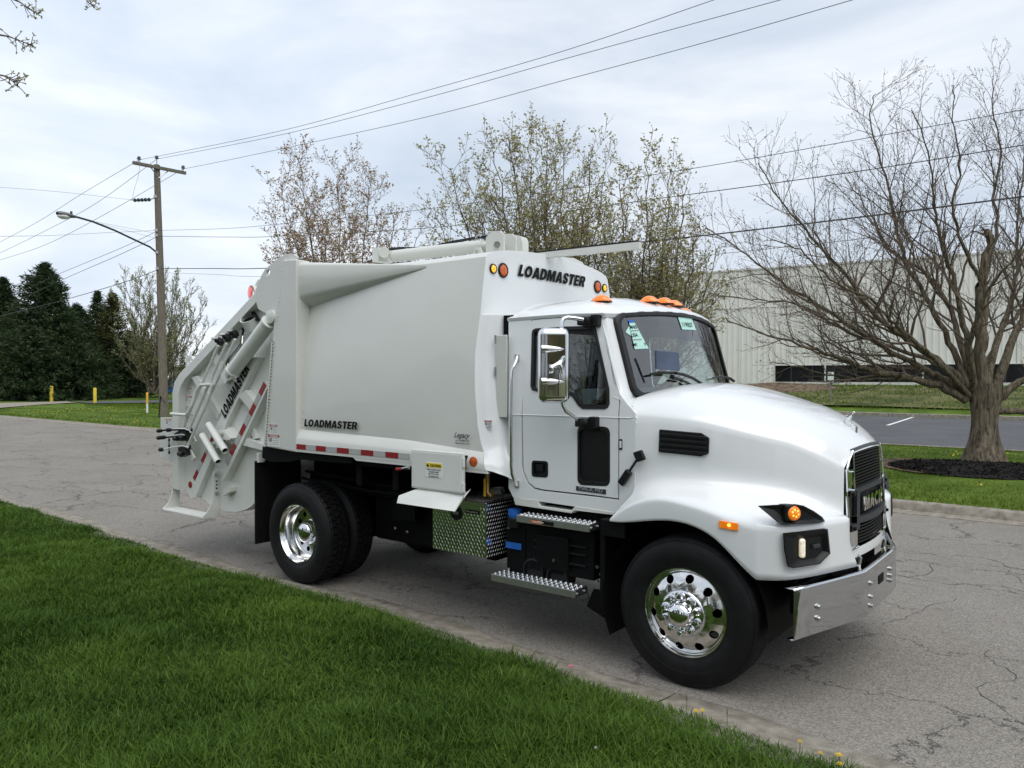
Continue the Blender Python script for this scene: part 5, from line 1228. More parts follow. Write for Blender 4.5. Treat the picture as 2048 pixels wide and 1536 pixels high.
# ================================================================== THE PLACE
nr = np.random.RandomState(3)
def noise2(x, y, s, seed=0):
    """smooth value noise on arrays"""
    x = np.asarray(x, float)*s+seed*17.3; y = np.asarray(y, float)*s+seed*9.1
    xi = np.floor(x); yi = np.floor(y); fx = x-xi; fy = y-yi; fx = fx*fx*(3-2*fx); fy = fy*fy*(3-2*fy)
    h = lambda a, b: np.modf(np.abs(np.sin(a*127.1+b*311.7)*43758.5453))[0]
    return (h(xi, yi)*(1-fx)+h(xi+1, yi)*fx)*(1-fy)+(h(xi, yi+1)*(1-fx)+h(xi+1, yi+1)*fx)*fy
def asphalt(name, c0, c1, crack=.5, cscale=.55, speck=170):
    m = bpy.data.materials.new(name); m.use_nodes = True; t = m.node_tree; b = t.nodes['Principled BSDF']; Lk = t.links.new
    g = N(t, 'ShaderNodeTexCoord')
    v = N(t, 'ShaderNodeTexVoronoi', feature='F1'); v.inputs['Scale'].default_value = speck; Lk(g.outputs['Object'], v.inputs['Vector'])
    n = N(t, 'ShaderNodeTexNoise'); n.inputs['Scale'].default_value = .5; n.inputs['Detail'].default_value = 8; n.inputs['Roughness'].default_value = .65; Lk(g.outputs['Object'], n.inputs['Vector'])
    r1_ = N(t, 'ShaderNodeValToRGB'); r1_.color_ramp.elements[0].color = (*[c*.42 for c in c0], 1); r1_.color_ramp.elements[1].color = (*[min(.8, c*1.95) for c in c1], 1)
    Lk(v.outputs['Color'], r1_.inputs['Fac'])
    r2_ = N(t, 'ShaderNodeValToRGB'); r2_.color_ramp.elements[0].position = .38; r2_.color_ramp.elements[1].position = .62
    r2_.color_ramp.elements[0].color = (*c0, 1); r2_.color_ramp.elements[1].color = (*c1, 1); Lk(n.outputs['Fac'], r2_.inputs['Fac'])
    mx_ = N(t, 'ShaderNodeMix', data_type='RGBA'); mx_.inputs[0].default_value = .52; Lk(r2_.outputs[0], mx_.inputs[6]); Lk(r1_.outputs[0], mx_.inputs[7])
    # cracks: distorted cell borders, broken up by noise
    nd = N(t, 'ShaderNodeTexNoise'); nd.inputs['Scale'].default_value = 1.6; nd.inputs['Detail'].default_value = 7; nd.inputs['Roughness'].default_value = .7; Lk(g.outputs['Object'], nd.inputs['Vector'])
    ma = N(t, 'ShaderNodeMix', data_type='RGBA', blend_type='LINEAR_LIGHT'); ma.inputs[0].default_value = .42; Lk(g.outputs['Object'], ma.inputs[6]); Lk(nd.outputs['Color'], ma.inputs[7])
    mpp = N(t, 'ShaderNodeMapping'); mpp.inputs['Scale'].default_value = (cscale*.6, cscale*1.5, 1); Lk(ma.outputs[2], mpp.inputs['Vector'])
    vc = N(t, 'ShaderNodeTexVoronoi', feature='DISTANCE_TO_EDGE'); vc.inputs['Scale'].default_value = 1; Lk(mpp.outputs[0], vc.inputs['Vector'])
    rc_ = N(t, 'ShaderNodeValToRGB'); rc_.color_ramp.elements[0].position = .001; rc_.color_ramp.elements[1].position = .009; rc_.color_ramp.elements[0].color = (0, 0, 0, 1); rc_.color_ramp.elements[1].color = (1, 1, 1, 1); Lk(vc.outputs['Distance'], rc_.inputs['Fac'])
    nb = N(t, 'ShaderNodeTexNoise'); nb.inputs['Scale'].default_value = .8; nb.inputs['Detail'].default_value = 3; Lk(g.outputs['Object'], nb.inputs['Vector'])
    rb = N(t, 'ShaderNodeValToRGB'); rb.color_ramp.elements[0].position = .36; rb.color_ramp.elements[1].position = .50; Lk(nb.outputs['Fac'], rb.inputs['Fac'])
    inv = N(t, 'ShaderNodeMath', operation='SUBTRACT'); inv.inputs[0].default_value = 1; Lk(rc_.outputs[0], inv.inputs[1])
    mul = N(t, 'ShaderNodeMath', operation='MULTIPLY'); Lk(inv.outputs[0], mul.inputs[0]); Lk(rb.outputs[0], mul.inputs[1])
    mu2 = N(t, 'ShaderNodeMath', operation='MULTIPLY'); Lk(mul.outputs[0], mu2.inputs[0]); mu2.inputs[1].default_value = crack
    mc_ = N(t, 'ShaderNodeMix', data_type='RGBA'); Lk(mu2.outputs[0], mc_.inputs[0]); Lk(mx_.outputs[2], mc_.inputs[6]); mc_.inputs[7].default_value = (.025, .023, .02, 1)
    Lk(mc_.outputs[2], b.inputs['Base Color']); b.inputs['Roughness'].default_value = .88; b.inputs['Specular IOR Level'].default_value = .25
    bp_ = N(t, 'ShaderNodeBump'); bp_.inputs['Strength'].default_value = .55; bp_.inputs['Distance'].default_value = .006
    ad = N(t, 'ShaderNodeMath', operation='MULTIPLY_ADD'); Lk(mul.outputs[0], ad.inputs[0]); ad.inputs[1].default_value = -3; Lk(v.outputs['Distance'], ad.inputs[2])
    Lk(ad.outputs[0], bp_.inputs['Height']); Lk(bp_.outputs[0], b.inputs['Normal'])
    return m
M['road'] = asphalt('worn asphalt', (.160, .146, .128), (.234, .216, .190), .8, .62, 95)
M['lot'] = asphalt('dark parking lot asphalt', (.060, .063, .070), (.105, .107, .112), .6, .5, 90)
M['conc'] = mat('weathered concrete', (.23, .205, .165), .9, var=.0, vscale=9, bump=.9, bscale=90, detail=12, col2=(.38, .345, .29), spec=.2)
M['soil'] = mat('lawn ground', (.020, .032, .008), .95, var=.4, vscale=3, spec=.1, bump=.3, bscale=40)
M['lawn'] = mat('far lawn', (.060, .105, .016), .95, vscale=.8, detail=12, col2=(.125, .185, .030), spec=.1, bump=.9, bscale=60)
M['bank'] = mat('rough bank grass', (.055, .070, .025), .95, vscale=.7, detail=12, col2=(.16, .155, .07), spec=.1, bump=.9, bscale=30)
M['mulch'] = mat('black mulch', (.008, .007, .007), .95, vscale=30, detail=6, col2=(.035, .032, .03), spec=.1, bump=1, bscale=60)
M['dirt'] = mat('bare soil and leaf litter', (.07, .05, .035), .95, vscale=4, detail=10, col2=(.20, .15, .10), spec=.1, bump=.8, bscale=40)
def bark(name, a, b, sc=(9, 9, 1.6)):
    m = bpy.data.materials.new(name); m.use_nodes = True; t = m.node_tree; p = t.nodes['Principled BSDF']
    g = N(t, 'ShaderNodeTexCoord'); mm = N(t, 'ShaderNodeMapping'); mm.inputs['Scale'].default_value = sc
    n = N(t, 'ShaderNodeTexNoise'); n.inputs['Scale'].default_value = 2.2; n.inputs['Detail'].default_value = 9; n.inputs['Roughness'].default_value = .68; n.inputs['Distortion'].default_value = .6
    r = N(t, 'ShaderNodeValToRGB'); r.color_ramp.elements[0].position = .36; r.color_ramp.elements[1].position = .64; r.color_ramp.elements[0].color = (*a, 1); r.color_ramp.elements[1].color = (*b, 1)
    bb_ = N(t, 'ShaderNodeBump'); bb_.inputs['Strength'].default_value = 1; bb_.inputs['Distance'].default_value = .05
    t.links.new(g.outputs['Object'], mm.inputs[0]); t.links.new(mm.outputs[0], n.inputs['Vector']); t.links.new(n.outputs['Fac'], r.inputs['Fac']); t.links.new(r.outputs[0], p.inputs['Base Color'])
    t.links.new(n.outputs['Fac'], bb_.inputs['Height']); t.links.new(bb_.outputs[0], p.inputs['Normal']); p.inputs['Roughness'].default_value = .92; p.inputs['Specular IOR Level'].default_value = .15
    return m
M['bark'] = bark('maple bark', (.045, .036, .026), (.25, .21, .15))
M['twig'] = mat('twig bark', (.10, .08, .06), .9, vscale=3, col2=(.19, .155, .12), spec=.1)
M['polewood'] = bark('weathered pole wood', (.12, .105, .08), (.30, .265, .215), (30, 30, 1.2))
def leafmat(name, a, b, sc=2.5, trans=.25, gloss=0):
    m = bpy.data.materials.new(name); m.use_nodes = True; t = m.node_tree; t.nodes.clear()
    o = N(t, 'ShaderNodeOutputMaterial'); d = N(t, 'ShaderNodeBsdfDiffuse'); tr = N(t, 'ShaderNodeBsdfTranslucent'); x = N(t, 'ShaderNodeMixShader'); x.inputs[0].default_value = trans
    at = N(t, 'ShaderNodeAttribute', attribute_name='tint'); r = N(t, 'ShaderNodeValToRGB'); r.color_ramp.elements[0].color = (*a, 1); r.color_ramp.elements[1].color = (*b, 1)
    t.links.new(at.outputs['Fac'], r.inputs['Fac'])
    for q in (d, tr): t.links.new(r.outputs[0], q.inputs['Color'])
    t.links.new(d.outputs[0], x.inputs[1]); t.links.new(tr.outputs[0], x.inputs[2])
    if gloss:
        gg = N(t, 'ShaderNodeBsdfGlossy'); gg.inputs['Roughness'].default_value = .42; y = N(t, 'ShaderNodeMixShader'); y.inputs[0].default_value = gloss; t.links.new(x.outputs[0], y.inputs[1]); t.links.new(gg.outputs[0], y.inputs[2]); x = y
    t.links.new(x.outputs[0], o.inputs[0])
    return m
M['blade'] = leafmat('grass blades', (.014, .048, .004), (.175, .285, .042), gloss=.012)
M['fblade'] = leafmat('far grass blades', (.045, .085, .010), (.15, .21, .035))
M['bud'] = leafmat('opening leaves', (.26, .24, .10), (.52, .49, .24), trans=.5)
M['redbud'] = leafmat('reddish opening leaves', (.34, .15, .09), (.46, .40, .20), trans=.5)
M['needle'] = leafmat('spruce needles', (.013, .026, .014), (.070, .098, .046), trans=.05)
M['oliveneedle'] = leafmat('olive spruce needles', (.035, .042, .015), (.10, .105, .04), trans=.1)
M['haze_leaf'] = leafmat('early leaf haze', (.26, .29, .12), (.46, .49, .24), trans=.5)

def sheet(name, pts, z, m, label=None):
    g = G().add([(p[0], p[1], z if z is not None else p[2]) for p in pts], [tuple(range(len(pts)))]); o = g.build(name, m, None, ang=0); o['kind'] = 'structure'; return o
sheet('ground', [(-1500, -1500), (1500, -1500), (1500, 1500), (-1500, 1500)], -.12, 'bank')
# road
FK = [(-140, 9.6), (-60, 9.4), (-43, 9.2), (-27, 9.05), (-20, 8.55), (-10, 7.85), (-.5, 7.32), (4, 7.1), (12, 6.7), (60, 5.5)]
def fk(x): return itp([p[0] for p in FK], [p[1] for p in FK], x)
GE = [(-140, 2.2), (-40, -.1), (-20, -.95), (-11.87, -1.247), (-9.1, -1.30), (-6.2, -1.47), (-4.9, -1.51), (-4.08, -1.47), (-3.2, -1.45), (-2.42, -1.47), (-1.25, -1.565), (-.56, -1.625), (.02, -1.675), (.67, -1.73), (1.19, -1.80), (3, -2.05), (10, -3.2), (60, -14)]
def ge(x): return np.interp(x, [p[0] for p in GE], [p[1] for p in GE])
xs = sorted(set([p[0] for p in FK]+[p[0] for p in GE]))
G().add([(x, ge(x)-.3, 0) for x in xs]+[(x, fk(x)+.1, 0) for x in xs], [(i, i+1, len(xs)+i+1, len(xs)+i) for i in range(len(xs)-1)]).build('road', 'road', None, ang=0)['kind'] = 'structure'
# long cracks wandering through the old asphalt
V = []; F = []
crs_ = np.random.RandomState(12)
def crack(x, y, a, L_, w_, depth=0):
    st = .07; k = int(L_/st); pts = [(x, y)]; aa = a
    for i in range(k):
        aa += crs_.randn()*.48; aa += (a-aa)*.30; x += math.cos(aa)*st; y += math.sin(aa)*st; pts.append((x, y))
        if depth < 2 and crs_.rand() < .022: crack(x, y, aa+crs_.choice([-1, 1])*(.6+.7*crs_.rand()), L_*(.15+.35*crs_.rand()), w_*.75, depth+1)
    o = len(V)
    for i, (px_, py_) in enumerate(pts):
        t = i/max(1, len(pts)-1); ww = w_*(.35+.9*crs_.rand())*min(1, 6*t+.1, 6*(1-t)+.1)/2; b_ = math.atan2(pts[min(i+1, len(pts)-1)][1]-pts[max(0, i-1)][1], pts[min(i+1, len(pts)-1)][0]-pts[max(0, i-1)][0])
        V.append((px_-math.sin(b_)*ww, py_+math.cos(b_)*ww, .0035)); V.append((px_+math.sin(b_)*ww, py_-math.cos(b_)*ww, .0035))
    for i in range(len(pts)-1): F.append((o+2*i, o+2*i+1, o+2*i+3, o+2*i+2))
for i in range(110):
    x_ = 8-crs_.rand()**1.1*40; lo_ = float(ge(x_))+.7; y_ = lo_+crs_.rand()*(fk(x_)-lo_-.8); along = crs_.rand() < .62
    a_ = (math.pi if crs_.rand() < .5 else 0)+crs_.randn()*.28 if along else math.pi/2*crs_.choice([-1, 1])+crs_.randn()*.4
    crack(x_, y_, a_, (2.0+4*crs_.rand()) if along else (1+1.6*crs_.rand()), .004+.005*crs_.rand())
V = [v for v in V]; keep = [f for f in F if all(float(ge(V[i][0]))+.5 < V[i][1] < fk(V[i][0])-.4 for i in f)]
M['crack'] = mat('dirt filled crack', (.020, .018, .015), .95, var=.3, vscale=20, spec=.1)
tag(G().add(V, keep).build('road_crack', 'crack', None, ang=0), 'wandering dark cracks in the old road surface', 'cracks', kind='stuff')
# near kerb: rolled concrete gutter in cast lengths
kb = bpy.data.objects.new('kerb', None); COL.objects.link(kb); kb['kind'] = 'structure'; kb['_w'] = [0, 0, 0]
x = -30.0
while x < 7:
    x2 = x+3.0; rws = []
    for xx in np.linspace(x+.006, x2-.006, 7):
        yg = float(ge(xx)); w_ = .40+.05*math.sin(xx*1.7)+.03*math.sin(xx*5.1)
        rws.append([(xx, yg+w_+.02, -.03), (xx, yg+w_, .006), (xx, yg+.30, .012), (xx, yg+.14, .035), (xx, yg+.0, .075), (xx, yg-.15, .085), (xx, yg-.2, -.02)])
    G().grid(rws).build('kerb_stone', 'conc', kb, ang=60); x = x2
fk_ = bpy.data.objects.new('kerb', None); COL.objects.link(fk_); fk_['kind'] = 'structure'; fk_['_w'] = [0, 0, 0]
x = -64.65
while x < 14:
    x2 = x+3.0; rws = []
    for xx in np.linspace(x+.008, x2-.008, 4):
        yg = fk(xx); h = itp([-30, -12], [.05, .14], xx)
        rws.append([(xx, yg-.32, -.02), (xx, yg-.32, .008), (xx, yg-.02, .004), (xx, yg, .012+.0*h), (xx, yg+.02, h*.85), (xx, yg+.05, h), (xx, yg+.17, h+.004), (xx, yg+.18, -.02)])
    G().grid(rws).build('kerb_stone', 'conc', fk_, ang=50); x = x2
# terrain on the far side
def zl(x, y):
    y0 = fk(x)
    if x < -24:
        return itp([0, .2, 3, 30, 80], [.05, .07, .13, .16, .2], y-y0) if y < 90 else .2
    z = itp([y0, y0+.3, 9.5, 12.2, 15, 17.6, 18.0, 34.0, 34.6, 36, 44, 48, 90], [.13, .15, .20, .27, .22, .16, .10, .10, .30, .55, 1.40, 1.45, 1.6], y)
    return z
gx_ = np.concatenate([np.linspace(-140, -30, 40), np.linspace(-28, 20, 97), np.linspace(22, 60, 12)])
rws = []
for xx in gx_:
    y0 = fk(xx)+.15; ysl = np.concatenate([[y0, y0+.15], np.linspace(y0+.4, 17.4, 26), [17.65, 18, 20, 25, 30, 33.9, 34.3, 34.6], np.linspace(35, 48, 22), [60, 90, 200]])
    rws.append([(xx, yy, zl(xx, yy)+(.03*float(noise2(xx, yy, .7))+.025*float(noise2(xx, yy, 2.1)) if (yy < 17.3 or yy > 35) and yy > y0+.5 else 0)) for yy in ysl])
G().grid(rws).build('verge_lawn', 'lawn', None, ang=60)['kind'] = 'structure'
# dry, trodden bank in front of the building
rws = []
for xx in np.linspace(-26, 30, 60): rws.append([(xx, yy, zl(xx, yy)+.055+.10*float(noise2(xx, yy, .5, 4))) for yy in np.linspace(35.6, 47, 18)])
G().grid(rws).build('bank', 'bank', None, ang=60)['kind'] = 'structure'
# parking lot
sheet('parking_lot', [(-24, 17.75), (60, 17.75), (60, 34.2), (-24, 34.2)], .168, 'lot')
a = U(1775, 850.5, Z=.172); b = U(1830, 833, Z=.172); d = (b-a).normalized(); n_ = Vector((-d.y, d.x, 0))*.07
pk = bpy.data.objects.new('parking_markings', None); COL.objects.link(pk); pk['kind'] = 'structure'; pk['_w'] = [0, 0, 0]
for k in range(-2, 6):
    o3 = Vector((k*2.9, 0, 0)); G().add([a-n_+o3, a+n_+o3, b+n_+o3, b-n_+o3], [(0, 1, 2, 3)]).build('painted_line', 'decalw', pk, ang=0)
lk = bpy.data.objects.new('kerb', None); COL.objects.link(lk); lk['kind'] = 'structure'; lk['_w'] = [0, 0, 0]
x = -24
while x < 40: G().box((x+.01, 34.2, .1), (x+2.99, 34.5, .34)).build('kerb_stone', 'conc', lk, bevel=.02); G().box((x+.01, 17.6, .1), (x+2.99, 17.75, .20)).build('kerb_stone', 'conc', lk, bevel=.02); x += 3
# left: concrete drive and side road
sheet('driveway', [U(-260, 812, Z=.2), U(0, 806, Z=.2), U(132, 802.5, Z=.2), U(158, 804.5, Z=.2), U(80, 809, Z=.2), U(0, 815.5, Z=.2), U(-260, 832, Z=.2)], .2, 'conc')
sheet('side_road', [U(135, 803.5, Z=.205), U(500, 797.5, Z=.205), U(500, 803, Z=.205), U(190, 806.5, Z=.205)], .205, 'lot')
# near lawn ground
rws = []
for xx in np.linspace(-40, 8, 90):
    yg = float(ge(xx)); rws.append([(xx, yg+dy, .062+.05*min(1, -dy/.5)+(.05*float(noise2(xx, yg+dy, 1.1, 2)) if dy < -.3 else 0)) for dy in (-.03, -.1, -.2, -.35, -.6, -1, -1.5, -2, -2.6, -3.3, -4, -5, -7, -12, -40)])
G().grid(rws).build('front_lawn', 'soil', None, ang=60)['kind'] = 'structure'
def lawn_z(x, y):
    dy = y-ge(x); return .062+.05*np.minimum(1, -dy/.5)+np.where(dy < -.3, .05*noise2(x, y, 1.1, 2), 0)-.01
def blades(name, m, px, py, pz, h, wd, tint, bend, label, cat=None, seg=3):
    n = len(px); ph = nr.rand(n)*2*np.pi+4*noise2(px, py, .9, 5); fa = nr.rand(n)*2*np.pi
    T = np.array([0, .42, .76, 1.0]) if seg == 3 else np.array([0, .6, 1.0]); Wd = np.array([1, .85, .5, 0]) if seg == 3 else np.array([1, .7, 0])
    V = []; 
    for t, wf in zip(T, Wd):
        off = bend*h*t**2; zz = h*t*(1-.28*np.minimum(bend, 1.3)*t)
        cx_ = px+np.cos(ph)*off; cy_ = py+np.sin(ph)*off; cz_ = pz+zz
        if wf > 0:
            wx, wy = -np.sin(ph+.6*np.cos(fa))*wd*wf/2, np.cos(ph+.6*np.cos(fa))*wd*wf/2
            V.append(np.stack([cx_-wx, cy_-wy, cz_], 1)); V.append(np.stack([cx_+wx, cy_+wy, cz_], 1))
        else: V.append(np.stack([cx_, cy_, cz_], 1))
    k = len(V); co_ = np.stack(V, 1).reshape(-1, 3); base = (np.arange(n)*k)[:, None]
    F = []
    for s_ in range(len(T)-2): F += [[2*s_, 2*s_+1, 2*s_+3], [2*s_, 2*s_+3, 2*s_+2]]
    F.append([k-3, k-2, k-1]); F = np.array(F); tri = (base[:, None, :]+F[None]).reshape(-1, 3)
    return trimesh(name, m, co_, tri, np.repeat(tint, k)*1.0)
def trimesh(name, m, co_, tri, tint=None, parent=None, n=3, smooth=False):
    me = bpy.data.meshes.new(name); me.vertices.add(len(co_)); me.vertices.foreach_set('co', np.asarray(co_, np.float32).ravel())
    me.loops.add(tri.size); me.loops.foreach_set('vertex_index', tri.astype(np.int32).ravel()); me.polygons.add(len(tri))
    me.polygons.foreach_set('loop_start', (np.arange(len(tri))*n).astype(np.int32)); me.polygons.foreach_set('loop_total', np.full(len(tri), n, np.int32))
    if smooth: me.polygons.foreach_set('use_smooth', np.ones(len(tri), bool))
    me.update(calc_edges=True)
    if tint is not None: a_ = me.attributes.new('tint', 'FLOAT', 'POINT'); a_.data.foreach_set('value', np.asarray(tint, np.float32))
    me.materials.append(M[m]); o = bpy.data.objects.new(name, me); COL.objects.link(o)
    if parent is not None: o.parent = parent; o['_w'] = list(parent['_w'])
    return o
# near grass, blade by blade
Rv = np.array(_rt); Fv = np.array(_fw); Uv = np.array(_up); Cv = np.array(CAM)
def scatter(x0, x1, y0, y1, dens):
    n = int((x1-x0)*(y1-y0)*dens); return x0+nr.rand(n)*(x1-x0), y0+nr.rand(n)*(y1-y0)
PX = []; PY = []
for (x0, x1, y0, y1) in ((-40, 3.4, -6.4, .2),):
    X_, Y_ = scatter(x0, x1, y0, y1, 9500)
    P_ = np.stack([X_, Y_, np.full(len(X_), .1)], 1)-Cv; dd = P_@Fv; uu = 1024+FPX*(P_@Rv)/np.maximum(dd, .1); vv = 768-FPX*(P_@Uv)/np.maximum(dd, .1)
    edge = ge(X_)+.02+.05*(noise2(X_, Y_, 3, 8)-.5)+.03*(noise2(X_, Y_, 14, 9)-.5)
    dens = np.interp(dd, [3, 5, 8, 12, 20, 40], [1, .85, .6, .35, .12, .05])
    ok = (dd > .9) & (uu > -450) & (uu < 2400) & (vv < 1900) & (Y_ < edge) & (nr.rand(len(X_)) < dens)
    PX.append(X_[ok]); PY.append(Y_[ok]); DD = dd[ok]
px, py = np.concatenate(PX), np.concatenate(PY); n = len(px)
cl_ = noise2(px, py, 2.2, 1)*.6+noise2(px, py, 6, 3)*.4
h = (.046+.10*cl_**1.6)*(.6+.7*nr.rand(n)); h *= np.where(py > ge(px)-.12, .85, 1)
wd = .0052*(.5+.9*nr.rand(n))*np.interp(DD, [3, 6, 12, 30], [1, 1.25, 2.0, 4])
pale = np.clip((noise2(px, py, .8, 6)-.55)*2.5, 0, 1)
tint = np.clip(.08+.5*nr.rand(n)**1.6+.34*(noise2(px, py, 1.3, 7)-.5)+.14*(noise2(px, py, .35, 2)-.5)+.05+.22*pale+(nr.rand(n) > .985)*.5, 0, 1)
o = blades('grass', 'blade', px, py, lawn_z(px, py), h, wd, tint, .35+.9*nr.rand(n)**1.3+.5*(nr.rand(n) > .93), None)
tag(o, 'lush dark green lawn grass in the foreground beside the kerb', 'grass', kind='stuff')
print('near blades', n)
# verge grass across the road, right and left
X_, Y_ = scatter(-9, 9, 7.3, 17.5, 650); ok = Y_ > np.array([fk(a) for a in X_])+.10+.08*noise2(X_, Y_, 4, 1)
mu = ((X_-.35)/1.75)**2+((Y_-11.45)/1.25)**2 > 1; ok &= mu; X_, Y_ = X_[ok], Y_[ok]
o = blades('grass', 'fblade', X_, Y_, np.array([zl(a, b) for a, b in zip(X_, Y_)])+.0, .035+.05*nr.rand(len(X_)), .010*(.7+.8*nr.rand(len(X_))), np.clip(.1+.4*nr.rand(len(X_))+.45*noise2(X_, Y_, .7, 2), 0, 1), .3+.9*nr.rand(len(X_)), None, seg=2)
tag(o, 'short green verge grass around the mulched tree across the road', 'grass', kind='stuff')
X_, Y_ = scatter(-62, -22, 9.1, 26, 90); ok = Y_ > np.array([fk(a) for a in X_])+.2
P_ = np.stack([X_, Y_, np.full(len(X_), .15)], 1)-Cv; dd = P_@Fv; uu = 1024+FPX*(P_@Rv)/dd; vv = 768-FPX*(P_@Uv)/dd
ok &= ~((vv < 816) & (uu < 170) & (vv > 802)) & ~((vv < 807) & (uu > 130)); X_, Y_ = X_[ok], Y_[ok]
o = blades('grass', 'fblade', X_, Y_, np.array([zl(a, b) for a, b in zip(X_, Y_)])+.0, .04+.05*nr.rand(len(X_)), .03*(.7+.8*nr.rand(len(X_))), np.clip(.1+.4*nr.rand(len(X_))+.45*noise2(X_, Y_, .4, 2), 0, 1), .3+.9*nr.rand(len(X_)), None, seg=2)
tag(o, 'mown green grass with dandelions beyond the road around the utility pole', 'grass', kind='stuff')
# dandelions
M['dand'] = mat('dandelion yellow', (.75, .52, .02), .7, var=.15, vscale=80)
M['stem'] = mat('green stem', (.09, .16, .04), .7, var=.15, vscale=30)
M['fluff'] = mat('dandelion fluff', (.7, .7, .68), .9, var=.05, vscale=30)
tv = np.array([[.02*math.cos(a), .02*math.sin(a), .05] for a in np.linspace(0, 2*math.pi, 6)[:-1]]+[[0, 0, .075]])
def dots(name, X_, Y_, sc, label):
    co_ = (tv[None]*sc+np.stack([X_, Y_, np.array([zl(a, b) for a, b in zip(X_, Y_)])], 1)[:, None]).reshape(-1, 3)
    tri = (np.arange(len(X_))[:, None, None]*6+np.array([[i, (i+1) % 5, 5] for i in range(5)])[None]).reshape(-1, 3)
    tag(trimesh(name, 'dand', co_, tri), label, 'dandelions', kind='stuff')
X_, Y_ = scatter(-60, -25, 9.6, 17, 2.0); k_ = noise2(X_, Y_, .3, 3) > .45; dots('dandelion_patch', X_[k_], Y_[k_], .95, 'scattered yellow dandelions in the grass around the utility pole')
X_, Y_ = scatter(-4, 6, 7.6, 17, .35); dots('dandelion_patch', X_, Y_, 1.0, 'few yellow dandelions in the verge across the road')
def dandelion(u, v, h_, r_, label, m='dand', lean=(.01, .0)):
    p = U(u, v, Z=.10+h_); t = thing('dandelion', label, 'dandelion', (p.x, p.y, .07), 'dandelions growing at the kerb edge')
    G().tube([(p.x-lean[0], p.y-lean[1], .07), (p.x, p.y, .07+h_*.6), (p.x, p.y, .098+h_)], .0025, 5).build('stem', 'stem', t)
    g = G(); c_ = Vector((p.x, p.y, .10+h_))
    for k in range(26):
        a_ = k*2.4; rr_ = r_*(.45+.55*(k % 3)/2); g.add([c_+Vector((math.cos(a_-.15)*.004, math.sin(a_-.15)*.004, .0)), c_+Vector((math.cos(a_-.18)*rr_, math.sin(a_-.18)*rr_, .004+.004*(2-k % 3))), c_+Vector((math.cos(a_+.18)*rr_, math.sin(a_+.18)*rr_, .004+.004*(2-k % 3)))], [(0, 1, 2)])
    g.ball(c_, r_*.35, 6, (1, 1, .7)); g.build('flower', m, t, ang=0)
dandelion(1392, 1423, .05, .019, 'yellow dandelion at the kerb, left one of the close pair'); dandelion(1405, 1422, .05, .019, 'yellow dandelion at the kerb, right one of the close pair')
dandelion(1600, 1484, .04, .015, 'small ochre dandelion at the kerb between the pair and the corner group'); dandelion(1641, 1507, .04, .015, 'small yellow dandelion, leftmost of the group in the bottom corner of the lawn')
dandelion(1678, 1511, .06, .021, 'large bright yellow dandelion on the lawn corner at the kerb'); dandelion(1680, 1529, .03, .018, 'yellow dandelion lowest on the lawn corner, under the large one')
dandelion(1192, 1497, .05, .012, 'white closed dandelion head standing alone in the dark grass', 'fluff')
for u, v, l_ in ((1373, 1425, 'thin dark plantain stalk beside the pair of dandelions'), (1454, 1452, 'tall thin dark plantain stalk at the lawn edge between dandelions')):
    p = U(u, v, Z=.1); t = thing('plantain_stalk', l_, 'weed', (p.x, p.y, .07)); G().tube([(p.x, p.y, .07), (p.x+.002, p.y, .15), (p.x, p.y, .19)], [.002, .002, .0015], 5).build('stem', 'stem', t); G().tube([(p.x, p.y, .17), (p.x, p.y, .205)], [.004, .002], 6).build('seed_head', 'twig', t)
p = U(1142, 1332, Z=.02); g = G().obox(p, (.018, .004, 0), (-.003, .009, .0), (0, 0, .005)); M['pink'] = mat('pink scrap', (.7, .15, .25), .6, var=.1, vscale=40)
tag(g.build('litter', 'pink', None, bevel=.003), 'tiny pink scrap lying in the concrete gutter', 'litter')

# ------------------------------------------------------------------ trees
def twig_tubes(paths, n=3):
    """paths: list of (points, radii) -> arrays"""
    V = []; F = []; o = 0
    ang = [2*math.pi*k/n for k in range(n)]
    for P, rr_ in paths:
        P = np.asarray(P, float); m_ = len(P); d = np.gradient(P, axis=0); d /= np.linalg.norm(d, axis=1)[:, None]+1e-9
        ref = np.array([.3, .2, .93]) if abs(d[0, 2]) < .9 else np.array([1, .1, .0])
        a_ = np.cross(d, ref); a_ /= np.linalg.norm(a_, axis=1)[:, None]+1e-9; b_ = np.cross(d, a_); rr_ = np.asarray(rr_)[:, None]
        ring_ = np.stack([P+(a_*math.cos(t)+b_*math.sin(t))*rr_ for t in ang], 1).reshape(-1, 3); V.append(ring_)
        for i in range(m_-1):
            for k in range(n): F.append((o+i*n+k, o+i*n+(k+1) % n, o+(i+1)*n+(k+1) % n, o+(i+1)*n+k))
        o += m_*n
    return np.concatenate(V), np.array(F)
def grow(rs, p, d, L_, r_, lvl, out, tips, up, spread, dens, maxl=3, rmin=.004):
    """wandering branch with side shoots"""
    k = max(3, int(L_/.22)+2) if lvl < 2 else 3; pts = [np.array(p)]; d = d/np.linalg.norm(d); st = L_/k; dirs = [d]
    for i in range(k):
        d = d+rs.randn(3)*(.13 if lvl < 2 else .16)+np.array([0, 0, up*(.10 if lvl < 2 else .16)]); d /= np.linalg.norm(d); pts.append(pts[-1]+d*st); dirs.append(d)
    rr_ = [max(rmin*.6, r_*(1-.75*i/k)) for i in range(k+1)]; out.append((pts, rr_, lvl)); tips.append((pts[-1], d, lvl))
    if lvl < maxl: side(rs, pts, dirs, rr_, L_, lvl, out, tips, up, spread, dens, maxl, rmin)
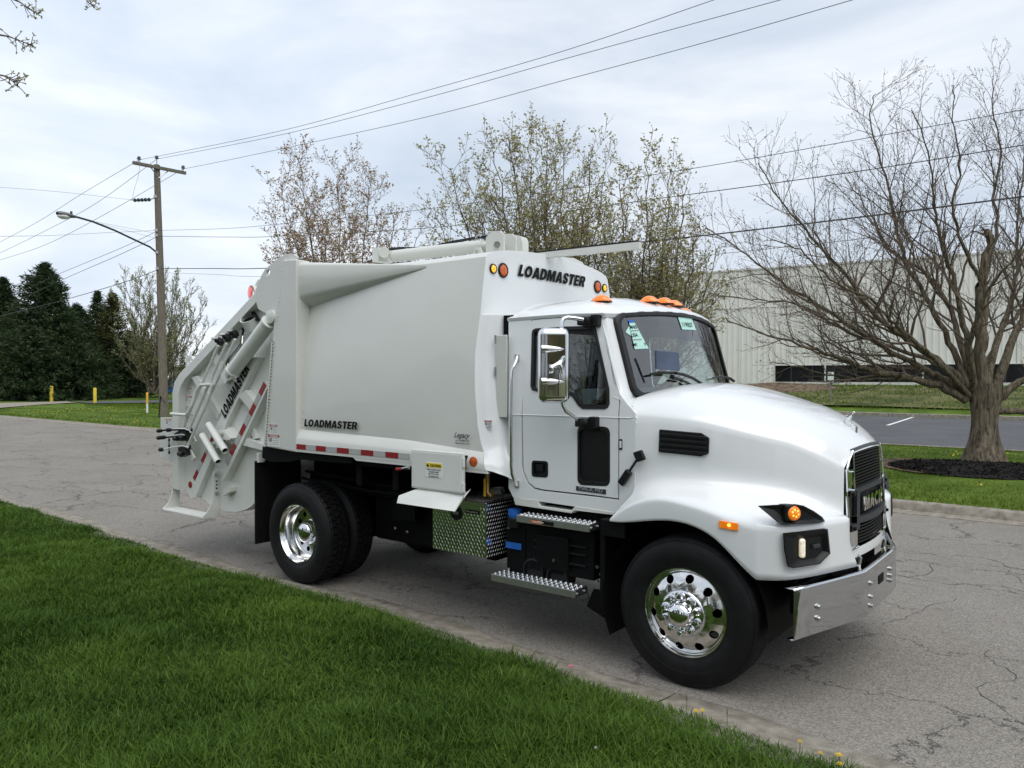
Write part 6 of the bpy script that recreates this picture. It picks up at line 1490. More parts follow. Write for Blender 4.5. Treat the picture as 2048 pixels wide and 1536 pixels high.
def side(rs, pts, dirs, rr_, L_, lvl, out, tips, up, spread, dens, maxl, rmin, s0=.22):
    nb = max(2, int(L_*dens*(1 if lvl == 0 else 1.45 if lvl == 1 else 1.9)+rs.rand())); m_ = len(pts)-1; ph = rs.rand()*6.28
    for j in range(nb):
        s_ = s0+(1-s0)*(j+rs.rand()*.8)/nb; s_ = min(s_, .99); i = int(s_*m_); f = s_*m_-i; q = np.array(pts[i])*(1-f)+np.array(pts[min(i+1, m_)])*f; dd_ = dirs[min(i+1, m_)]
        ph += 2.4+rs.randn()*.4; a_ = np.cross(dd_, [0.1, .2, 1]); a_ /= np.linalg.norm(a_)+1e-9; b_ = np.cross(dd_, a_); sp = spread*(.75+.5*rs.rand())
        nd_ = dd_*math.cos(sp)+(a_*math.cos(ph)+b_*math.sin(ph))*math.sin(sp)
        l2 = L_*(.30+.30*rs.rand())*(1-.66*s_)*(1.15 if lvl else .85); l2 = min(l2, 2.1)
        if l2 > .12: grow(rs, q, nd_, l2, max(rmin, min(rr_[i]*.5, .030)), lvl+1, out, tips, up, spread, dens, maxl, rmin)
def smooth_path(pts, n=5):
    P = [np.array(p, float) for p in pts]; o = []
    for i in range(len(P)-1):
        a = P[max(0, i-1)]; b = P[i]; c = P[i+1]; d = P[min(len(P)-1, i+2)]
        for k in range(n): t = k/n; o.append(.5*(2*b+(c-a)*t+(2*a-5*b+4*c-d)*t*t+(3*b-a-3*c+d)*t**3))
    return o+[P[-1]]
def build_tree(root, limbs, seed, up, spread, dens, maxl, rtw, leaves=None, lm='bud', lsize=.05, nleaf=1, thin=1., crown_name='crown', budm='twig', limb_sides=7, wob=.05, s0=.22):
    """limbs: (points, r0, r1) traced main branches; twigs grow from them"""
    rs = np.random.RandomState(seed); out = []; tips = []; big = []
    for pts, r0_, r1_ in limbs:
        P = smooth_path(pts); k = len(P); P = [p+(rs.randn(3)*wob*min(1, i/4)) for i, p in enumerate(P)]
        rr_ = [r0_*(1-i/(k-1))**1.5+r1_*(1-(1-i/(k-1))**1.5) for i in range(k)]; big.append((P, rr_))
        dirs = [np.array(P[min(i+1, k-1)])-np.array(P[max(i-1, 0)]) for i in range(k)]; dirs = [d/np.linalg.norm(d) for d in dirs]; L_ = sum(np.linalg.norm(P[i+1]-P[i]) for i in range(k-1))
        side(rs, P, dirs, rr_, L_, 0, out, tips, up, spread, dens, maxl, rtw, s0); tips.append((P[-1], dirs[-1], 0))
    w_ = np.array(root['_w'])
    V, F = twig_tubes(big, limb_sides); trimesh('limb', 'bark', V-w_, F, parent=root, n=4, smooth=True)
    med = [(p, r) for p, r, l in out if l <= 1]; sm = [(p, r) for p, r, l in out if l > 1]
    Vs = []; 
    V, F = twig_tubes(med, 4); V2, F2 = twig_tubes(sm, 3) if sm else (np.zeros((0, 3)), np.zeros((0, 4), int))
    c_ = trimesh(crown_name, 'twig', np.concatenate([V, V2])-w_, np.concatenate([F, F2+len(V)]), parent=root, n=4)
    T_ = np.array([t[0] for t in tips]); D_ = np.array([t[1] for t in tips])
    # leaf clusters or buds along outer twigs
    pts = [T_]
    dr = [D_]
    if nleaf > 1:
        for p, r, l in out:
            if l >= maxl-1:
                p = np.array(p)
                for q in range(nleaf-1): s_ = rs.rand(); i = min(int(s_*(len(p)-1)), len(p)-2); f = s_*(len(p)-1)-i; pts.append((p[i]*(1-f)+p[i+1]*f)[None]); dr.append((p[-1]-p[0])[None])
    Q = np.concatenate(pts); Dq = np.concatenate(dr); n = len(Q); S = lsize*(.5+rs.rand(n)); k = leaves or 2
    a_ = rs.randn(n, k, 3); a_ /= np.linalg.norm(a_, axis=2)[..., None]; a_[..., 2] = a_[..., 2]*.6+.2; b_ = np.cross(a_, rs.randn(n, k, 3)); b_ /= np.linalg.norm(b_, axis=2)[..., None]+1e-9
    c0_ = Q[:, None]+rs.randn(n, k, 3)*(S[:, None, None]*.4); s_ = S[:, None, None]
    co_ = np.stack([c0_, c0_+a_*s_*.5+b_*s_*.28, c0_+a_*s_, c0_+a_*s_*.5-b_*s_*.28], 2).reshape(-1, 3); F = np.arange(len(co_)).reshape(-1, 4)
    tn = np.repeat(np.clip(rs.rand(n*k)*.7+.3*noise2(np.repeat(Q[:, 0], k), np.repeat(Q[:, 2], k), 1.2, 3), 0, 1), 4)
    lf = trimesh('leaves' if nleaf > 1 or leaves and leaves > 2 else 'buds', lm, co_-w_, F, tn, parent=root, n=4); lf['kind'] = 'stuff'
    print(root.name, 'tubes', len(out), 'leaves', n*k)
    return root
def dep(P): return (Vector(P)-CAM).dot(_fw)
# ---- the large bare maple on the right
tb_ = Vector((.17, 12.35, .27)); D0 = dep(tb_)
maple = thing('bare_maple_tree', 'large bare budding maple with spreading limbs standing in the black mulch ring', 'tree', tuple(tb_))
g = G(); rws = []
for i in range(15):
    t = i/14; z = .2+1.75*t; rr_ = .250+.19*(1-t)**5+.10*max(0, t-.6)**1.2+.02*math.sin(t*9)
    row = []
    for k in range(28):
        a_ = 2*math.pi*k/28; rr2 = rr_*(1+.07*math.sin(3*a_+t*2)+.045*math.sin(7*a_+t*4)+.03*math.sin(13*a_-t*3)+(.22*max(0, math.sin(5*a_+.6))*(1-t)**7))
        row.append(Vector((tb_.x+math.cos(a_)*rr2+.05*t, tb_.y+math.sin(a_)*rr2, z)))
    rws.append(row)
g.grid(rws, closed=True); g.build('trunk', 'bark', maple, ang=80)
ML = [([(1932, 800), (1880, 772), (1794, 751), (1740, 742), (1680, 715), (1600, 690), (1520, 665), (1450, 640)], .13, .012, -.6),
      ([(1935, 795), (1900, 765), (1850, 740), (1760, 690), (1650, 620), (1560, 560), (1480, 500), (1412, 455)], .13, .012, .4),
      ([(1938, 790), (1900, 740), (1830, 690), (1760, 640), (1700, 560), (1620, 470), (1560, 400), (1515, 300)], .12, .010, -1.2),
      ([(1940, 785), (1905, 700), (1860, 610), (1810, 520), (1790, 430), (1765, 330), (1740, 240), (1752, 165)], .10, .010, .8),
      ([(1945, 790), (1925, 700), (1900, 620), (1850, 545), (1780, 500), (1740, 430), (1690, 330)], .11, .010, 1.8),
      ([(1950, 785), (1935, 690), (1915, 590), (1888, 500), (1870, 430), (1862, 330), (1825, 200)], .11, .010, -.9),
      ([(1962, 780), (1960, 690), (1962, 620), (1964, 570)], .17, .12, 0), ([(1964, 600), (1968, 540), (1980, 480), (1974, 462)], .12, .07, 0),
      ([(1966, 575), (1992, 470), (1990, 380), (2000, 300), (1985, 200), (1987, 130)], .06, .008, .3),
      ([(1962, 560), (1930, 500), (1905, 420), (1920, 330), (1905, 240), (1910, 150)], .06, .008, -.8),
      ([(1985, 790), (2015, 710), (2048, 620), (2080, 500), (2100, 380), (2105, 250)], .15, .012, .5),
      ([(1990, 800), (2040, 765), (2110, 720), (2200, 650), (2280, 560), (2330, 450)], .13, .012, -.8),
      ([(1985, 822), (2048, 822), (2130, 800), (2220, 770), (2320, 700)], .11, .012, .2),
      ([(1975, 775), (2000, 670), (2030, 560), (2035, 450), (2048, 340), (2060, 190)], .09, .010, 1.5),
      ([(1940, 795), (1890, 735), (1800, 700), (1700, 665), (1600, 610), (1520, 600), (1430, 590)], .09, .010, 2.2),
      ([(1945, 800), (1910, 760), (1850, 700), (1790, 650), (1740, 600), (1660, 560), (1600, 500), (1540, 480)], .09, .010, -2.2),
      ([(1955, 800), (1940, 730), (1950, 640), (1990, 560), (2040, 500), (2090, 420)], .10, .010, -2.4),
      ([(1950, 800), (1900, 780), (1820, 760), (1700, 757), (1600, 735), (1540, 725)], .07, .010, 1.2),
      ([(1965, 790), (1985, 700), (2020, 640), (2070, 600), (2150, 560), (2220, 470)], .10, .010, 2.6)]
lim = []
for uv, ra, rb_, dd_ in ML:
    k = len(uv); lim.append(([UD(u, v+(22 if i == k-1 and v < 400 else 0), D0+dd_*(i/(k-1))**1.1) for i, (u, v) in enumerate(uv)], ra*.76, rb_))
build_tree(maple, lim, 5, .8, .64, 3.8, 3, .0042, leaves=2, lm='twig', lsize=.030, nleaf=1, wob=.018, s0=.27)
# mulch
rws = []
for rr_ in np.linspace(0, 1, 9): rws.append([Vector((.35+1.72*rr_*math.cos(a_)*(1+.05*math.sin(3*a_)+.03*math.sin(8*a_)), 11.45+1.25*rr_*math.sin(a_)*(1+.05*math.sin(3*a_)), zl(0, 11.45+1.25*rr_*math.sin(a_))+.04+.09*(1-rr_**2)+.02*rng.random())) for a_ in np.linspace(0, 2*math.pi, 49)])
tag(G().grid(rws).build('mulch', 'mulch', None, ang=0), 'ring of black mulch at the foot of the large bare maple', 'mulch', kind='stuff')
n_ = 5200; ra_ = np.sqrt(nr.rand(n_)); an_ = nr.rand(n_)*6.283; X_ = .35+1.74*ra_*np.cos(an_); Y_ = 11.45+1.27*ra_*np.sin(an_); Z_ = np.array([zl(0, q) for q in Y_])+.05+.085*(1-ra_**2)
c0_ = np.stack([X_, Y_, Z_], 1)[:, None]; d1 = nr.randn(n_, 1, 3); d1[..., 2] *= .45; d1 /= np.linalg.norm(d1, axis=2)[..., None]; d2 = np.cross(d1, nr.randn(n_, 1, 3)); d2 /= np.linalg.norm(d2, axis=2)[..., None]; l_ = (.018+.03*nr.rand(n_))[:, None, None]
V = np.concatenate([c0_-d1*l_-d2*l_*.3, c0_-d1*l_+d2*l_*.3, c0_+d1*l_+d2*l_*.3, c0_+d1*l_-d2*l_*.3], 1).reshape(-1, 3)
tag(trimesh('mulch', 'mulch', V, np.arange(len(V)).reshape(-1, 4), n=4), 'loose black bark chips on top of the mulch ring', 'mulch', kind='stuff')
rws = []
for rr_ in (0.3, 1): rws.append([Vector((.2+1.9*rr_*math.cos(a_), 11.7+1.45*rr_*math.sin(a_)*(1+.06*math.sin(5*a_)), zl(0, 11.7+1.45*rr_*math.sin(a_))+.045)) for a_ in np.linspace(0, 2*math.pi, 40)])
tag(G().grid(rws).build('leaf_litter', 'dirt', None), 'brown thinned soil and litter around the mulch ring', 'leaf litter', kind='stuff')
# ---- budding trees behind the truck
def budding(label, bu, by, tips_, seed, lm, r_, nl=2, dn=2.3, dz=1.7, group=None, ls=.078, lv=3, nlf=2):
    base = None; d = ray(bu, 753); t = (by-CAM.y)/d.y; base = Vector(((CAM+d*t).x, by, .2)); D_ = dep(base)
    th = thing('budding_tree', label, 'tree', tuple(base), group); rs = random.Random(seed); lim = []
    G().tube([base-Vector((0, 0, .1)), base+Vector((0, 0, .6)), base+Vector((.05, 0, 1.5))], [r_*1.35, r_*1.05, r_], 14).build('trunk', 'bark', th)
    for i, (u, v) in enumerate(tips_):
        dd_ = rs.uniform(-1.9, 1.9); P1 = UD(u, v+34, D_+dd_); s = base+Vector((rs.uniform(-.08, .08), rs.uniform(-.08, .08), rs.uniform(.9, 1.6))); v_ = P1-s
        m1 = s+Vector((v_.x*.30, v_.y*.30, v_.z*.22)); m2 = s+Vector((v_.x*.68, v_.y*.68, v_.z*.56))
        lim.append(([s, m1, m2, P1], r_*.42, .010))
    build_tree(th, lim, seed, .75, .68, dn, lv, .007, leaves=nl, lm=lm, lsize=ls, nleaf=nlf, wob=.05, s0=.25)
    return th
gt = 'budding trees on the verge behind the truck'
budding('budding tree with sparse reddish new leaves, leftmost behind the garbage truck body', 690, 12.6, [(545, 405), (562, 335), (596, 272), (640, 415), (676, 312), (737, 335), (762, 425), (800, 445), (835, 440), (870, 470), (790, 400), (770, 470), (820, 500), (850, 520), (545, 480), (610, 380), (705, 400), (580, 500), (830, 520)], 11, 'redbud', .17, 2, 3.4, group=gt)
budding('tallest budding tree with many upright branches, rising over the cab roof and cylinder', 1100, 12.6, [(872, 402), (897, 300), (940, 325), (985, 262), (1018, 245), (1060, 262), (1092, 240), (1130, 268), (1182, 268), (1212, 305), (880, 470), (960, 400), (1040, 350), (1150, 350), (1085, 330), (1230, 400), (1000, 450), (860, 500)], 12, 'bud', .22, 2, 3.4, group=gt)
budding('budding tree with rounded olive crown between the tallest one and the bare maple', 1290, 13.0, [(1240, 335), (1290, 290), (1342, 305), (1372, 335), (1402, 410), (1440, 460), (1200, 380), (1300, 400), (1440, 540), (1360, 430), (1260, 430), (1400, 520), (1180, 450), (1330, 520)], 13, 'bud', .18, 2, 3.4, group=gt)
# trees on the photographer's side, seen only in the chrome
def copy_tree(src, loc, rz, label, group):
    c = src.copy(); COL.objects.link(c); c.location = loc; c.rotation_euler = (0, 0, rz); c['label'] = label; c['group'] = group
    for ch in list(src.children): d = ch.copy(); COL.objects.link(d); d.parent = c
    return c
bt_ = [o for o in bpy.data.objects if o.name.startswith('budding_tree')]
for k, (x_, y_) in enumerate(((9, -17), (2.5, -21), (-5, -19), (26, -9), (34, -13), (22, -16), (45, -9), (-12, -20))): copy_tree(bt_[(k+1) % 3], (x_, y_, .1), 1.3*k, 'tree standing behind the photographer, seen only mirrored in the chrome', 'trees mirrored in the chrome')
# ---- far bare tree behind the pole
def at_depth(u, v, dpt): return UD(u, v, dpt)
b0 = at_depth(312, 789, 64); th = thing('bare_willow_tree', 'wide fan shaped bare tree with many stems behind the utility pole', 'tree', (b0.x, b0.y, .15))
lim = []
for u, v in ((232, 600), (250, 568), (275, 562), (300, 560), (330, 566), (355, 562), (380, 580), (405, 610), (418, 650), (228, 660), (260, 620), (290, 600), (320, 600), (350, 600), (380, 630), (415, 700), (240, 710), (340, 640), (400, 740)):
    s = b0+Vector((rng.uniform(-.4, .4), rng.uniform(-.4, .4), .1)); P1 = at_depth(u, v, 64+rng.uniform(-2, 2)); v_ = P1-s
    lim.append(([s, s+Vector((v_.x*.28, v_.y*.28, v_.z*.25)), s+Vector((v_.x*.66, v_.y*.66, v_.z*.6)), P1], .13, .02))
build_tree(th, lim, 21, .9, .42, 2.4, 3, .017, leaves=2, lm='haze_leaf', lsize=.11, nleaf=2, wob=.06, limb_sides=5, s0=.12)
# ---- spruces
def spruce(label, u, vtop, vbase, wpx, dpt, m, seed, nb=1500, name='spruce_tree', shape=.9):
    rs = np.random.RandomState(seed); base = at_depth(u, vbase, dpt); top = at_depth(u, vtop, dpt); H_ = top.z-.1; W_ = wpx/FPX*dpt/2
    th = thing(name, label, 'tree', (base.x, base.y, .1), 'evergreens beyond the side road')
    G().tube([(base.x, base.y, .1), (base.x, base.y, H_*.5), (base.x, base.y, H_)], [.28, .16, .03], 8).build('trunk', 'bark', th)
    Vl = []; tn = []
    for i in range(nb):
        t = rs.rand()**.85; z0 = .3+H_*(.02+.97*t); R_ = W_*1.45*((1-t)**shape)*(.68+.5*rs.rand()*(.6+.8*noise2(t*9, seed, 1)))+.15; a_ = rs.rand()*6.283
        R_ *= 1+.22*math.sin(3*a_+seed)+.12*math.sin(7*a_+t*9)
        dx, dy = math.cos(a_), math.sin(a_); k = max(5, int(R_*8)); dr_ = -.10-.25*rs.rand()*(1-t)+.35*t
        s_ = (rs.rand(k)**.6)*R_; 
        for r_ in s_:
            zz_ = z0+dr_*r_+.12*(r_/max(R_, .1))**2*R_
            c_ = np.array([base.x+dx*r_, base.y+dy*r_, zz_])+rs.randn(3)*.09; l_ = .15+.22*rs.rand(); d1 = np.array([dx, dy, dr_])+rs.randn(3)*.55; d1 /= np.linalg.norm(d1); d2 = np.cross(d1, rs.randn(3)); d2 /= np.linalg.norm(d2)+1e-9
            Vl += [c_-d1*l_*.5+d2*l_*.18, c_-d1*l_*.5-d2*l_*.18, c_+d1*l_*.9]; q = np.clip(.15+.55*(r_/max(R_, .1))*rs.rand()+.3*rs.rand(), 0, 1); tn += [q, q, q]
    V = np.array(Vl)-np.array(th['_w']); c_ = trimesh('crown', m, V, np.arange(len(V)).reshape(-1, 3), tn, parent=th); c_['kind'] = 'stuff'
    return th
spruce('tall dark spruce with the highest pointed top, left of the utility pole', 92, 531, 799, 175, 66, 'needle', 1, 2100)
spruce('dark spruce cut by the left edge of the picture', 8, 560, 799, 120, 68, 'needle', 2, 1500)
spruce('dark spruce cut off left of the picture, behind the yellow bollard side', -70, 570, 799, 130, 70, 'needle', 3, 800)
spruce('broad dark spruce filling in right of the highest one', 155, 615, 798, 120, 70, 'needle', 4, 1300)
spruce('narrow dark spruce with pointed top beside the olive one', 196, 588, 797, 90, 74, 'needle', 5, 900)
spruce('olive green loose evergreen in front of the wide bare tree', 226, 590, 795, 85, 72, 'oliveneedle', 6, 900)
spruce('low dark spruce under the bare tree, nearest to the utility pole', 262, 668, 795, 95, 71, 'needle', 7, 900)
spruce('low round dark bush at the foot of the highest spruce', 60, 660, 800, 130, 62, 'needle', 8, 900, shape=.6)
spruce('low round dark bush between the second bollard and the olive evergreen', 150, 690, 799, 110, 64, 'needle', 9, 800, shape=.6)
sp_ = [o for o in bpy.data.objects if o.name.startswith('spruce_tree')]  # spruce copies added out of view, a dark horizon for the chrome to mirror
for k, (x_, y_) in enumerate(((-30, -34), (-18, -38), (-8, -36), (2, -40), (12, -37), (22, -39), (33, -35), (45, -32), (58, -25), (66, -12), (70, 3))): copy_tree(sp_[k % 5], (x_, y_, .1), 1.7*k, 'evergreen added out of view behind the camera to darken the chrome reflections', 'evergreens added to darken the chrome reflections')
# ---- branch tips from a tree outside the left edge
tb2 = Vector((-2.6, -11.2, .1)); mp_ = thing('overhanging_tree', 'budding branch tips reaching in at the top left corner of the sky', 'tree', tuple(tb2))
G().tube([tb2, tb2+Vector((0, 0, 2)), tb2+Vector((.1, .1, 4.2))], [.26, .21, .17], 16).build('trunk', 'bark', mp_)
s = tb2+Vector((.1, .1, 3.6)); lim = []
def tipl(uvs, dpt, r_):
    P = [UD(u, v, dpt) for u, v in uvs]; m_ = s.lerp(P[0], .55)+Vector((0, 0, .5)); lim.append(([s, m_]+P, r_, .004))
tipl([(-420, 40), (-120, 60), (0, 70), (35, 80), (62, 90)], 5.2, .05)
tipl([(-300, -60), (-60, -30), (30, 0), (52, 14), (75, 28)], 5.4, .05)
tipl([(-380, 150), (-90, 140), (0, 150), (22, 160), (34, 172)], 5.0, .045)
tipl([(-100, -160), (60, -90), (150, -30), (172, -8), (186, 12)], 5.6, .05)
rs_ = np.random.RandomState(4); out = []
w_ = np.array(mp_['_w'])
big = []
for pts, a_, b_ in lim:
    P = smooth_path(pts); k = len(P); big.append((P, [a_*.8*(1-i/(k-1))**2.6+b_*.9 for i in range(k)]))
V, F = twig_tubes(big, 6); trimesh('limb', 'twig', V-w_, F, parent=mp_, n=4, smooth=True)
small = []; lf = []
for P, rr_ in big:
    k = len(P)
    for i in range(k-16, k):
        for q in range(1 if i < k-7 else 2):
            d_ = rs_.randn(3)*.7+(P[min(i+1, k-1)]-P[i-1])*12; d_ /= np.linalg.norm(d_); e_ = P[i]+d_*(.03+.06*rs_.rand()); small.append(([P[i], (P[i]+e_)/2+rs_.randn(3)*.004, e_], [.003, .0025, .0018])); lf.append((e_, d_))
    lf.append((P[-1], P[-1]-P[-2]))
V, F = twig_tubes(small, 4); trimesh('crown', 'twig', V-w_, F, parent=mp_, n=4)
co_ = []
for e_, d_ in lf:
    for j in range(5):
        a_ = d_/np.linalg.norm(d_)+rs_.randn(3)*.75; a_ /= np.linalg.norm(a_); b_ = np.cross(a_, rs_.randn(3)); b_ /= np.linalg.norm(b_); s_ = .011+.015*rs_.rand(); co_ += [e_, e_+a_*s_*.5+b_*s_*.25, e_+a_*s_, e_+a_*s_*.5-b_*s_*.25]
co_ = np.array(co_)-w_; l_ = trimesh('leaves', 'bud', co_, np.arange(len(co_)).reshape(-1, 4), rs_.rand(len(co_)), parent=mp_, n=4); l_['kind'] = 'stuff'

# ------------------------------------------------------------------ utility pole, lamp, wires
pb = Vector((-33.1, 12.6, .1)); DP = dep(pb); ptop = U(313, 316, Y=12.6)
def PP(u, v, dy=0.): return U(u, v, Y=12.6+dy)
pole = thing('utility_pole', 'weathered wooden utility pole with crossarm, insulators and a street light arm', 'utility pole', tuple(pb))
pt = PP(313.5, 330)
pt = Vector((pt.x, 12.6, pt.z))
G().tube([pb-Vector((0, 0, .1)), pb.lerp(pt, .5)+Vector((.03, 0, 0)), pt], [.205, .175, .135], 18).build('pole', 'polewood', pole)
pz = lambda v: itp([330, 835], [pt.z, .1], v)
def onp(v): z = pz(v); return pb.lerp(pt, (z-pb.z)/(pt.z-pb.z))
c_ = onp(337); ca_, cb_ = PP(262, 327), PP(367, 348)
# the crossarm runs across the road direction: find its ends on the plane x = pole x
ca_ = U(262, 326.5, X=c_.x); cb_ = U(367.5, 347.5, X=c_.x)
hz_ = (ca_.z+cb_.z)/2; hl_ = min(1.6, max(abs(ca_.y-c_.y), 1.2))
ax_ = Vector((0, 1, 0)); ends = [ca_, cb_]
dv_ = (cb_-ca_)
G().obox((ca_+cb_)/2+Vector((.18, 0, 0)), dv_/2, dv_.cross(Vector((0, 0, 1))).normalized()*.06, (0, 0, .07)).build('crossarm', 'polewood', pole)
print('crossarm', ca_, cb_, pt)
M['lampg'] = mat('cast lamp housing', (.16, .17, .17), .5, .3, var=.1, vscale=10)
def insul(p, name='insulator', s=1.):
    s *= .72
    o = G().lathe(p, (0, 0, 1), [(.0, -.12*s), (.03*s, -.12*s), (.03*s, 0), (.11*s, .03*s), (.12*s, .07*s), (.07*s, .10*s), (.10*s, .15*s), (.05*s, .2*s), (0, .21*s)], 12).build(name, 'lampg', pole); return o
iL = ca_.lerp(cb_, .11)+Vector((.18, 0, .18)); iR = ca_.lerp(cb_, .95)+Vector((.18, 0, .18)); iT = pt+Vector((0, 0, .28))
for q in (iL, iR, iT): insul(q, s=1.15)
G().tube([pt, pt+Vector((0, 0, .25))], .03, 8).build('top_pin', 'steel', pole)
for q in (.34, .67): e_ = ca_.lerp(cb_, q); G().tube([e_+Vector((.12, 0, -.05)), onp(357)+Vector((.14, 0, 0))], .022, 6).build('crossarm_brace', 'steel', pole)
# street light arm and head
a0 = onp(512)+Vector((0, -.12, 0)); arm = [a0, PP(305, 500, 0)+Vector((0, -.3, 0))]
XL = a0.x
pth = [U(u, v, X=XL) for u, v in ((316, 514), (311, 503), (300, 494), (270, 480), (230, 461), (185, 443), (150, 433))]
am = G().tube(pth, .045, 8).build('lamp_arm', 'bgrey', pole)
h0_, h1_ = U(152, 434, X=XL), U(114, 426, X=XL); hd = (h1_-h0_)
rws = []
for i in range(9):
    t = i/8; wv = .02+.19*math.sin(min(1, .18+t*.95)*math.pi*.62)*(1 if t < .93 else .6); c2_ = h0_+hd*t
    rws.append([c2_+Vector((math.cos(a_)*wv, 0, math.sin(a_)*wv*.55)) for a_ in np.linspace(0, 2*math.pi, 13)])
lh = G().grid(rws).build('lamp_head', 'lampg', am, recalc=True)
G().ball(h0_+hd*.66+Vector((0, 0, -.08)), .2, 14, (1, 1.3, .65)).build('lamp_lens', 'decalw', am)
G().lathe(h0_+hd*.25+Vector((0, 0, .12)), (0, 0, 1), [(.05, -.03), (.05, .08), (0, .09)], 10).build('photocell', 'bgrey', am)
G().tube([onp(800)+Vector((.0, -.2, 0)), onp(802)+Vector((.2, -.05, 0)), onp(795)+Vector((.1, -.2, .1)), onp(840)+Vector((-.1, -.22, 0))], .025, 6).build('loose_cable', 'blackp', pole)
g = G()
for v in (395, 462, 472, 506, 538): q = onp(v); g.obox(q+Vector((.1, -.18, 0)), (.05, 0, 0), (0, .05, 0), (0, 0, .06))
tag(g.build('cable_clamp', 'steel', pole), kind='stuff')
# wires
M['wire'] = mat('cable', (.06, .06, .064), .6, var=.1, vscale=3); M['wire2'] = mat('aluminium conductor', (.16, .16, .165), .5, var=.1, vscale=3)
def wire(label, pts, r_, m='wire', name='power_line', group='overhead cables on the utility pole', n=8):
    P = smooth_path([Vector(p) for p in pts], n); w_ = Vector(P[0]); o = G().tube([Vector(p) for p in P], r_*.68, 4, caps=False).build(name, m, None); return tag(o, label, 'cable', group)
def ext(pts, k=.6): a, b = Vector(pts[-2]), Vector(pts[-1]); return pts+[b+(b-a)*k]
wire('top overhead wire, highest of three crossing the sky to the upper right', ext([iL, PP(560, 262), PP(840, 185), PP(1130, 101), PP(1427, 0)]), .014, 'wire2')
wire('middle overhead wire of three crossing the sky to the upper right', ext([iT, PP(560, 270), PP(840, 199), PP(1150, 112), PP(1560, 0)]), .014, 'wire2')
wire('lowest overhead wire of three crossing the sky to the upper right', ext([iR, PP(500, 311), PP(840, 237), PP(1130, 160), PP(1420, 82), PP(1704, 0)]), .014, 'wire2')
wire('upper wire running down left from the crossarm', ext([iL, PP(160, 390), PP(80, 441), PP(0, 484)]), .016, 'wire2')
wire('middle wire running down left from the crossarm', ext([iT, PP(190, 408), PP(80, 467), PP(0, 506)]), .016, 'wire2')
wire('lowest wire running down left from the crossarm', ext([iR, PP(200, 434), PP(90, 490), PP(0, 520)]), .016, 'wire2')
wire('thin horizontal wire ending at the string insulator left of the pole', [UD(-60, 371, 40), UD(100, 382, DP), PP(265, 400)], .013, 'wire2')
g = G()
for k in range(5): q = PP(270+k*7, 400.5-.3*k); g.lathe(q, (1, 0, .05), [(0, -.03), (.09, -.02), (.09, .02), (0, .03)], 10)
g.build('string_insulator', 'bgrey', pole); G().tube([PP(262, 400), PP(300, 399), onp(394)], .025, 6).build('insulator_strap', 'steel', pole)
wire('thin drop wire from the crossarm down to the string insulator', [PP(281, 316), PP(277, 350), PP(268, 380), PP(265, 400)], .010, 'wire2')
wire('thin cable passing the pole level with its upper clamp, to the left edge', [PP(311, 461), PP(220, 465), PP(100, 471), UD(0, 472.5, DP-4), UD(-80, 473, DP-6)], .014, 'wire2')
wire('thin upper cable going right from the pole and rising behind the bare maple', ext([onp(461), PP(450, 457), PP(560, 448), PP(880, 415), PP(1360, 341), PP(1700, 282), PP(2048, 219)]), .013)
wire('twisted cable going right from the pole behind the budding trees', ext([onp(472.5), PP(450, 474), PP(560, 472.5), PP(900, 452), PP(1310, 398), PP(1700, 345), PP(2048, 290)]), .018)
wire('thick black cable passing behind the truck to the right edge', ext([onp(537), PP(430, 537), PP(530, 536.5), PP(900, 520), PP(1285, 484), PP(1640, 444), PP(2048, 393)]), .030)
wire('thin slack wire just under the thick cable right of the pole', [onp(545), PP(430, 549), PP(525, 553), PP(900, 545), PP(1300, 520), PP(1700, 480), PP(2048, 440), PP(2200, 420)], .012, 'wire2')
wire('upper of two cables sloping down left from the pole to the spruces', ext([onp(461), PP(240, 497), PP(120, 547), PP(60, 575)]), .016)
wire('lower of two cables sloping down left from the pole to the spruces', ext([onp(472), PP(240, 509), PP(130, 557), PP(60, 590)]), .018)
wire('black cable sagging from the pole across the dark spruces to the left edge', ext([onp(538), PP(240, 567), PP(120, 602), PP(0, 632)]), .026)
wire('upper stay wire between the lamp arm and the pole', [U(183, 442, X=XL), onp(468)], .010, 'wire2'); wire('lower stay wire between the lamp arm and the pole', [U(186, 443.5, X=XL), onp(478)], .010, 'wire2')
# ------------------------------------------------------------------ posts on the left verge
M['ypaint'] = mat('yellow bollard paint', (.68, .50, .04), .6, var=.1, vscale=8); M['opaint'] = mat('orange yellow post cap', (.75, .42, .03), .5, var=.1, vscale=8)
def post(u, vb, vt, wpx, label):
    b = U(u, vb, Z=.15); d_ = dep(b); hh = (vb-vt)/FPX*d_; r_ = wpx/FPX*d_/2
    return thing('bollard', label, 'bollard', (b.x, b.y, .1), 'yellow bollards by the side road'), b, hh, r_
t, b, hh, r_ = post(103, 803, 772, 6.4, 'yellow bollard with pale guy wires, left one of the two by the driveway')
G().lathe((b.x, b.y, .1), (0, 0, 1), [(r_, 0), (r_, hh), (r_*.8, hh+.04), (0, hh+.05)], 14).build('post', 'ypaint', t)
for k in range(2): e_ = U(115+6*k, 800, Z=.16); G().tube([(b.x, b.y, hh*.9), e_.lerp(Vector((b.x, b.y, .5)), .3), tuple(e_)], .03, 5).build('guy_wire', 'decalw', t)
t, b, hh, r_ = post(190, 807, 775.5, 6.2, 'plain yellow bollard, right one of the two by the side road')
G().lathe((b.x, b.y, .1), (0, 0, 1), [(r_, 0), (r_, hh), (r_*.8, hh+.04), (0, hh+.05)], 14).build('post', 'ypaint', t)
b = U(294.5, 826, Z=.15); d_ = dep(b); t = thing('marker_post', 'slim utility marker post, white below and orange above, left of the utility pole', 'marker post', (b.x, b.y, .1))
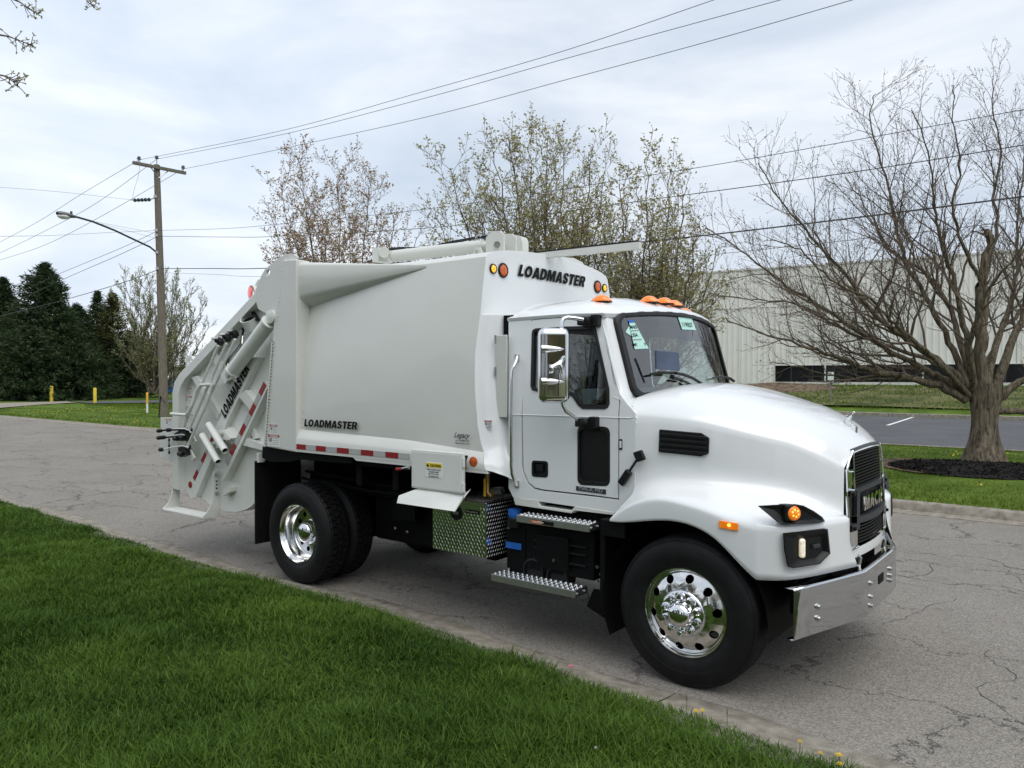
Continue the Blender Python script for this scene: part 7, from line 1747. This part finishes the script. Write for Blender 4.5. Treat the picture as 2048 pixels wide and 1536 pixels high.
hh = 43/FPX*d_; G().lathe((b.x, b.y, .1), (0, 0, 1), [(.055, 0), (.055, hh*.48), (0, hh*.48)], 10).build('white_sleeve', 'decalw', t); G().lathe((b.x, b.y, .1), (0, 0, 1), [(.058, hh*.48), (.058, hh*.97), (.04, hh), (0, hh+.01)], 10).build('orange_sleeve', 'opaint', t)
# far white building glimpsed between the trees, blue container
a = at_depth(150, 768, 105); b = at_depth(440, 768, 105); d_ = (b-a)
t = thing('distant_building', 'low white building glimpsed through the bare tree at far left', 'building', (a.x, a.y, 0))
G().obox((a+b)/2+Vector((0, 0, .2)), d_/2, Vector((d_.y, -d_.x, 0)).normalized()*3, (0, 0, 1.9)).build('wall', 'decalw', t)
G().obox((a+b)/2+Vector((0, 0, 2.2)), d_/2*1.01, Vector((d_.y, -d_.x, 0)).normalized()*3.3, (0, 0, .12)).build('roof', 'bgrey', t)
for k in range(7): q = a.lerp(b, (k+.5)/7); G().obox(q+Vector((0, 0, .3)), d_*.03, Vector((d_.y, -d_.x, 0)).normalized()*3.02, (0, 0, .5)).build('window', 'black', t)
b = at_depth(346, 772, 85); t = thing('blue_container', 'small blue waste container far behind, right of the utility pole', 'container', (b.x, b.y, .2))
G().obox((b.x, b.y, 1.0), (.5, .2, 0), (-.3, .6, 0), (0, 0, .7)).build('body', 'blue', t, bevel=.08); G().obox((b.x, b.y, 1.75), (.54, .22, 0), (-.32, .64, 0), (0, 0, .08)).build('lid', 'blue', t)

# ------------------------------------------------------------------ factory building
M['wall'] = mat('pale ribbed metal cladding', (.74, .725, .68), .5, var=.03, vscale=1.2); M['wall2'] = mat('upper metal cladding', (.77, .755, .71), .5, var=.03, vscale=1.2)
M['glassb'] = mat('black window glass', (.006, .007, .009), .12, spec=.6, var=.2, vscale=1); M['trim'] = mat('white metal trim', (.62, .61, .58), .5, var=.03, vscale=3); M['found'] = mat('brown base trim', (.06, .035, .03), .7, var=.2, vscale=4)
bd = Vector((-.992, -.127, 0)); bn = Vector((bd.y, -bd.x, 0)); bn = bn if bn.y < 0 else -bn
B0 = UD(2048, 753, 50); B0.z = 0
bt = thing('factory_building', 'long pale ribbed metal factory with a dark window band behind the parking lot', 'building', tuple(B0+bd*10))
def bs_(u):      # distance along the wall seen at picture position u
    d = ray(u, 753); n2 = bn; t = ((B0-CAM).dot(n2))/d.dot(n2); return ((CAM+d*t)-B0).dot(bd)
def BP(s, z, off=0.): q = B0+bd*s+bn*off; return Vector((q.x, q.y, z))
S0, S1 = -14, bs_(1215); ZT, ZM, ZWt, ZWb, ZG = 10.23, 7.35, 2.93, 1.70, 1.38
sw = bs_(1549)
def corr(s0, s1, z0, z1, name, m, pitch=.30):
    rws = [[], []]; s = s0
    while s < s1-.01:
        for ds, o_ in ((0, 0), (.60, 0), (.70, .06), (.90, .06)):
            q = min(s+ds*pitch, s1)
            rws[0].append(BP(q, z0, o_)); rws[1].append(BP(q, z1, o_))
        s += pitch
    G().grid(rws).build(name, m, bt, ang=20)
s = S0
while s < S1:
    e_ = min(s+3.6, S1)
    corr(s+.012, e_-.012, ZM+.03, ZT, 'wall_panel', 'wall2', .30)
    lo = ZWt+.02 if e_ <= sw+.01 else ZG+.1
    if s < sw < e_:
        corr(s+.012, sw, ZWt+.02, ZM-.02, 'wall_panel', 'wall', .42); corr(sw, e_-.012, ZG+.1, ZM-.02, 'wall_panel', 'wall', .42)
    else: corr(s+.012, e_-.012, lo, ZM-.02, 'wall_panel', 'wall', .42)
    s += 3.6
G().add([BP(S0, 0, -.1), BP(S1, 0, -.1), BP(S1, ZT, -.1), BP(S0, ZT, -.1), BP(S0, 0, -30), BP(S1, 0, -30), BP(S1, ZT, -30), BP(S0, ZT, -30)], [(0, 1, 2, 3), (1, 5, 6, 2), (0, 3, 7, 4), (3, 2, 6, 7), (4, 7, 6, 5)]).build('building_shell', 'wall', bt, recalc=True)
def bbar(s0, s1, z0, z1, o0, o1, name, m):
    G().add([BP(s0, z0, o0), BP(s1, z0, o0), BP(s1, z1, o0), BP(s0, z1, o0), BP(s0, z0, o1), BP(s1, z0, o1), BP(s1, z1, o1), BP(s0, z1, o1)], [(0, 1, 2, 3), (7, 6, 5, 4), (0, 4, 5, 1), (1, 5, 6, 2), (2, 6, 7, 3), (3, 7, 4, 0)]).build(name, m, bt, recalc=True)
bbar(S0, S1, ZT, ZT+.12, -.2, .10, 'roof_edge', 'trim'); bbar(S0, S1, ZM-.02, ZM+.03, -.02, .06, 'wall_joint', 'trim'); bbar(S0, sw, ZG-.4, ZWb-.02, -.1, .08, 'wall_base', 'trim'); bbar(sw, S1, ZG-.4, ZG+.1, -.1, .06, 'wall_base', 'found')
bbar(S0, sw, ZWt-.02, ZWt+.02, -.02, .07, 'window_head', 'trim'); bbar(sw-.04, sw+.04, ZWb, ZWt, -.02, .07, 'window_jamb', 'trim')
s = S0
while s < sw-.1:
    e_ = min(s+1.5, sw-.04); bbar(s+.03, e_-.03, ZWb, ZWt-.03, -.09, -.05, 'window_pane', 'glassb'); bbar(s-.03, s+.03, ZWb, ZWt-.03, -.09, -.02, 'mullion', 'bgrey'); s += 1.5
for s in (S0+9, S0+19.8, sw-3.6, sw+5):
    q = BP(s, 0, .14); G().tube([(q.x, q.y, ZG), (q.x, q.y, ZT)], .06, 8).build('downpipe', 'trim', bt)
# bare soil heap at the left of the bank
rws = []
for rr_ in np.linspace(0, 1, 8):
    rws.append([])
    for a_ in np.linspace(0, 2*math.pi, 33):
        q = U(1590, 782, Y=43.2); x_ = q.x-.8+3.6*rr_*math.cos(a_); y_ = q.y-.6+2.2*rr_*math.sin(a_)*(1+.1*math.sin(4*a_)); rws[-1].append(Vector((x_, y_, zl(x_, y_)+.08+.28*(1-rr_**2)+.06*rng.random())))
tag(G().grid(rws).build('soil_mound', 'dirt', None, ang=0), 'low mound of brown soil and leaves on the bank before the building', 'soil', kind='stuff')
# sign on the bank
y_ = 37.0
for _ in range(1): b = U(1661.5, 806, Y=y_)
b = Vector((b.x, y_, zl(b.x, y_))); d_ = dep(b); zt = CAM.z-(744-753)/FPX*d_; zb_ = CAM.z-(763.5-753)/FPX*d_
t = thing('small_sign', 'small pale sign on a thin metal post on the bank before the windows', 'sign', tuple(b))
G().box((b.x-.03, b.y-.02, b.z-.1), (b.x+.03, b.y+.02, zt)).build('post', 'steel', t); hw = 6/FPX*d_
M['signg'] = mat('pale green sign', (.58, .66, .62), .5, var=.05, vscale=5)
cdir = Vector((_rt.x, _rt.y, 0)).normalized(); G().obox(Vector((b.x, b.y-.03, (zt+zb_)/2)), cdir*hw, Vector((-cdir.y, cdir.x, 0))*.012, (0, 0, (zt-zb_)/2)).build('sign_plate', 'signg', t)
# dead leaves and tufts along the bank
X_, Y_ = scatter(-20, 8, 35.2, 46, 60); o = blades('bank_grass', 'fblade', X_, Y_, np.array([zl(a, b) for a, b in zip(X_, Y_)])+.08, .06+.16*nr.rand(len(X_))**2, .035*(.7+.8*nr.rand(len(X_))), np.clip(.0+.5*nr.rand(len(X_))+.5*noise2(X_, Y_, .4, 2), 0, 1), .3+.9*nr.rand(len(X_)), None, seg=2)
tag(o, 'uneven rough grass on the bank before the factory windows', 'grass', kind='stuff')
for o_ in bpy.data.objects:
    if '_w' in o_: del o_['_w']
